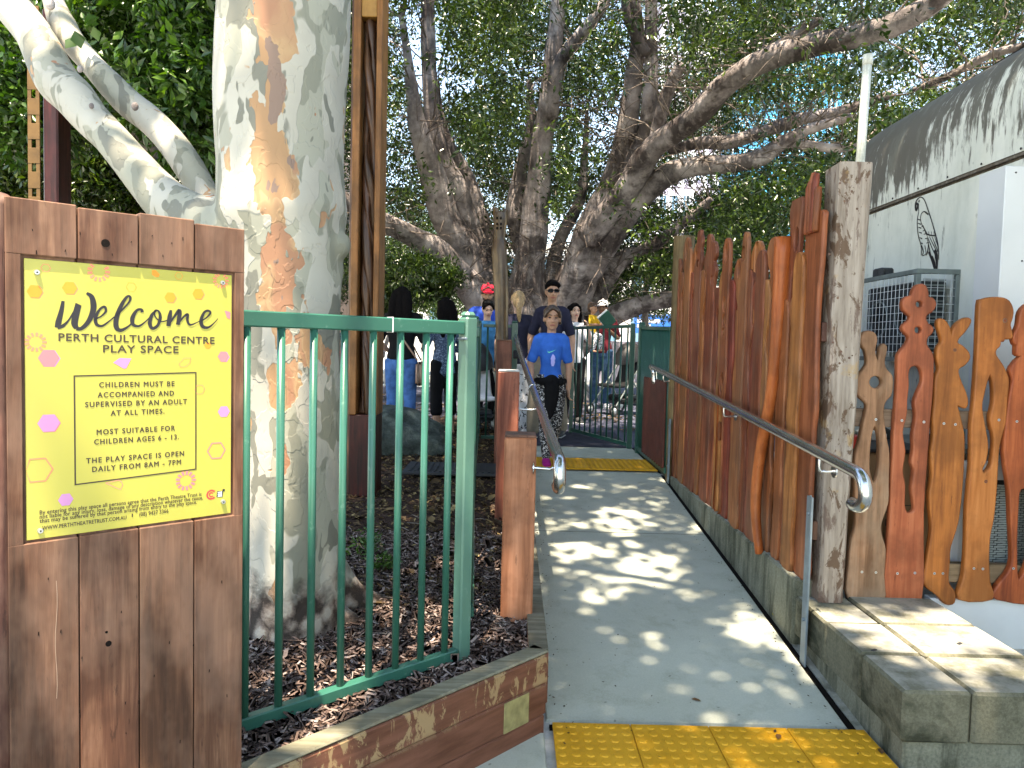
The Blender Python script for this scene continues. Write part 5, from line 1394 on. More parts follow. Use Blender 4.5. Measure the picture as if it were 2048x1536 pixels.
# ------------------------------------------------------------------ caged air conditioners on the wall
cg = thing('wire_cage', 'grey steel mesh cage over air conditioning units on the white wall', 'cage', (2.76, 5.2, 1.4))
cx0, cx1, cy0, cy1 = 2.63, 2.89, 4.86, 5.75; cz0, cz1 = P(1828, 720, 4.86).z, P(1828, 542, 4.86).z
def bar(a, c, w, nm='frame_bar', mat=None):
    b = MB(); a = Vector(a); c = Vector(c); d = c - a; b.box((a + c) / 2, (max(w, abs(d.x)), max(w, abs(d.y)), max(w, abs(d.z))), bev=.002); return obj(nm, b, mat or M['steelgrey'], cg)
F_ = .032; e_ = .0015
for (x, y) in ((cx0, cy0), (cx1, cy0), (cx0, cy1)): bar((x, y, cz0 + F_ / 2 + e_), (x, y, cz1 - F_ / 2 - e_), F_)
for z in (cz0, cz1):
    bar((cx0 + F_ / 2 + e_ - F_, cy0, z), (cx1 + F_ / 2, cy0, z), F_ - .001); bar((cx0, cy0 + F_ / 2 + e_, z), (cx0, cy1 + F_ / 2, z), F_ - .002)
b = MB()
nz = 11; 
for k in range(1, nz): 
    z = cz0 + (cz1 - cz0) * k / nz; b.tube([(cx0, cy0, z), (cx0, cy1, z)], .0022, 5, cap=False); b.tube([(cx0, cy0 - .004, z), (cx1, cy0 - .004, z)], .0022, 5, cap=False)
for k in range(1, 17): y = cy0 + (cy1 - cy0) * k / 17; b.tube([(cx0 - .005, y, cz0), (cx0 - .005, y, cz1)], .0022, 5, cap=False)
for k in range(1, 6): x = cx0 + (cx1 - cx0) * k / 6; b.tube([(x, cy0 - .008, cz0), (x, cy0 - .008, cz1)], .0022, 5, cap=False)
o = obj('wire_mesh', b, M['whitemet'], cg); o['kind'] = 'stuff'
ac = thing('air_conditioner', 'dark air conditioning unit with round fan inside the wire cage', 'air conditioner', (2.8, 5.3, cz0))
b = MB(); b.box((2.79, 5.32, (cz0 + cz1) / 2), (.17, .74, (cz1 - cz0) * .82), bev=.01); obj('casing', b, M['dark'], ac)
for yy in (5.12, 5.5):
    K = 20; b = MB(); b.tube([(2.700 + 0 * k, yy + .13 * math.cos(2 * math.pi * k / K), (cz0 + cz1) / 2 + .13 * math.sin(2 * math.pi * k / K)) for k in range(K)], .006, 6, closed=True, cap=False); fg = obj('fan_ring', b, M['steelgrey'], ac)
    for q in range(5):
        a_ = q * 1.2566; b = MB(); b.box((2.699, yy + .06 * math.cos(a_), (cz0 + cz1) / 2 + .06 * math.sin(a_)), (.004, .11, .045), Matrix.Rotation(a_, 3, 'X')); obj('fan_blade', b, M['black'], fg)
for k in range(14):
    b = MB(); b.box((2.79, 4.945, cz0 + .08 + k * .035), (.15, .006, .012)); obj('louvre', b, M['steelgrey'], ac)
q = P(1757, 542, 5.4); q2 = P(1757, 552, 5.4)
bt = thing('junction_box', 'small black box sitting on top of the wire cage', 'box', (q.x, 5.4, cz1)); b = MB(); b.box((2.72, 5.50, cz1 + .016 + .035), (.10, .13, .07), bev=.012); obj('body', b, M['dark'], bt); b = MB(); b.tube([(2.68, 5.43, cz1 + .05), (2.66, 5.41, cz1 + .05)], .022, 14, ref=(0, 0, 1), cap=False); obj('lens', b, M['black'], bt)
# ------------------------------------------------------------------ leaves
def leaf_cloud(name, C, D, size, mat, parent, per=12, spread=.16, label=None, kind='stuff', up=.55, droop=.0, wide=.40):
    """C: spray centres (n,3); D: unit spray directions. Every leaf is a folded blade of real size."""
    n = len(C); m = n * per
    t = NR.uniform(-.5, 1, (n, per)); ang = NR.uniform(0, 2 * np.pi, (n, per))
    C2 = np.repeat(C, per, 0); D2 = np.repeat(D, per, 0)
    rv = NR.normal(0, 1, (m, 3)); side = rv - D2 * (rv * D2).sum(1)[:, None]; side /= np.linalg.norm(side, axis=1)[:, None] + 1e-9
    pos = C2 + D2 * (t.reshape(-1, 1) * spread * 1.3) + side * (NR.uniform(.0, 1, (m, 1)) * spread * .55)
    L = NR.uniform(size * .65, size * 1.2, (m, 1))
    ax = D2 * .55 + side * .95 + NR.normal(0, .25, (m, 3)); ax[:, 2] -= droop; ax /= np.linalg.norm(ax, axis=1)[:, None]
    nn = NR.normal(0, 1, (m, 3)) * (1 - up) + np.array([0, 0, 1.0]) * up; nn -= ax * (nn * ax).sum(1)[:, None]; nn /= np.linalg.norm(nn, axis=1)[:, None] + 1e-9
    w = np.cross(ax, nn); W = L * wide * NR.uniform(.8, 1.15, (m, 1))
    v0 = pos; v1 = pos + ax * L * .48 + w * W * .5 + nn * L * .07; v2 = pos + ax * L - nn * L * .10; v3 = pos + ax * L * .48 - w * W * .5 + nn * L * .07
    V = np.stack([v0, v1, v2, v3], 1).reshape(-1, 3)
    T = (np.array([(0, 1, 2), (0, 2, 3)])[None] + (np.arange(m) * 4)[:, None, None]).reshape(-1, 3)
    clus = np.repeat(NR.random(n), per)
    A = np.clip(.55 * clus + .45 * NR.random(m), 0, 1)
    o = obj(name, tri_mesh(name, V, T, np.repeat(A, 4)), mat, parent)
    o['kind'] = kind
    return o
def sun_clear(C, spots, pad=0.0):
    """keep only leaf sprays that do not stand between the sun and a chosen sun patch"""
    s = np.array(SUNV); keep = np.ones(len(C), bool)
    for (p, r) in spots:
        q = C - np.array(p); t = q @ s; dd = np.linalg.norm(q - t[:, None] * s[None], axis=1)
        keep &= ~((dd < r + pad) & (t > .05))
    return keep
def unit(n): 
    v = NR.normal(0, 1, (n, 3)); return v / np.linalg.norm(v, axis=1)[:, None]

# sun patches to make; canopy leaves on their sun lines are left out (targets in the place, radius in metres)
SPOTS = []
def on_ramp(px, py, r):
    y = 4.0
    for _ in range(6):
        p = PZ(px, py, ground_z(0, y)); y = p.y
    SPOTS.append((tuple(p), r * .42))
for px, py, r in [(1094, 1000, .07), (1082, 1030, .09), (1140, 967, .06), (1160, 974, .05), (1270, 973, .08), (1184, 1003, .06), (1240, 1014, .07), (1228, 1028, .10), (1278, 1028, .08), (1285, 1041, .09), (1178, 1053, .07),
                  (1250, 1060, .07), (1269, 1076, .10), (1240, 1080, .06), (1200, 1091, .07), (1225, 1091, .07), (1115, 1106, .06), (1140, 1103, .07), (1160, 1100, .06), (1225, 1115, .065), (1319, 1112, .07), (1340, 1118, .06),
                  (1128, 1130, .09), (1150, 1140, .07), (1190, 1152, .07), (1212, 1152, .07), (1252, 1122, .08), (1275, 1136, .09), (1300, 1130, .07), (1297, 1146, .09), (1290, 1165, .11), (1335, 1165, .12), (1362, 1168, .08), (1225, 1166, .05),
                  (1209, 1203, .05), (1375, 1040, .08), (1388, 1052, .06), (1310, 997, .05), (1305, 1006, .05), (1455, 1227, .06), (1475, 1232, .08), (1490, 1243, .06), (1475, 1279, .10), (1505, 1283, .09), (1545, 1290, .09), (1340, 1297, .06),
                  (1330, 1292, .04), (1600, 1352, .07), (1290, 893, .07), (1240, 893, .05), (1160, 896, .05), (1410, 1062, .06), (1425, 1200, .04)]:
    on_ramp(px, py, r)
def on_z(px, py, z, r): SPOTS.append((tuple(PZ(px, py, z)), r))
for px, py, r in [(1665, 1222, .07), (1700, 1230, .08), (1745, 1238, .09), (1790, 1245, .10), (1840, 1250, .10), (1885, 1240, .09), (1925, 1235, .08), (1950, 1275, .09), (1985, 1290, .10), (2020, 1300, .10), (1810, 1300, .05), (1840, 1318, .06), (1905, 1335, .07), (1930, 1350, .07), (1985, 1392, .06), (1965, 1260, .07)]:
    on_z(px, py, .30, r)
for px, py, r in [(540, 1395, .16), (600, 1370, .16), (650, 1350, .14), (700, 1390, .09), (560, 1440, .12), (640, 1410, .10), (830, 1215, .10), (790, 1250, .06), (850, 1140, .05), (895, 1130, .06), (980, 1120, .06), (985, 1140, .06), (975, 1030, .04), (790, 1130, .04),
                  (520, 1530, .08), (600, 1490, .10), (820, 1300, .06), (750, 1370, .06), (980, 1212, .04), (860, 1010, .05), (760, 965, .04)]:
    on_z(px, py, .29, r)
for px, py, d, r in [(505, 60, 2.95, .07), (503, 160, 2.95, .07), (500, 260, 2.95, .07), (497, 360, 2.95, .07), (500, 450, 2.93, .10), (510, 540, 2.93, .12), (530, 640, 2.92, .10), (520, 760, 2.92, .10), (525, 900, 2.92, .10), (515, 1000, 2.92, .09), (520, 1120, 2.9, .09), (560, 1230, 2.9, .10), (600, 620, 2.9, .05),
                     (120, 40, 3.6, .10), (170, 90, 3.5, .08), (290, 210, 3.35, .10), (330, 250, 3.3, .07), (300, 350, 3.2, .11), (350, 410, 3.1, .09), (50, 60, 3.6, .06), (1015, 770, 4.75, .12), (1015, 860, 4.75, .12), (1012, 960, 4.75, .12), (1735, 200, 3.75, .06),
                      (925, 740, 2.7, .05), (870, 760, 2.6, .03), (735, 750, 2.45, .05)]:
    SPOTS.append((tuple(P(px, py, d)), r))
for u_, v_ in [(-.02, v_t), (.1, v_t), (.2, v_t), (.3, v_t), (.42, v_t)]: SPOTS.append((tuple(SW(u_, 1.60, -.03)), .075))
for u_ in (.0, .08, .16, .24, .34, .42):
    for v_ in (1.45, 1.3, 1.15, 1.02, .9):
        SPOTS.append((tuple(SW(u_, v_, 0)), .07))
SPOTS.append((tuple(SW(.05, .6, 0)), .09)); SPOTS.append((tuple(SW(.03, .35, 0)), .08))

# ------------------------------------------------------------------ plane tree: white mottled trunk, two low limbs, crown overhead
pt_ = thing('plane_tree', 'plane tree with smooth white trunk mottled grey and tan, forking low to the left', 'tree', (-.93, 3.1, .25))
FK = [1.0]
def Pr(px, py, d, rpx): p = P(px, py, d); return p, rpx * d / FPX * FK[0]
def limb(pts, n=20, k=6, lump=.10, seed=0, mat=None, parent=None, name='limb', oval=1.0):
    q = [Pr(*a) for a in pts]; c = catmull([a[0] for a in q], k); r = lerp_list([a[1] for a in q], k)
    b = MB(); b.tube(c, [(x, x * oval) for x in r], n, ref=(1, 0, 0), lump=lump, seed=seed); return b
TD = 3.03
b = MB()
tr_pts = [(572, 1345, TD, 150), (575, 1310, TD, 122), (582, 1250, TD, 106), (588, 1150, TD, 99), (588, 1000, TD, 95), (585, 850, TD, 94), (582, 700, TD, 95), (580, 600, TD, 100), (574, 500, TD, 112), (566, 430, TD, 124), (562, 330, TD, 118), (562, 200, TD, 122), (567, 80, TD, 124), (572, -80, TD, 122), (580, -400, TD, 112), (600, -900, TD, 90), (640, -1500, TD, 60)]
b = limb(tr_pts, 48, 8, .05, 3)
roots = [[(600, 1230, 3.05, 60), (680, 1250, 3.05, 38), (740, 1290, 3.08, 26), (800, 1310, 3.1, 14)], [(560, 1250, 3.0, 70), (520, 1330, 2.95, 36), (470, 1370, 2.9, 16)], [(600, 1250, 3.05, 60), (650, 1330, 2.92, 30), (700, 1370, 2.85, 12)],
         [(640, 1130, 3.15, 50), (700, 1190, 3.2, 30), (760, 1215, 3.3, 26), (830, 1222, 3.35, 22), (900, 1250, 3.3, 10)]]
for i, r_ in enumerate(roots): c = limb(r_, 16, 5, .22, i); b.add(c.v, c.f)
for (px, py, d, r) in [(672, 490, TD - .02, 30), (664, 60, TD - .02, 40), (670, 110, TD - .02, 24), (660, 540, TD, 34)]: b.ball(P(px, py, d), (r * d / FPX,) * 3 if r < 33 else (r * d / FPX * .8, r * d / FPX * .8, r * d / FPX * 1.6), 16, 10)
lb1 = [(520, 500, 3.02, 80), (440, 462, 3.04, 66), (385, 440, 3.06, 54), (338, 408, 3.10, 46), (302, 371, 3.14, 40), (263, 326, 3.18, 36), (222, 278, 3.24, 34), (180, 236, 3.3, 36), (147, 195, 3.36, 40), (112, 158, 3.42, 41), (72, 75, 3.52, 35), (30, 20, 3.6, 35), (-30, -60, 3.7, 34), (-130, -200, 3.9, 32)]
lb2 = [(500, 480, 3.16, 54), (440, 436, 3.24, 34), (416, 408, 3.3, 28), (401, 374, 3.34, 27), (380, 338, 3.38, 29), (356, 302, 3.42, 29), (329, 269, 3.46, 28), (296, 237, 3.5, 28), (260, 210, 3.54, 28), (222, 171, 3.58, 26), (186, 132, 3.62, 23), (150, 90, 3.66, 24), (126, 51, 3.7, 26), (108, 5, 3.74, 20), (90, -60, 3.8, 20), (60, -180, 3.9, 18)]
for L_ in (lb1, lb2): c = limb(L_, 26, 6, .09, 9); b.add(c.v, c.f)
remeshed('trunk', b, .0125, M['plane'], pt_, 3)
for (px, py, d, r) in [(507, 238, 2.90, 13), (160, 138, 3.28, 6), (270, 213, 3.26, 7), (340, 395, 3.02, 11), (115, 175, 3.3, 8), (100, 8, 3.5, 10), (183, 212, 3.2, 5), (508, 680, 2.92, 5)]:
    c = P(px, py, d); b = MB(); rr_ = r * d / FPX; b.ball(c, (rr_, rr_ * .7, rr_ * 1.2), 12, 8); obj('branch_scar', b, M['figbark'], pt_, smooth=True)
# crown: unseen leaf layer above the frame, shaped to throw the dappled shade
nC = 17000
C = np.stack([NR.uniform(-5.0, 4.8, nC), NR.uniform(-3.2, 7.2, nC), NR.uniform(7.4, 9.6, nC)], 1)
ed = np.minimum.reduce([C[:, 0] + 5.0, 4.8 - C[:, 0], C[:, 1] + 3.2, 7.2 - C[:, 1]])
C = C[((ed > .5) | (NR.random(nC) < .5)) & ~((C[:, 0] < -2.5) & (C[:, 1] > 1.4))]  # rear left cut back so sun reaches the evergreen
C = C[sun_clear(C, SPOTS, .085)]
leaf_cloud('crown', C, unit(len(C)), .135, M['planeleaf'], pt_, 9, .14, up=.6, wide=.75)
for k in range(9):                      # boughs carrying the crown
    a = k * 2 * math.pi / 9 + .3; s_ = P(600, -900, TD) if k % 2 else P(640, -1400, TD)
    e = Vector((s_.x + math.cos(a) * 3.6 + .5, s_.y + math.sin(a) * 3.8 - 1.8, rnd.uniform(7.8, 9.2)))
    m_ = s_.lerp(e, .5) + Vector((0, 0, 1.0)); b = MB(); b.tube(catmull([s_, m_, e], 5), lerp_list([.06, .035, .012], 5), 8); obj('bough', b, M['plane'], pt_, smooth=True)
# one low spray of plane leaves at the left limb
lf = np.array([P(165, 50, 3.5), P(178, 52, 3.5), P(150, 64, 3.52)]); leaf_cloud('leaf_spray', lf, unit(3), .07, M['leafbright'], pt_, 4, .03, wide=.8)

# ------------------------------------------------------------------ great fig tree
fig = thing('fig_tree', 'huge spreading fig tree with many grey stems fanning out behind the people', 'tree', tuple(P(1075, 790, 14)))
FL = [
 [(1010, 690, 14, 60), (960, 600, 13.8, 40), (915, 545, 13.6, 30), (870, 500, 13.4, 28), (820, 470, 13, 24), (757, 440, 12.6, 22), (690, 400, 12.2, 18), (600, 330, 11.8, 14)],
 [(1020, 680, 14, 60), (965, 575, 14, 42), (925, 490, 13.8, 36), (888, 430, 13.6, 34), (865, 350, 13.4, 30), (850, 300, 13.2, 25), (832, 240, 13, 19), (822, 170, 12.8, 14), (812, 90, 12.6, 9), (800, 20, 12.4, 5)],
 [(1030, 660, 14.3, 50), (985, 560, 14.2, 26), (945, 470, 14, 26), (915, 380, 13.8, 25), (885, 320, 13.6, 24), (866, 240, 13.4, 20), (858, 130, 13.2, 17), (855, 0, 13, 16), (850, -150, 12.8, 13)],
 [(1030, 650, 14.6, 40), (1000, 560, 14.5, 20), (965, 450, 14.4, 22), (935, 360, 14.3, 17), (900, 290, 14.1, 12), (880, 220, 14, 7), (876, 160, 13.9, 4)],
 [(1060, 680, 14, 90), (1058, 600, 13.8, 44), (1062, 520, 13.6, 33), (1070, 430, 13.4, 30), (1080, 340, 13.2, 27), (1090, 250, 13, 24), (1103, 160, 12.8, 22), (1112, 60, 12.6, 18), (1125, -60, 12.4, 15)],
 [(1050, 620, 14.3, 30), (1046, 520, 14.2, 16), (1030, 430, 14, 22), (1035, 370, 14, 17), (1050, 300, 13.8, 13), (1062, 230, 13.7, 9), (1058, 160, 13.6, 5)],
 [(1098, 230, 12.9, 22), (1118, 130, 12.6, 15), (1160, 70, 12.4, 14), (1200, 20, 12.2, 12), (1240, -60, 12, 9)],
 [(1110, 670, 14, 80), (1140, 590, 13.6, 48), (1165, 510, 13.3, 38), (1190, 440, 13, 34), (1222, 380, 12.8, 32), (1245, 310, 12.6, 26), (1257, 230, 12.4, 23), (1268, 150, 12.2, 21), (1275, 70, 12, 17), (1262, -20, 11.8, 14)],
 [(1225, 380, 12.8, 30), (1270, 320, 12.5, 27), (1292, 270, 12.3, 21), (1299, 190, 12.1, 17), (1302, 100, 12, 15), (1303, 0, 11.8, 14), (1310, -100, 11.6, 10)],
 [(1290, 105, 11.9, 13), (1272, 70, 11.8, 12), (1255, 30, 11.7, 11), (1248, -30, 11.6, 9)],
 [(1180, 470, 12.9, 32), (1240, 400, 12.4, 30), (1300, 305, 11.8, 28), (1350, 262, 11.3, 26), (1400, 225, 10.9, 26), (1457, 165, 10.4, 26), (1536, 118, 9.9, 26), (1634, 90, 9.4, 26), (1753, 62, 8.9, 26), (1832, 28, 8.6, 24), (1900, -20, 8.3, 23), (2000, -120, 8, 20)],
 [(1130, 640, 13.9, 60), (1165, 560, 13.5, 36), (1205, 500, 13.1, 30), (1245, 440, 12.7, 29), (1290, 385, 12.3, 28), (1345, 345, 11.9, 25), (1400, 332, 11.6, 22), (1457, 328, 11.4, 21), (1520, 315, 11.2, 20), (1565, 285, 11.1, 16), (1620, 258, 11, 12), (1700, 235, 10.9, 9)],
 [(1340, 300, 12.2, 10), (1400, 286, 12, 16), (1460, 284, 11.8, 15), (1530, 262, 11.7, 15), (1600, 238, 11.5, 14), (1680, 222, 11.4, 12), (1780, 190, 11.2, 10)],
 [(1560, 295, 11.3, 13), (1610, 290, 11.2, 11), (1674, 297, 11.1, 10), (1740, 285, 11, 8)],
 [(1150, 660, 14.2, 44), (1190, 590, 14, 30), (1225, 535, 13.9, 24), (1262, 508, 13.8, 17), (1320, 482, 13.6, 14), (1360, 450, 13.5, 12), (1420, 400, 13.4, 9)],
 [(1130, 690, 13.8, 60), (1190, 655, 13.4, 30), (1235, 628, 13.1, 23), (1290, 608, 12.8, 20), (1345, 598, 12.5, 20), (1430, 590, 12.2, 18), (1560, 570, 11.8, 15)],
 [(1640, 40, 10, 9), (1560, 90, 10.6, 12), (1490, 130, 11, 13), (1420, 180, 11.4, 12), (1340, 280, 12, 14)],
 [(1360, 130, 11.5, 11), (1330, 200, 11.8, 16), (1310, 290, 12.1, 17)], [(1120, 640, 14.3, 34), (1105, 560, 14.3, 18), (1120, 480, 14.3, 16), (1160, 400, 14.2, 12), (1170, 300, 14.1, 8), (1174, 220, 14, 4)],
 [(2060, 90, 8.8, 10), (1980, 110, 9.4, 9), (1900, 150, 9.8, 8), (1830, 180, 10.2, 6)], [(2080, 180, 8.5, 9), (2000, 200, 9.2, 8), (1930, 210, 9.6, 6)],
 [(990, 640, 14, 40), (1015, 590, 13.9, 22), (1030, 560, 13.9, 14), (1040, 500, 13.9, 8)],
]
FK[0] = .86
limb_pts = []
for i, L_ in enumerate(FL):
    b = limb(L_, 18, 6, .16, 20 + i); obj('limb', b, M['figbark'], fig, smooth=True)
    q = [Pr(*a) for a in L_]; cc = catmull([a[0] for a in q], 6); rr_ = lerp_list([a[1] for a in q], 6)
    limb_pts += [(p, r) for p, r in zip(cc, rr_)]
b = MB(); tb0, tr0 = Pr(1070, 800, 14, 120)
b = limb([(1070, 830, 14.1, 150), (1070, 790, 14.1, 125), (1068, 730, 14.1, 92), (1066, 670, 14.1, 62), (1062, 640, 14.1, 40)], 40, 8, .28, 5)
obj('trunk', b, M['figbark'], fig, smooth=True)
# twigs through the crown
b = MB(); 
for k in range(520):
    p, r = limb_pts[rnd.randrange(len(limb_pts))]
    d = Vector((rnd.uniform(-1, 1), rnd.uniform(-1, .6), rnd.uniform(-.35, .9))).normalized(); L_ = rnd.uniform(.5, 1.7)
    q = [p]
    for s_ in range(4):
        d = (d + Vector((rnd.uniform(-.35, .35), rnd.uniform(-.35, .35), rnd.uniform(-.25, .25)))).normalized(); q.append(q[-1] + d * L_ / 4)
    b.tube(q, [.014, .012, .009, .006, .003], 5, cap=False)
    for s_ in (1, 2, 3):
        d2 = (d + Vector((rnd.uniform(-1, 1), rnd.uniform(-1, 1), rnd.uniform(-.8, .5)))).normalized(); b.tube([q[s_], q[s_] + d2 * .25, q[s_] + d2 * .5 + Vector((0, 0, -.05))], [.006, .004, .002], 4, cap=False)
o = obj('twig', b, M['twig'], fig); o['kind'] = 'stuff'
# crown foliage in a lumpy volume; sprays hang thinner in front of the big stems
def nz(Pn, s_, o_=0): return np.array([noise.noise(Vector((p[0] * s_ + o_, p[1] * s_, p[2] * s_ * 1.2))) for p in Pn])
nC = 160000
Y = NR.uniform(7.6, 20, nC); X = NR.uniform(-1, 1, nC) * (Y * .74 + 1.5) + .6
Zc = NR.uniform(2.2, 10.5, nC); C = np.stack([X, Y, Zc], 1)
zmin = 2.5 + 1.6 * np.clip((13.5 - Y) / 5.5, 0, 1.2) + .5 * np.sin(X * 1.3) + .45 * np.sin(X * 3.1 + Y * .8)
rel = (X - .3) / Y                     # hanging lower to the far left and behind the palings
zmin -= .9 * ((rel < -.16) & (rel > -.30) & (Y > 10)) + .8 * ((rel > .10) & (Y > 10.5)) 
ztop = 1.45 + .56 * Y + .9
C = C[(Zc > zmin) & (Zc < ztop)]
Cw = C * np.array([1, .30, 1]); nv = nz(Cw, .62) + .45 * nz(Cw, 1.7, 7)
C = C[nv > .055]
LP = np.array([p[:] for p, r in limb_pts]); LR = np.array([r for p, r in limb_pts]); cp = np.array(CAMPOS)
ang_l = (LP - cp) / np.linalg.norm(LP - cp, axis=1)[:, None]; dl = np.linalg.norm(LP - cp, axis=1)
keep = np.ones(len(C), bool); rd = NR.random(len(C))
ac_ = (C - cp); dc = np.linalg.norm(ac_, axis=1); ac_ /= dc[:, None]
for i in range(len(LP)):
    sep_ = np.linalg.norm(ac_ - ang_l[i][None], axis=1)
    near = (sep_ < (LR[i] + .13) / dl[i]) & (dc < dl[i] + .1)
    keep &= ~(near & (rd < .94))
C = C[keep]
C = C[sun_clear(C, [s for s in SPOTS], .02)]
print('fig sprays', len(C))
leaf_cloud('crown', C, unit(len(C)), .094, M['figleaf'], fig, 13, .17, up=.45, droop=.25, wide=.42)

# ------------------------------------------------------------------ glossy evergreen at the left, and the dark shrubs under it
def bush(name, label, cat, loc, blobs, n, size, mat, per, stems=(), wide=.42, spread=.12, up=.5, thr=-.1):
    t = thing(name, label, cat, loc); Cs = []
    for (c, r, w) in blobs:
        k = int(n * w); v = unit(k) * (NR.random((k, 1)) ** .38); Cs.append(np.array(c) + v * np.array(r))
    C = np.concatenate(Cs); C = C[nz(C, 1.7, 3) > thr]
    C = C[sun_clear(C, [s for s in SPOTS], .03)] 
    leaf_cloud('crown', C, unit(len(C)), size, mat, t, per, spread, up=up, wide=wide)
    for i, st in enumerate(stems):
        b = MB(); b.tube(catmull([s[0] for s in st], 4), lerp_list([s[1] for s in st], 4), 8, lump=.1); obj('trunk', b, M['figbark'], t, smooth=True)
    return t
def q3(px, py, d): return P(px, py, d)
bush('evergreen_tree', 'bright glossy-leaved evergreen tree between the white limbs and the trunk', 'tree', tuple(Vector((-2.8, 6.6, .3))),
     [(q3(310, 60, 6.0), (1.0, .7, .75), .30), (q3(390, 170, 5.8), (.55, .5, .55), .14), (q3(250, 140, 6.2), (.6, .5, .45), .10), (q3(400, -40, 5.8), (.7, .7, .5), .10), (q3(120, -30, 6.6), (.9, .7, .6), .10), (q3(20, 120, 6.4), (.5, .5, .6), .08), (q3(50, 230, 6.4), (.55, .5, .4), .08), (q3(430, 330, 6.6), (.35, .5, .5), .04)],
     3900, .105, M['leafbright'], 10, [[(Vector((-2.7, 7.0, .2)), .09), (q3(330, 500, 6.9), .08), (q3(300, 250, 6.6), .06), (q3(320, 20, 6.2), .035)], [(q3(310, 330, 6.7), .05), (q3(200, 180, 6.5), .03), (q3(60, 120, 6.4), .02)]])
bush('evergreen_shrub', 'dark dense shrub behind the white limbs above the sign board', 'shrub', tuple(Vector((-4.2, 8.2, .3))),
     [(q3(180, 330, 8.2), (1.1, .7, .8), .30), (q3(60, 300, 8.2), (.9, .7, .9), .25), (q3(300, 380, 8.4), (.8, .6, .5), .2), (q3(400, 420, 8.4), (.5, .5, .8), .12), (q3(20, 60, 8.8), (1.0, .7, 1.0), .13)],
     6200, .085, M['figleaf'], 11, [[(Vector((-4.2, 8.3, .2)), .08), (q3(200, 450, 8.3), .06), (q3(150, 300, 8.2), .03)], [(Vector((-5.0, 8.3, .2)), .08), (q3(60, 420, 8.3), .06), (q3(40, 250, 8.2), .03)]])
bush('evergreen_tree', 'tall dark evergreen filling the top left corner behind the slotted steel post', 'tree', tuple(Vector((-6.6, 11.5, .4))),
     [(q3(60, -40, 11.5), (2.2, 1.2, 1.6), .35), (q3(300, -60, 11), (2.0, 1.2, 1.2), .25), (q3(-60, 250, 11), (1.2, 1, 1.6), .2), (q3(400, 150, 11.5), (1.0, 1, 1.4), .2)],
     6500, .10, M['figleaf'], 11, [[(Vector((-6.4, 11.8, .3)), .16), (q3(100, 300, 11.6), .12), (q3(150, 0, 11.2), .08)]], spread=.16)
bush('background_tree', 'pale sunlit tree far behind, seen left of the fig stems', 'tree', tuple(Vector((-4.0, 22, .5))),
     [(q3(800, 520, 22), (1.4, 1.2, 1.7), .5), (q3(700, 560, 22), (1.6, 1.2, 1.5), .3), (q3(860, 610, 22), (1.2, 1, .8), .2)], 4200, .12, M['bgleaf'], 9, [[(Vector((-4.2, 22, .5)), .15), (q3(780, 560, 22), .08)]], spread=.2)
bush('evergreen_shrub', 'dark leafy shrub hanging low between the carved pillar and the fig stems', 'shrub', tuple(Vector((-2.4, 13, .4))),
     [(q3(810, 555, 12.5), (.75, .6, .42), .6), (q3(880, 560, 12.8), (.45, .5, .3), .25), (q3(780, 600, 12.5), (.3, .5, .35), .15)], 2300, .08, M['figleaf'], 10, [[(Vector((-2.5, 12.8, .4)), .04), (q3(800, 600, 12.6), .03)]])
bush('evergreen_tree', 'dark leafy tree behind the low horizontal fig limb, left of the palings', 'tree', tuple(Vector((3.0, 15.5, .5))),
     [(q3(1225, 560, 15.5), (.9, .7, .75), .35), (q3(1330, 540, 15.5), (.8, .7, .6), .3), (q3(1440, 470, 15), (1.2, .9, .9), .35)], 5200, .08, M['figleaf'], 10, [[(Vector((2.9, 15.6, .5)), .08), (q3(1290, 620, 15.6), .07), (q3(1300, 520, 15.5), .03)]])
# ------------------------------------------------------------------ carved pillar in its ochre frame
pc = P(721, 960, 5.3)
cp_ = thing('carved_pillar', 'tall ochre wooden frame pillar with a dark carved twisting core and red base', 'pillar', (pc.x, 5.3, .3))
zb0, zmid, ztop_ = .25, P(721, 830, 5.3).z, 4.6
xl, xr = P(700, 600, 5.3).x, P(757, 600, 5.3).x; dp = .24
fw = .052
for (xa, w) in ((xl + fw / 2, fw), (xr - .02, .040)):
    b = MB(); b.box((xa, 5.3 + dp / 2, (zmid + ztop_) / 2), (w, dp, ztop_ - zmid), bev=.005); obj('frame_side', b, M['frameyellow'], cp_)
z0_ = P(721, 32, 5.3).z
b = MB(); b.box(((xl + fw + xr - .04) / 2, 5.3 + dp / 2, (z0_ + ztop_) / 2), (xr - .04 - xl - fw - .002, dp - .01, ztop_ - z0_), bev=.004); obj('frame_head', b, M['frameyellow'], cp_)
b = MB(); b.box(((xl + xr) / 2, 5.3 + dp / 2, (zb0 + zmid) / 2), (xr - xl - .004, dp - .004, zmid - zb0), bev=.006); obj('base', b, M['redbase'], cp_)
b = MB(); b.box((xl - .012, 5.3 + dp / 2 + .02, (zb0 + ztop_) / 2), (.022, dp - .06, ztop_ - zb0), bev=.004); obj('side_board', b, M['carve'], cp_)
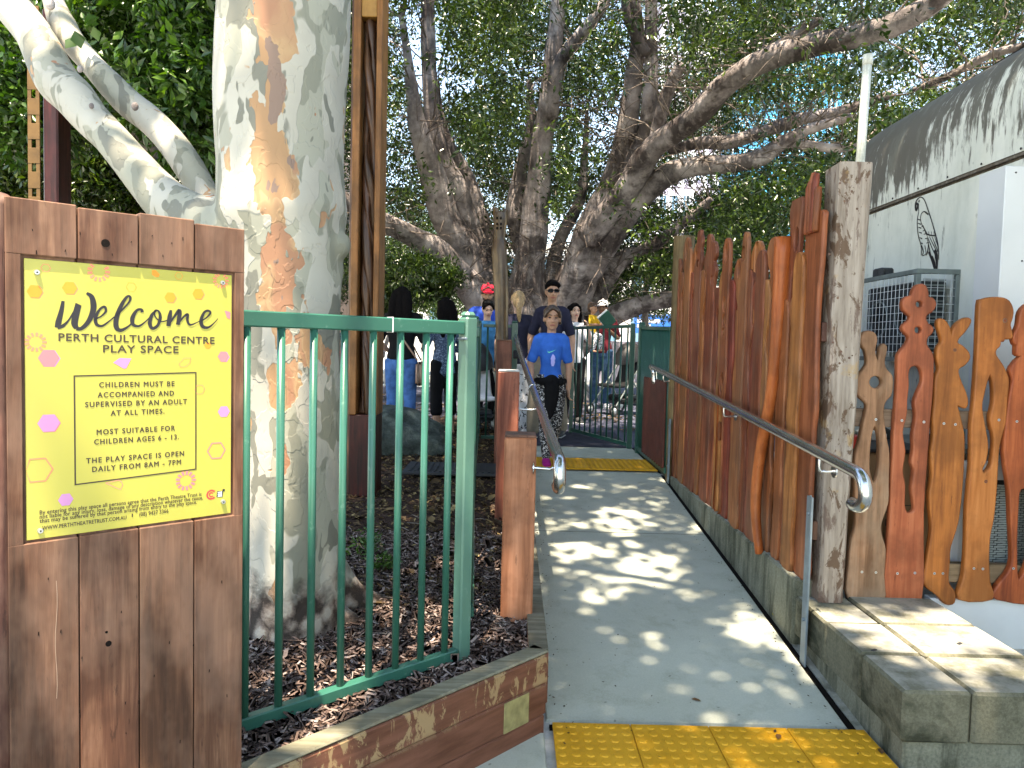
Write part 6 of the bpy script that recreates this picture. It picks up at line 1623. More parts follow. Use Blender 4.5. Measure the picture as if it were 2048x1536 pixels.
# twisting carved core: overlapping leaf-like strands
xm = (xl + fw + xr - .04) / 2; hw_ = (xr - .04 - xl - fw) / 2
for j in range(5):
    b = MB(); pts = []; rr_ = []
    for i in range(46):
        f = i / 45; z = zmid + .01 + (z0_ - zmid - .02) * f
        a = f * 11 + j * 1.2566 + 1.6 * noise.noise(Vector((j * 3.1, 0, f * 5)))
        pts.append((xm + math.sin(a) * hw_ * .50, 5.3 + .10 + math.cos(a) * .045 + (.02 if j % 2 else 0), z))
        rr_.append((.010 + .022 * abs(math.sin(f * 13 + j * 2 + 2 * noise.noise(Vector((j, 4, f * 4))))), .022))
    b.tube(pts, rr_, 10, lump=.5, seed=j); obj('carved_strand', b, M['carve'], cp_, smooth=True)
b = MB(); b.box((xm, 5.3 + dp - .03, (zmid + P(720, 330, 5.3).z) / 2), (2 * hw_, .03, P(720, 330, 5.3).z - zmid)); obj('back_board', b, M['carve'], cp_)

# ------------------------------------------------------------------ gold carved pole
gp = thing('carved_pole', 'slender gold-brown carved pole with a notched head in front of the fig tree', 'carved pole', tuple(P(1000, 800, 7.9)))
prof_ = [(1008, 880, 11), (1006, 760, 12), (1004, 700, 12), (1003, 650, 12), (1002, 590, 14), (1001, 540, 15.5), (999, 500, 15), (999, 478, 11), (1000, 460, 12), (1001, 440, 14), (1001, 424, 14)]
q = [P(x, y, 7.9) for x, y, r in prof_]; rr_ = [r * 7.9 / FPX for x, y, r in prof_]
b = MB(); b.tube(catmull(q, 5), [(x, x * .8) for x in lerp_list(rr_, 5)], 14, ref=(1, 0, 0), cap=False, lump=.16, seed=4); obj('shaft', b, M['bronze'], gp, smooth=True)
for (px, py, r) in ((992, 418, 6), (1010, 420, 5)):
    b = MB(); b.tube([P(px, py + 16, 7.9), P(px, py, 7.9)], r * 7.9 / FPX, 8); obj('carved_tip', b, M['bronze'], gp)
for py in (436, 448, 456): 
    for px in (994, 1002):
        p = P(px, py, 7.83); b = MB(); b.ball(p, (.010, .02, .016), 8, 6); obj('carved_notch', b, M['hole'], gp)

# ------------------------------------------------------------------ slotted steel post and dark post, top left
M['rust'] = plain('rusty_ochre_steel', (.13, .07, .022), .65, .3, 0, .3, 8)
ps = thing('slotted_post', 'rusty ochre steel channel post with a row of slots at the left', 'steel post', (P(68, 300, 5.0).x, 5.0, .3))
xa, xb = P(56, 300, 5.0).x, P(80, 300, 5.0).x; z1_ = P(68, 120, 5.0).z + .35; slots = [P(68, y, 5.0).z for y in (138, 188, 238, 287, 335, 385)]
slots += [slots[-1] - .167 * k for k in range(1, 8)]
ed_ = [z1_] + [v for s_ in slots for v in (s_ + .028, s_ - .028)] + [.3]
for k in range(0, len(ed_), 2):
    za, zb_ = ed_[k], ed_[k + 1]
    b = MB(); b.box(((xa + xb) / 2, 5.0, (za + zb_) / 2), (xb - xa, .006, abs(za - zb_)), bev=.001); obj('web_plate', b, M['rust'], ps)
for x in (xa + .012, xb - .030):
    b = MB(); b.box((x if x < (xa + xb) / 2 else xb - .014, 5.004, (z1_ + .3) / 2), (.024, .010, z1_ - .3)); obj('flange', b, M['rust'], ps)
b = MB(); b.box((xb + .055, 5.10, (z1_ + .3) / 2), (.10, .16, z1_ - .3), bev=.01)
tag(obj('timber_post', b, M['redbase']), 'dark timber post standing right behind the slotted steel post', 'timber post')

# ------------------------------------------------------------------ boulder, grate, small weeds
def rock(name, label, c, r, seed, rot=0.0):
    bm = bmesh.new(); bmesh.ops.create_icosphere(bm, subdivisions=5, radius=1)
    for v in bm.verts:
        p = v.co.copy(); q = 1 + .30 * noise.noise(p * 1.3 + Vector((seed, 0, 0))) + .10 * noise.noise(p * 3.1 + Vector((0, seed, 0)))
        q += .06 * abs(noise.noise(p * 6 + Vector((0, 0, seed))))
        for k in range(5):                                   # broken planes
            n_ = Vector((math.sin(seed + k * 2.1), math.cos(seed * 1.7 + k * 1.3), math.sin(k * 1.1 + seed) * .8)).normalized(); d = p.dot(n_) * q
            if d > .72: q *= 1 - .65 * (d - .72) / max(d, .01)
        v.co = Vector((p.x * r[0], p.y * r[1], p.z * r[2])) * q
    me = bpy.data.meshes.new(name); bm.to_mesh(me); bm.free(); me.transform(Matrix.Translation(c) @ Matrix.Rotation(rot, 4, 'Y'))
    tag(obj(name, me, M['stone'], None, None, True), label, 'rock')
rc = P(775, 880, 7.5); rock('boulder', 'large dark green-grey boulder lying behind the carved pillar and green fence', Vector((rc.x - .02, 7.4, .55)), (.72, .5, .27), 3.0, .16)
rc = P(668, 860, 7.2); rock('boulder', 'smaller pale boulder beside the plane trunk, left of the carved pillar', Vector((rc.x, 7.0, .5)), (.28, .3, .28), 8.0)
gr = thing('drain_grate', 'dark flat drain grate set in the leaf litter behind the green fence', 'drain grate', tuple(PZ(880, 930, .38)))
g0 = PZ(880, 935, .40)
b = MB(); b.box((g0.x + .12, g0.y, .392), (.82, .56, .02), bev=.003); obj('grate_frame', b, M['dark'], gr)
for i in range(15):
    b = MB(); b.box((g0.x - .23 + i * .0505, g0.y, .404), (.022, .46, .010)); obj('grate_bar', b, M['dark'], gr)
def weed(px, py, z, h, lab):
    p = PZ(px, py, z); n = 26; C = np.array([[p.x + rnd.uniform(-.05, .05), p.y + rnd.uniform(-.05, .05), p.z + rnd.uniform(.02, h)] for _ in range(n)])
    t = thing('weed', lab, 'weed', tuple(p)); leaf_cloud('leaves', C, unit(n) * .5 + np.array([0, 0, .8]), .05, M['leafbright'], t, 5, .05, wide=.22); b = MB(); b.tube([p, p + Vector((0, 0, h))], .002, 5); obj('stem', b, M['leafbright'], t)
weed(732, 1125, .27, .12, 'small green weed sprouting in the mulch right of the plane trunk'); weed(762, 1150, .27, .07, 'second tiny weed in the mulch, just right of the bigger one')

# ------------------------------------------------------------------ blue hoarding sign beyond the gate
hs = thing('blue_hoarding', 'bright blue hoarding sign with white lettering about the gallery rooftop beyond the gate', 'sign', tuple(P(1310, 660, 24)))
a, c = P(1269, 628, 24), P(1350, 668, 24)
b = MB(); b.box(((a.x + c.x) / 2 + 1.2, 24.1, (a.z + c.z) / 2), (c.x - a.x + 2.4, .1, a.z - c.z), bev=.01); obj('panel', b, M['signblue'], hs)
for (x, y) in ((a.x + .05, 24.14), (c.x + .1, 24.14)):
    b = MB(); b.box((x, 24.2, (a.z + .5) / 2), (.08, .08, a.z - .5)); obj('post', b, M['galv'], hs)
MT = Matrix(((1, 0, 0, 0), (0, 0, -1, 24.04), (0, 1, 0, 0), (0, 0, 0, 1)))
for s_, x0, x1, y in [('ART GALLERY WA ROOFTOP', 1275, 1321, 645), ('OPENING 2021', 1275, 1301, 655)]:
    p0, p1 = P(x0, y, 24), P(x1, y, 24); hh = abs(P(x0, y - 7, 24).z - p0.z)
    text_mesh('lettering', s_, p1.x - p0.x, Matrix.Translation((p0.x, 24.045, p0.z)) @ Matrix(((1, 0, 0, 0), (0, 0, -1, 0), (0, 1, 0, 0), (0, 0, 0, 1))), M['print_white'], hs, .012, height=hh)

# ------------------------------------------------------------------ buildings in the distance
def building(name, label, x0, x1, y, z1, mat, nx, nz, wmat, depth=8, wf=.62, z0=.4, cols=False, roof=True, wz0=.8):
    t = thing(name, label, 'building', ((x0 + x1) / 2, y, .5))
    b = MB(); b.box(((x0 + x1) / 2, y + depth / 2, (z0 + z1) / 2), (x1 - x0, depth, z1 - z0)); obj('wall', b, mat, t)
    if roof:
        b = MB(); b.box(((x0 + x1) / 2, y + depth / 2 - .1, z1 + .12), (x1 - x0 + .4, depth + .3, .22)); obj('roof_edge', b, M['cream'], t)
    sx, sz = (x1 - x0) / nx, (z1 - z0 - wz0) / nz
    b0 = MB(); w_, h_ = sx * wf, sz * .58
    b0.box((0, -.03, 0), (w_, .06, h_)); me = b0.mesh('pane')
    f0 = MB(); 
    for (dx, dz, ww, hh) in ((0, h_ / 2 + .03, w_ + .16, .07), (0, -h_ / 2 - .03, w_ + .16, .07), (-w_ / 2 - .035, 0, .07, h_ - .01), (w_ / 2 + .035, 0, .07, h_ - .01), (0, 0, .05, h_ - .02)): f0.box((dx, -.06, dz), (ww, .09, hh))
    mf = f0.mesh('frame'); mf.materials.append(M['whitemet']); me.materials.append(wmat)
    for i in range(nx):
        for j in range(nz):
            cx, cz = x0 + (i + .5) * sx, z0 + wz0 + (j + .5) * sz
            w = bpy.data.objects.new('window', mf); COL.objects.link(w); w.location = (cx, y, cz); attach(w, t)
            g_ = bpy.data.objects.new('pane', me); COL.objects.link(g_); g_.location = (cx, y, cz); attach(g_, w)
    if cols:
        for i in range(nx + 1):
            b = MB(); b.box((x0 + i * sx, y - .25, (z0 + z1) / 2), (.35, .5, z1 - z0)); obj('pier', b, M['towerwhite'], t)
    return t
building('stone_building', 'pinkish stone building half hidden behind the evergreens at the top left', -17, -4.6, 16.5, 9.5, M['pinkstone'], 6, 3, M['glass'], 6, .5)
building('white_hall', 'long low white gallery building bright behind the fig tree', -9, 10, 42, 7.0, M['cream'], 10, 2, M['glass'], 10, .55)
if False: building('office_block', 'tall pale office block behind the fig crown, centre', -5, 4, 60, 20, M['cream'], 7, 6, M['glass'], 12, .6)
building('ribbed_tower', 'white tower with tall vertical ribs seen through the leaves above the palings', 13.2, 18.5, 70, 36, M['lilacpanel'], 5, 9, M['glass'], 12, .5, cols=True)
building('blue_glass_building', 'blue glass building seen between the low fig limbs', 8.0, 12.4, 58, 9.5, M['blueglass'], 5, 4, M['blueglass'], 10, .8)
building('blue_glass_building', 'blue glass tower showing above the tall palings', 20.5, 31, 72, 30, M['blueglass'], 8, 10, M['blueglass'], 12, .8)
building('white_hall', 'low cream building with windows right of the blue glass block', 10, 24, 46, 5.2, M['cream'], 7, 1, M['glass'], 8, .5)
# pale mural wall with grey shapes low behind the gate
mw = thing('mural_wall', 'low lilac and white painted wall behind the gate', 'low wall', tuple(P(1250, 760, 20)))
a, c = P(1222, 682, 20), P(1262, 760, 20)
b = MB(); b.box(((a.x + c.x) / 2 + .6, 20.1, (a.z + .45) / 2), (c.x - a.x + 2.0, .12, a.z - .45), bev=.01); obj('wall_panel', b, M['lilacpanel'], mw)
for (px, py, r) in ((1238, 708, 7), (1248, 705, 6), (1243, 722, 9), (1256, 716, 6)):
    b = MB(); p = P(px, py, 20.03); b.tube([p, p + Vector((0, .004, 0))], r * 20 / FPX, 14, ref=(1, 0, 0), cap=False); obj('painted_disc', b, M['print_white'], mw)
# far playground fence bars between the two women
pf = fence_panel('park_fence', 'pale metal railing in the background between the two women', (-3.3, 14.6), (-.9, 14.6), 1.75, .62, 20, M['whitemet'], (1, 1), (.04, .04), .010, ground=.5)
# bench where visitors sit, left of the pillar
bn = thing('park_bench', 'low bench far behind, left of the carved pillar', 'bench', tuple(P(676, 800, 10.5)))
p = P(672, 757, 10.5)
b = MB(); b.box((p.x - .4, 10.5, p.z), (1.8, .42, .05), bev=.01); obj('seat', b, M['asphalt'], bn)
for dx in (-1.1, .3):
    b = MB(); b.box((p.x + dx, 10.5, (p.z + .42) / 2), (.06, .36, p.z - .46)); obj('leg', b, M['dark'], bn)
# ------------------------------------------------------------------ people: one continuous body each, clothes and hair as children
def person(label, x, y, h, yaw, skin_, top, bottom, hair, pose=None, vox=.0135, long_sleeve=False, shorts=None, hair_style='short', face=True, shoes=None, extra=None, slim=1.0, hem=.93, z=None, group=None, waist=None, headturn=0.0, headtilt=0.0):
    pose = pose or {}
    s = h / 1.75; g0 = ground_z(x, y) if z is None else z
    t = thing('person', label, 'person', (x, y, g0), group)
    Rz = Matrix.Rotation(yaw, 4, 'Z'); MX = Matrix.Translation((x, y, g0 + .004)) @ Rz @ Matrix.Scale(s, 4)
    V3 = Vector
    # local frame: facing -Y, up Z, metres for a 1.75 m adult
    hip = pose.get('hip', V3((0, 0, .93))); sh = pose.get('sh', V3((0, .0, 1.42)))
    hipL, hipR = hip + V3((.088, 0, -.02)), hip + V3((-.088, 0, -.02))
    kL = pose.get('kL', V3((.10, -.02, .50))); kR = pose.get('kR', V3((-.10, -.02, .50)))
    aL = pose.get('aL', V3((.105, .02, .085))); aR = pose.get('aR', V3((-.105, .02, .085)))
    shL, shR = sh + V3((.175 * slim, 0, -.01)), sh + V3((-.175 * slim, 0, -.01))
    eL = pose.get('eL', V3((.25, .04, 1.13))); eR = pose.get('eR', V3((-.25, .04, 1.13)))
    wL = pose.get('wL', V3((.25, -.05, .89))); wR = pose.get('wR', V3((-.25, -.05, .89)))
    hs_ = pose.get('head_scale', 1.0)
    neck = sh + V3((0, -.005, .06)); head = pose.get('head', neck + V3((0, -.02, .155)))
    mid = hip.lerp(sh, .5)
    def torso(b, g=0.0, z0=-.06, z1=0.0):
        pts = [hip + V3((0, 0, z0)), hip + V3((0, 0, .06)), hip.lerp(sh, .36), hip.lerp(sh, .62), hip.lerp(sh, .82), sh + V3((0, 0, -.02)), sh + V3((0, 0, .045 + z1))]
        rr = [(.155, .11), (.160, .112), (.130, .092), (.150, .108), (.168, .112), (.160, .085), (.070, .062)]
        b.tube(catmull(pts, 3), [((a * slim if i else a) + g, c + g) for i, (a, c) in enumerate([(u_, v_) for u_, v_ in zip(lerp_list([q[0] for q in rr], 3), lerp_list([q[1] for q in rr], 3))])], 18, ref=(1, 0, 0))
        for a_ in (shL, shR): b.tube([sh.lerp(a_, .45), a_], [(.055 + g, .055 + g)] * 2, 10, ref=(0, 1, 0))
    def arm(b, a_, e_, w_, f0=0, f1=1, g=0.0):
        P_ = catmull([a_, a_.lerp(e_, .5), e_, e_.lerp(w_, .4), w_], 3); r_ = lerp_list([.056, .046, .040, .037, .026], 3); n_ = len(P_)
        i0, i1 = int(f0 * (n_ - 1)), max(1, int(round(f1 * (n_ - 1)))); b.tube(P_[i0:i1 + 1], [q + g for q in r_[i0:i1 + 1]], 12, ref=(0, 1, 0))
    def leg(b, h_, k_, a_, f0=0, f1=1, g=0.0, gl=0.0):
        P_ = catmull([h_ + V3((0, 0, .02)), h_.lerp(k_, .5), k_, k_.lerp(a_, .35), a_], 4); r_ = lerp_list([.094, .078, .056, .056, .036], 4); n_ = len(P_)
        i0, i1 = int(f0 * (n_ - 1)), max(1, int(round(f1 * (n_ - 1)))); b.tube(P_[i0:i1 + 1], [q + g + gl * i / n_ for i, q in enumerate(r_)][i0:i1 + 1], 14, ref=(1, 0, 0))
    def hand(b, e_, w_, side, curl=.5):
        d = (w_ - e_).normalized(); u = V3((0, -1, 0)) - d * d.dot(V3((0, -1, 0))); u = u.normalized() if u.length > .1 else V3((1, 0, 0)); n_ = d.cross(u) * side
        pal = w_ + d * .055; b.tube([w_, w_ + d * .03, pal, w_ + d * .088], [(.026, .018), (.036, .018), (.042, .016), (.040, .013)], 10, ref=tuple(u))
        for k, L_ in enumerate((.070, .078, .072, .058)):
            f0_ = w_ + d * .085 + u * (.030 - k * .020); k1 = f0_ + d * L_ * .5 - n_ * L_ * curl * .3; k2 = k1 + (d * (1 - curl) - n_ * curl).normalized() * L_ * .5
            b.tube([f0_ - d * .02, f0_, k1, k2], [.0095, .0095, .009, .0075], 6)
        th = w_ + d * .03 + u * .03; b.tube([th - u * .01, th + u * .022 + d * .025, th + u * .026 + d * .055 - n_ * .01], [.012, .011, .009], 6)
    Rh = Matrix.Rotation(headturn, 3, 'Z') @ Matrix.Rotation(headtilt, 3, 'X')
    H = lambda v: head + Rh @ (V3(v) * hs_)
    b = MB(); torso(b, -.006)
    for sd_, a_, e_, w_ in ((1, shL, eL, wL), (-1, shR, eR, wR)): arm(b, a_, e_, w_); hand(b, e_, w_, sd_, pose.get('curl', .5))
    for h_, k_, a_ in ((hipL, kL, aL), (hipR, kR, aR)):
        leg(b, h_, k_, a_); fd = pose.get('foot', V3((0, -1, 0)))
        b.tube([a_ + V3((0, .035, -.045)), a_ + V3((0, -.02, -.045)), a_ + fd * .10 + V3((0, 0, -.055)), a_ + fd * .165 + V3((0, 0, -.062))], [(.036, .036), (.040, .036), (.042, .026), (.034, .018)], 10, ref=(1, 0, 0))
    b.tube([sh + V3((0, 0, .0)), neck + V3((0, 0, .02)), H((0, .012, -.07))], [(.058, .055), (.050, .050), (.050, .052)], 12)
    k_ = Rh.to_4x4()
    b.ball(H((0, .012, .025)), (.074 * hs_, .094 * hs_, .098 * hs_), 18, 12, Rh); b.ball(H((0, -.020, -.035)), (.060 * hs_, .068 * hs_, .078 * hs_), 16, 10, Rh); b.ball(H((0, -.055, -.088)), (.026 * hs_, .022 * hs_, .020 * hs_), 10, 7, Rh)
    b.tube([H((0, -.078, .020)), H((0, -.092, -.010)), H((0, -.106, -.030))], [.009 * hs_, .012 * hs_, .015 * hs_], 8); 
    for q in (-1, 1):
        b.ball(H((q * .076, .012, -.008)), (.010 * hs_, .020 * hs_, .030 * hs_), 8, 7, Rh); b.ball(H((q * .034, -.072, -.030)), (.022 * hs_, .014 * hs_, .018 * hs_), 8, 6, Rh)
    b.tube([H((-.050, -.078, .030)), H((0, -.086, .032)), H((.050, -.078, .030))], .009 * hs_, 7)
    b.xform(MX); remeshed('body', b, vox, M[skin_], t, 2)
    def part(name, b, mat, rem=True, v=None, label=None, sm=2):
        b.xform(MX)
        return remeshed(name, b, v or max(vox, .009), M[mat], t, sm, label) if rem else obj(name, b, M[mat], t, label, True)
    if face:
        for q in (-1, 1):
            b = MB(); b.ball(H((q * .031, -.083, .008)), (.0135 * hs_, .006 * hs_, .0062 * hs_), 10, 6, Rh); part('eye', b, 'eyew', False)
            b = MB(); b.tube([H((q * .014, -.0905, .030)), H((q * .032, -.092, .036)), H((q * .050, -.082, .030))], .0036 * hs_, 6); part('eyebrow', b, 'hairbrown', False)
        b = MB(); b.tube([H((-.024, -.084, -.064)), H((0, -.092, -.061)), H((.024, -.084, -.064))], [(.004, .004), (.007, .0075), (.004, .004)], 8, ref=(0, 0, 1)); part('mouth', b, 'lips', False)
    # clothes
    b = MB(); torso(b, .012, hem - .93 - .03 + 0.0, -.012)
    fs_ = 1.0 if long_sleeve else .42
    for a_, e_, w_ in ((shL, eL, wL), (shR, eR, wR)): arm(b, a_, e_, w_, 0, fs_ if long_sleeve is not False else .42, .014 if not long_sleeve else .012)
    part('shirt', b, top)
    b = MB(); fl_ = 1.0 if shorts is None else shorts
    b.tube([hip + V3((0, 0, -.09)), hip + V3((0, 0, .0)), hip + V3((0, 0, .075))], [(.158, .118), (.165, .120), (.142, .104)], 18, ref=(1, 0, 0))
    lw = pose.get('loose', .008)
    for h_, k_, a_ in ((hipL, kL, aL), (hipR, kR, aR)): leg(b, h_, k_, a_, 0, fl_, .010, lw)
    part('trousers', b, bottom)
    if shoes:
        for nm, a_ in (('shoe', aL), ('shoe', aR)):
            fd = pose.get('foot', V3((0, -1, 0))); b = MB()
            b.tube([a_ + V3((0, .045, -.045)), a_ + V3((0, -.02, -.035)), a_ + fd * .10 + V3((0, 0, -.052)), a_ + fd * .18 + V3((0, 0, -.062))], [(.042, .042), (.047, .046), (.050, .032), (.040, .022)], 12, ref=(1, 0, 0)); part('shoe', b, shoes, False)
            b = MB(); b.box(a_ + V3((0, -.065, -.080)), (.092, .27, .014), bev=.006); part('shoe_sole', b, 'white', False)
    # hair
    b = MB()
    if hair_style in ('short', 'ponytail', 'updo', 'long', 'cap', 'bun'):
        b.ball(H((0, .026, .045)), (.082 * hs_, .096 * hs_, .090 * hs_), 18, 12, Rh); b.ball(H((0, .060, .0)), (.076 * hs_, .062 * hs_, .095 * hs_), 14, 10, Rh)
        if hair_style == 'short': b.tube([H((-.066, -.045, .072)), H((-.02, -.080, .092)), H((.045, -.066, .088)), H((.068, -.03, .065))], .024 * hs_, 8)
        else: b.tube([H((-.074, -.045, .015)), H((-.058, -.066, .070)), H((0, -.064, .103)), H((.058, -.066, .070)), H((.074, -.045, .015))], .017 * hs_, 8)
        if hair_style == 'long':
            for q in (-.055, 0, .055): b.tube(catmull([H((q, .05, .06)), H((q * 1.4, .09, -.06)), H((q * 1.5, .105, -.20)), H((q * 1.3, .105, -.34)), H((q * .9, .10, -.43))], 3), lerp_list([(.05), (.056), (.054), (.044), (.016)], 3), 10, lump=.12)
            for q in (-1, 1): b.tube([H((q * .075, .01, .04)), H((q * .090, .01, -.06)), H((q * .090, .03, -.20))], [.022, .028, .016], 8)
        if hair_style == 'ponytail': b.tube(catmull([H((0, .09, .07)), H((0, .14, .03)), H((.01, .15, -.08)), H((0, .13, -.20)), H((-.005, .12, -.27))], 3), lerp_list([.026, .034, .036, .026, .006], 3), 10, lump=.2)
        if hair_style == 'updo':
            b.ball(H((.055, .075, .03)), (.038, .034, .040), 10, 8)
            b.tube([H((.07, .0, .05)), H((.082, .02, -.01)), H((.082, .03, -.05))], .016, 6)
            b.tube([H((-.03, -.078, .088)), H((-.058, -.080, .050)), H((-.070, -.058, .005))], [.016, .012, .005], 6)
            for k in range(9): a_ = k * .7; b.ball(H((.085 * math.cos(a_) * .9, .03 + .02 * math.sin(a_ * 2), .06 + .05 * math.sin(a_))), .018, 7, 5)
    part('hair', b, hair, True, .010 if vox > .01 else .007, None, 1)
    if extra: extra(t, H, part, dict(hip=hip, sh=sh, wL=wL, wR=wR, eL=eL, eR=eR, kL=kL, kR=kR, aL=aL, aR=aR, Rh=Rh))
    return t
V3 = Vector
def cap_fn(mat, brim=True, up=.052):
    def f(t, H, part, j):
        b = MB(); b.tube([H((0, .018, up - .012)), H((0, .018, up + .022)), H((0, .018, up + .058)), H((0, .016, up + .078))], [(.090, .108), (.088, .106), (.066, .080), (.020, .025)], 18, ref=tuple(j['Rh'] @ V3((1, 0, 0))), cap=True); c_ = part('cap', b, mat, False)
        if brim:
            b = MB(); vs = []; K = 11
            for k in range(K):
                a = math.pi * (k / (K - 1)) ; x_ = .072 * math.cos(a)
                vs += [H((x_, -.060, up + .0)), H((x_ * 1.02, -.075 - .085 * math.sin(a), up - .008 - .006 * math.sin(a))), H((x_, -.060, up + .008)), H((x_ * 1.02, -.075 - .085 * math.sin(a), up - .001))]
            b.add(vs, [(4 * k + 2, 4 * k + 3, 4 * k + 7, 4 * k + 6) for k in range(K - 1)] + [(4 * k, 4 * k + 4, 4 * k + 5, 4 * k + 1) for k in range(K - 1)] + [(4 * k + 1, 4 * k + 5, 4 * k + 7, 4 * k + 3) for k in range(K - 1)])
            part('cap_brim', b, mat, False)
    return f
# 1 girl in the blue T-shirt walking down towards the viewer
def girl_x(t, H, part, j):
    hp = j['hip']
    b = MB(); b.tube([hp + V3((0, 0, .035)), hp + V3((0, 0, .085))], [(.158, .118), (.150, .110)], 20, ref=(1, 0, 0), cap=False); part('waistband', b, 'speckle', False)
    # dark jacket tied round her waist, hanging in front
    b = MB(); b.tube(catmull([hp + V3((.0, -.115, .04)), hp + V3((.01, -.14, -.10)), hp + V3((.0, -.15, -.26)), hp + V3((-.01, -.14, -.40))], 3), lerp_list([.075, .085, .070, .025], 3), 12, ref=(1, 0, 0), lump=.15)
    b.v = [(v[0], v[1] * .45 - .07, v[2]) for v in b.v]
    b.tube([hp + V3((-.16, 0, .0)), hp + V3((-.10, -.11, .01)), hp + V3((0, -.135, .02)), hp + V3((.10, -.11, .01)), hp + V3((.16, 0, .0)), hp + V3((.10, .11, .01)), hp + V3((0, .13, .01)), hp + V3((-.10, .11, .01))], .045, 10, closed=True, cap=False); part('tied_jacket', b, 'blackc', True, .009)
    # print on the shirt: tick mark and a pale figure
    def fr(x, z): return V3((x, -.1255 - .002 * (1 - abs(x) * 6), z))
    b = MB(); pts = [fr(-.052, 1.290), fr(-.050, 1.268), fr(-.035, 1.260), fr(.0, 1.272), (fr(.038, 1.290))]; w = [.004, .010, .013, .008, .002]; vs = []
    for p_, w_ in zip(pts, w): vs += [p_ + V3((0, -.010, w_ / 2)), p_ + V3((0, -.010, -w_ / 2))]
    b.add(vs, [(2 * i, 2 * i + 1, 2 * i + 3, 2 * i + 2) for i in range(4)]); part('shirt_mark', b, 'mint', False)
    b = MB(); o_ = [(.0, 1.245), (.022, 1.22), (.03, 1.19), (.022, 1.175), (.026, 1.15), (.014, 1.11), (-.008, 1.11), (-.018, 1.14), (-.016, 1.175), (-.022, 1.19), (-.012, 1.22)]
    b.add([V3((x + .008, -.133, z)) for x, z in o_], [tuple(range(len(o_)))]); part('shirt_print', b, 'lilac', False)
M['mint'] = plain('mint_print', (.10, .65, .45), .6); M['lilac'] = plain('lilac_print', (.42, .42, .85), .6)
gp_ = P(1098, 912, 6.85); 
person('girl in bright blue T-shirt and speckled leggings walking down the ramp', P(1100, 780, 6.85).x, 6.85, 1.45, .04, 'skin_tan', 'tee_blue', 'speckle', 'hairbrown',
       dict(kL=V3((.085, .02, .50)), kR=V3((-.065, -.10, .53)), aL=V3((.06, .22, .16)), aR=V3((-.03, -.06, .085)), eR=V3((-.225, .03, 1.13)), wR=V3((-.215, -.13, 1.00)), eL=V3((.205, .02, 1.12)), wL=V3((.205, -.02, .86)), head_scale=1.16, curl=.75, loose=.0), vox=.007,
       hair_style='updo', shoes='pinkshoe', slim=.76, hem=.97, extra=girl_x, group='visitors under the fig tree', headtilt=.03)
# 2 man with sunglasses
def man_x(t, H, part, j):
    b = MB()
    for q in (-1, 1): b.box(H((q * .034, -.094, .012)), (.058, .012, .036), bev=.005)
    b.box(H((0, -.097, .018)), (.02, .008, .008)); 
    for q in (-1, 1): b.tube([H((q * .062, -.09, .016)), H((q * .082, -.03, .014)), H((q * .082, .02, .008))], .0035, 6)
    part('sunglasses', b, 'black', False)
person('man in dark navy T-shirt and sunglasses just behind the girl', P(1104, 640, 8.7).x, 8.7, 1.84, -.25, 'skin_tan', 'navy', 'khaki', 'hairblack', dict(aL=V3((.12, .1, .1)), aR=V3((-.16, -.12, .085)), kR=V3((-.14, -.12, .5)), eR=V3((-.25, .06, 1.14)), wR=V3((-.22, -.10, .98)), eL=V3((.22, .05, 1.13)), loose=.03),
       hair_style='short', extra=man_x, shoes='dark', slim=.74, group='visitors under the fig tree', headturn=.35, headtilt=.12)
# 3 woman seen from behind, long black hair, jeans, shoulder bag
def bag_x(t, H, part, j):
    b = MB(); b.tube([V3((.16, -.1, 1.44)), V3((.08, -.13, 1.35)), V3((-.05, -.15, 1.18)), V3((-.19, -.12, .95))], .010, 6); part('bag_strap', b, 'bagtan', False)
    b = MB(); b.tube([V3((.16, .02, 1.46)), V3((.08, .13, 1.36)), V3((-.08, .14, 1.15)), V3((-.20, .05, .95))], .010, 6); part('bag_strap', b, 'bagtan', False)
    b = MB(); b.box((-.23, .02, .80), (.07, .22, .27), bev=.03); part('handbag', b, 'bagtan', False)
person('woman with long black hair and blue jeans seen from behind with a tan handbag', P(803, 700, 7.95).x, 7.95, 1.68, math.pi - .15, 'skin_light', 'blackc', 'denim', 'hairblack', dict(eL=V3((.27, -.02, 1.14)), wL=V3((.22, -.18, 1.05)), eR=V3((-.26, -.03, 1.13)), wR=V3((-.20, -.20, 1.10)), loose=.006),
       hair_style='long', face=False, shoes='dark', slim=.98, hem=.99, extra=bag_x, group='visitors under the fig tree')
# 4 woman with dark hair and blue flecked blouse, black cropped trousers
person('woman with dark hair, blue flecked blouse and black cropped trousers seen from behind', P(889, 730, 8.7).x, 8.7, 1.61, math.pi + .55, 'skin_tan', 'bluepat', 'blackc', 'hairblack', dict(eL=V3((.25, -.05, 1.12)), wL=V3((.15, -.26, 1.10)), eR=V3((-.25, -.05, 1.12)), wR=V3((-.12, -.28, 1.08)), loose=.022),
       hair_style='long', face=False, shorts=.80, long_sleeve=True, shoes=None, slim=.95, hem=.84, group='visitors under the fig tree')
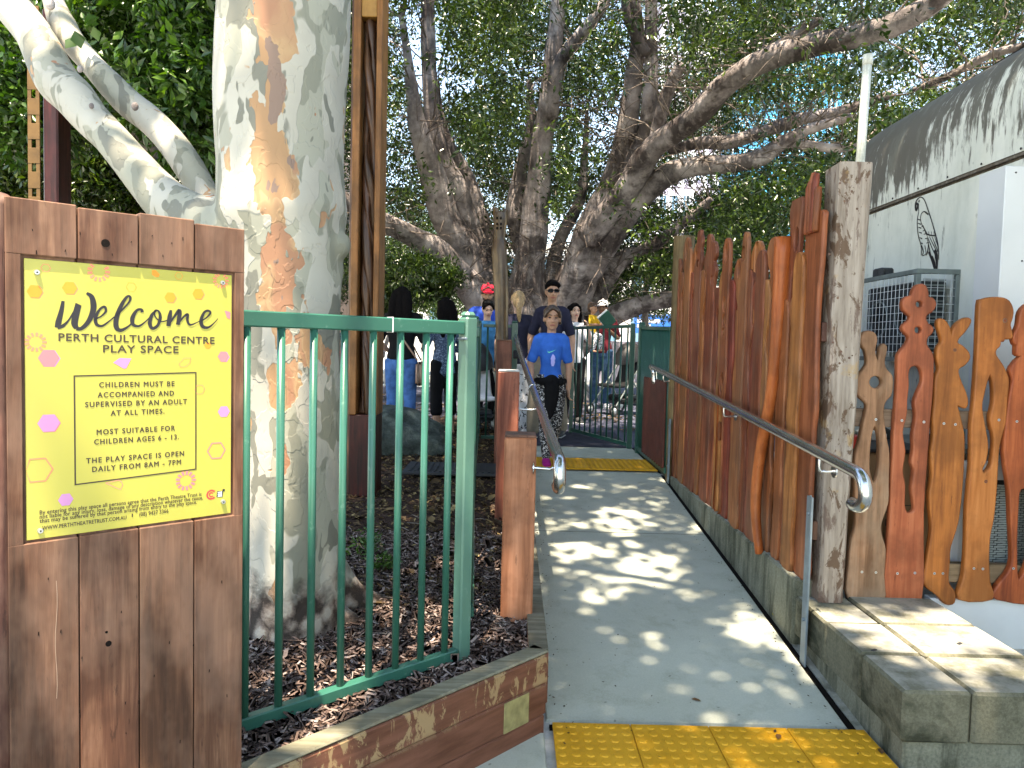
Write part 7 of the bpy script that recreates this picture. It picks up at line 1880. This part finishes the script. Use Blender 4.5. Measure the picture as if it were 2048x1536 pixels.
# 5 woman in bright blue shirt with sunglasses on her head
def glasses_up(t, H, part, j):
    b = MB()
    for q in (-1, 1): b.box(H((q * .034, -.045, .115)), (.056, .03, .03), Matrix.Rotation(-.6, 3, 'X'), bev=.008)
    part('sunglasses', b, 'black', False)
person('woman in bright blue shirt with sunglasses pushed up on her head, looking down', P(973, 700, 9.4).x, 9.4, 1.62, .25, 'skin_light', 'shirt_teal', 'blackc', 'hairblack', dict(eL=V3((.24, -.05, 1.13)), wL=V3((.18, -.26, 1.05)), eR=V3((-.24, -.05, 1.13)), wR=V3((-.18, -.26, 1.05))), hair_style='cap', extra=glasses_up, long_sleeve=None, shoes='dark', slim=.93, hem=.88, group='visitors under the fig tree', headtilt=.35)
# 6 man in red cap
def redcap(t, H, part, j):
    cap_fn('redcap')(t, H, part, j)
    b = MB(); b.tube([H((-.05, -.055, -.05)), H((-.035, -.085, -.085)), H((0, -.095, -.10)), H((.035, -.085, -.085)), H((.05, -.055, -.05))], .018, 8); part('beard', b, 'hairbrown', False)
person('man in red baseball cap and royal blue shirt behind the woman', P(974, 640, 10.1).x, 10.1, 1.86, .1, 'skin_tan', 'blue_s', 'dark', 'hairbrown', dict(), hair_style='cap', extra=redcap, shoes='dark', group='visitors under the fig tree', headtilt=.3)
# 7 blonde woman from behind
person('blonde woman with a ponytail, navy top and patterned white trousers seen from behind', P(1034, 700, 9.0).x, 9.0, 1.72, math.pi + .15, 'skin_light', 'navy', 'whitepat', 'hairblonde', dict(eR=V3((-.26, .0, 1.13)), wR=V3((-.24, -.15, 1.02)), loose=.03), hair_style='ponytail', face=False, shoes='white_s', slim=.92, hem=.9, group='visitors under the fig tree')
# 8 dark haired woman behind the gate holding a phone
def phone_x(t, H, part, j):
    b = MB(); b.box(V3((.09, -.30, 1.50)), (.075, .012, .15), bev=.004); part('phone', b, 'black', False)
person('woman with long dark hair and pale top holding up a dark phone behind the gate', P(1147, 700, 10.2).x, 10.2, 1.64, .2, 'skin_light', 'white_s', 'blackc', 'hairblack', dict(eL=V3((.22, -.12, 1.18)), wL=V3((.12, -.28, 1.40)), eR=V3((-.24, .02, 1.12))), hair_style='long', extra=phone_x, shoes='dark', slim=.92, hem=.92, group='visitors under the fig tree')
# 9 man in white cap holding the toddler, 10 the toddler, and a picture book
mx_, my_ = P(1203, 700, 12.3).x, 12.3
person('man in white cap, maroon shirt and jeans carrying a toddler', mx_, my_, 1.78, -.15, 'skin_brown', 'maroon', 'denim_dark', 'hairblack', dict(eR=V3((-.27, -.04, 1.12)), wR=V3((-.16, -.22, 1.20)), eL=V3((.26, -.06, 1.14)), wL=V3((.10, -.30, 1.28)), loose=.025), hair_style='cap', extra=cap_fn('whitecap'), shoes='white_s', group='visitors under the fig tree', headtilt=.1, headturn=-.2)
person('toddler in yellow shirt and grey cap carried by the man in the white cap', P(1184, 650, 11.95).x, 11.97, .92, .9, 'skin_tan', 'yellow_s', 'whitepat2', 'hairbrown', dict(hip=V3((0, 0, .93)), kL=V3((.13, -.30, .80)), kR=V3((-.13, -.25, .78)), aL=V3((.14, -.22, .45)), aR=V3((-.13, -.15, .42)), eL=V3((.24, -.12, 1.20)), wL=V3((.14, -.36, 1.20)), eR=V3((-.24, -.10, 1.18)), wR=V3((-.10, -.32, 1.18)), head_scale=1.45, head=V3((0, -.02, 1.68))), vox=.008,
       hair_style='short', extra=cap_fn('greycap'), z=P(1184, 650, 11.95).z - .62, shoes=None, group='visitors under the fig tree', long_sleeve=False, slim=1.05)
bk = thing('picture_book', 'open green picture book held up by the man in the white cap', 'book', tuple(P(1210, 640, 11.8)))
a_ = P(1211, 637, 11.75)
for k, (an, mm) in enumerate(((.5, 'white_s'), (.35, 'greendark'))):
    b = MB(); b.box(a_ + Vector((.03 * k, -.01 * k, -.02 * k)), (.20, .012, .24), Matrix.Rotation(-.75, 3, 'Y') @ Matrix.Rotation(an, 3, 'X'), bev=.003); obj(['page', 'cover'][k], b, M[mm], bk)
# 11 seated visitor far left of the pillar
person('seated person in red top and dark cap on the bench left of the carved pillar', P(674, 700, 10.35).x, 10.35, 1.45, .9, 'skin_brown', 'red_s', 'dark', 'hairblack', dict(hip=V3((0, .0, .58)), sh=V3((0, -.06, 1.05)), kL=V3((.10, -.42, .56)), kR=V3((-.10, -.42, .56)), aL=V3((.1, -.42, .12)), aR=V3((-.1, -.40, .12)), eL=V3((.24, -.12, .80)), wL=V3((.16, -.34, .66)), eR=V3((-.24, -.12, .80)), wR=V3((-.16, -.34, .66))), hair_style='cap', extra=cap_fn('denim_dark'), shoes='dark', group='visitors under the fig tree', hem=.93)

# ------------------------------------------------------------------ pushchairs
def stroller(label, x, y, yaw, hood='black', seat_m='black', sc=1.0):
    g0 = ground_z(x, y); t = thing('pushchair', label, 'pushchair', (x, y, g0), 'pushchairs')
    MX = Matrix.Translation((x, y, g0)) @ Matrix.Rotation(yaw, 4, 'Z') @ Matrix.Scale(sc, 4)
    def pt(nm, b, mat, par=None, sm=True): b.xform(MX); return obj(nm, b, M[mat], par or t, None, sm)
    for (wx, wy, r) in ((-.25, -.38, .09), (.25, -.38, .09), (-.29, .32, .13), (.29, .32, .13)):
        K = 18; b = MB(); b.tube([(wx, wy + (r - .018) * math.cos(2 * math.pi * k / K), r + (r - .018) * math.sin(2 * math.pi * k / K)) for k in range(K)], .018, 8, ref=(1, 0, 0), closed=True, cap=False); w = pt('wheel', b, 'black')
        b = MB(); b.tube([(wx - .012, wy, r), (wx + .012, wy, r)], r * .55, 14, ref=(0, 1, 0), cap=False); pt('hub', b, 'whitemet', w)
    for q in (-1, 1):
        b = MB(); b.tube([(q * .25, -.38, .10), (q * .24, -.05, .48), (q * .24, .35, .95), (q * .22, .42, 1.02)], .013, 8); pt('frame_tube', b, 'steelgrey')
        b = MB(); b.tube([(q * .28, .32, .14), (q * .25, .02, .52)], .012, 8); pt('frame_tube', b, 'steelgrey')
    b = MB(); b.tube([(-.22, .42, 1.02), (0, .45, 1.04), (.22, .42, 1.02)], .016, 8); pt('handle', b, 'black')
    b = MB(); b.tube([(-.28, .32, .14), (.28, .32, .14)], .010, 6); pt('axle', b, 'dark')
    b = MB(); b.tube(catmull([(0, -.32, .46), (0, -.10, .44), (0, .08, .50), (0, .20, .78), (0, .24, .92)], 3), [(.19, .03)] * 13, 12, ref=(1, 0, 0)); pt('seat', b, seat_m)
    b = MB(); vs = []; fs = []; K = 9
    for i in range(5):
        a = R(-15 + i * 30)
        for k in range(K):
            u_ = math.pi * k / (K - 1); vs.append(V3((.22 * math.cos(u_), .20 - .26 * math.sin(u_) * math.cos(a) * 1.0, .82 + .26 * math.sin(u_) * math.sin(a) * 1.1 + .02)))
    for i in range(4):
        for k in range(K - 1): fs.append((i * K + k, i * K + k + 1, (i + 1) * K + k + 1, (i + 1) * K + k))
    b.add(vs, fs); pt('hood', b, hood)
    b = MB(); b.box((0, .10, .24), (.40, .42, .14), bev=.05); pt('basket', b, 'dark')
    return t
p = P(1240, 760, 11.4); stroller('black pushchair standing behind the open gate beside the man in the white cap', p.x, 11.4, -.9)
p = P(1018, 800, 9.6); stroller('dark pushchair whose wheels show right of the sunlit timber post', p.x, 9.9, 1.2)
p = P(965, 800, 8.9); stroller('dark pushchair with pale lining pushed by the woman in the bright blue shirt', p.x - .05, 8.8, .3, 'black', 'white_s')
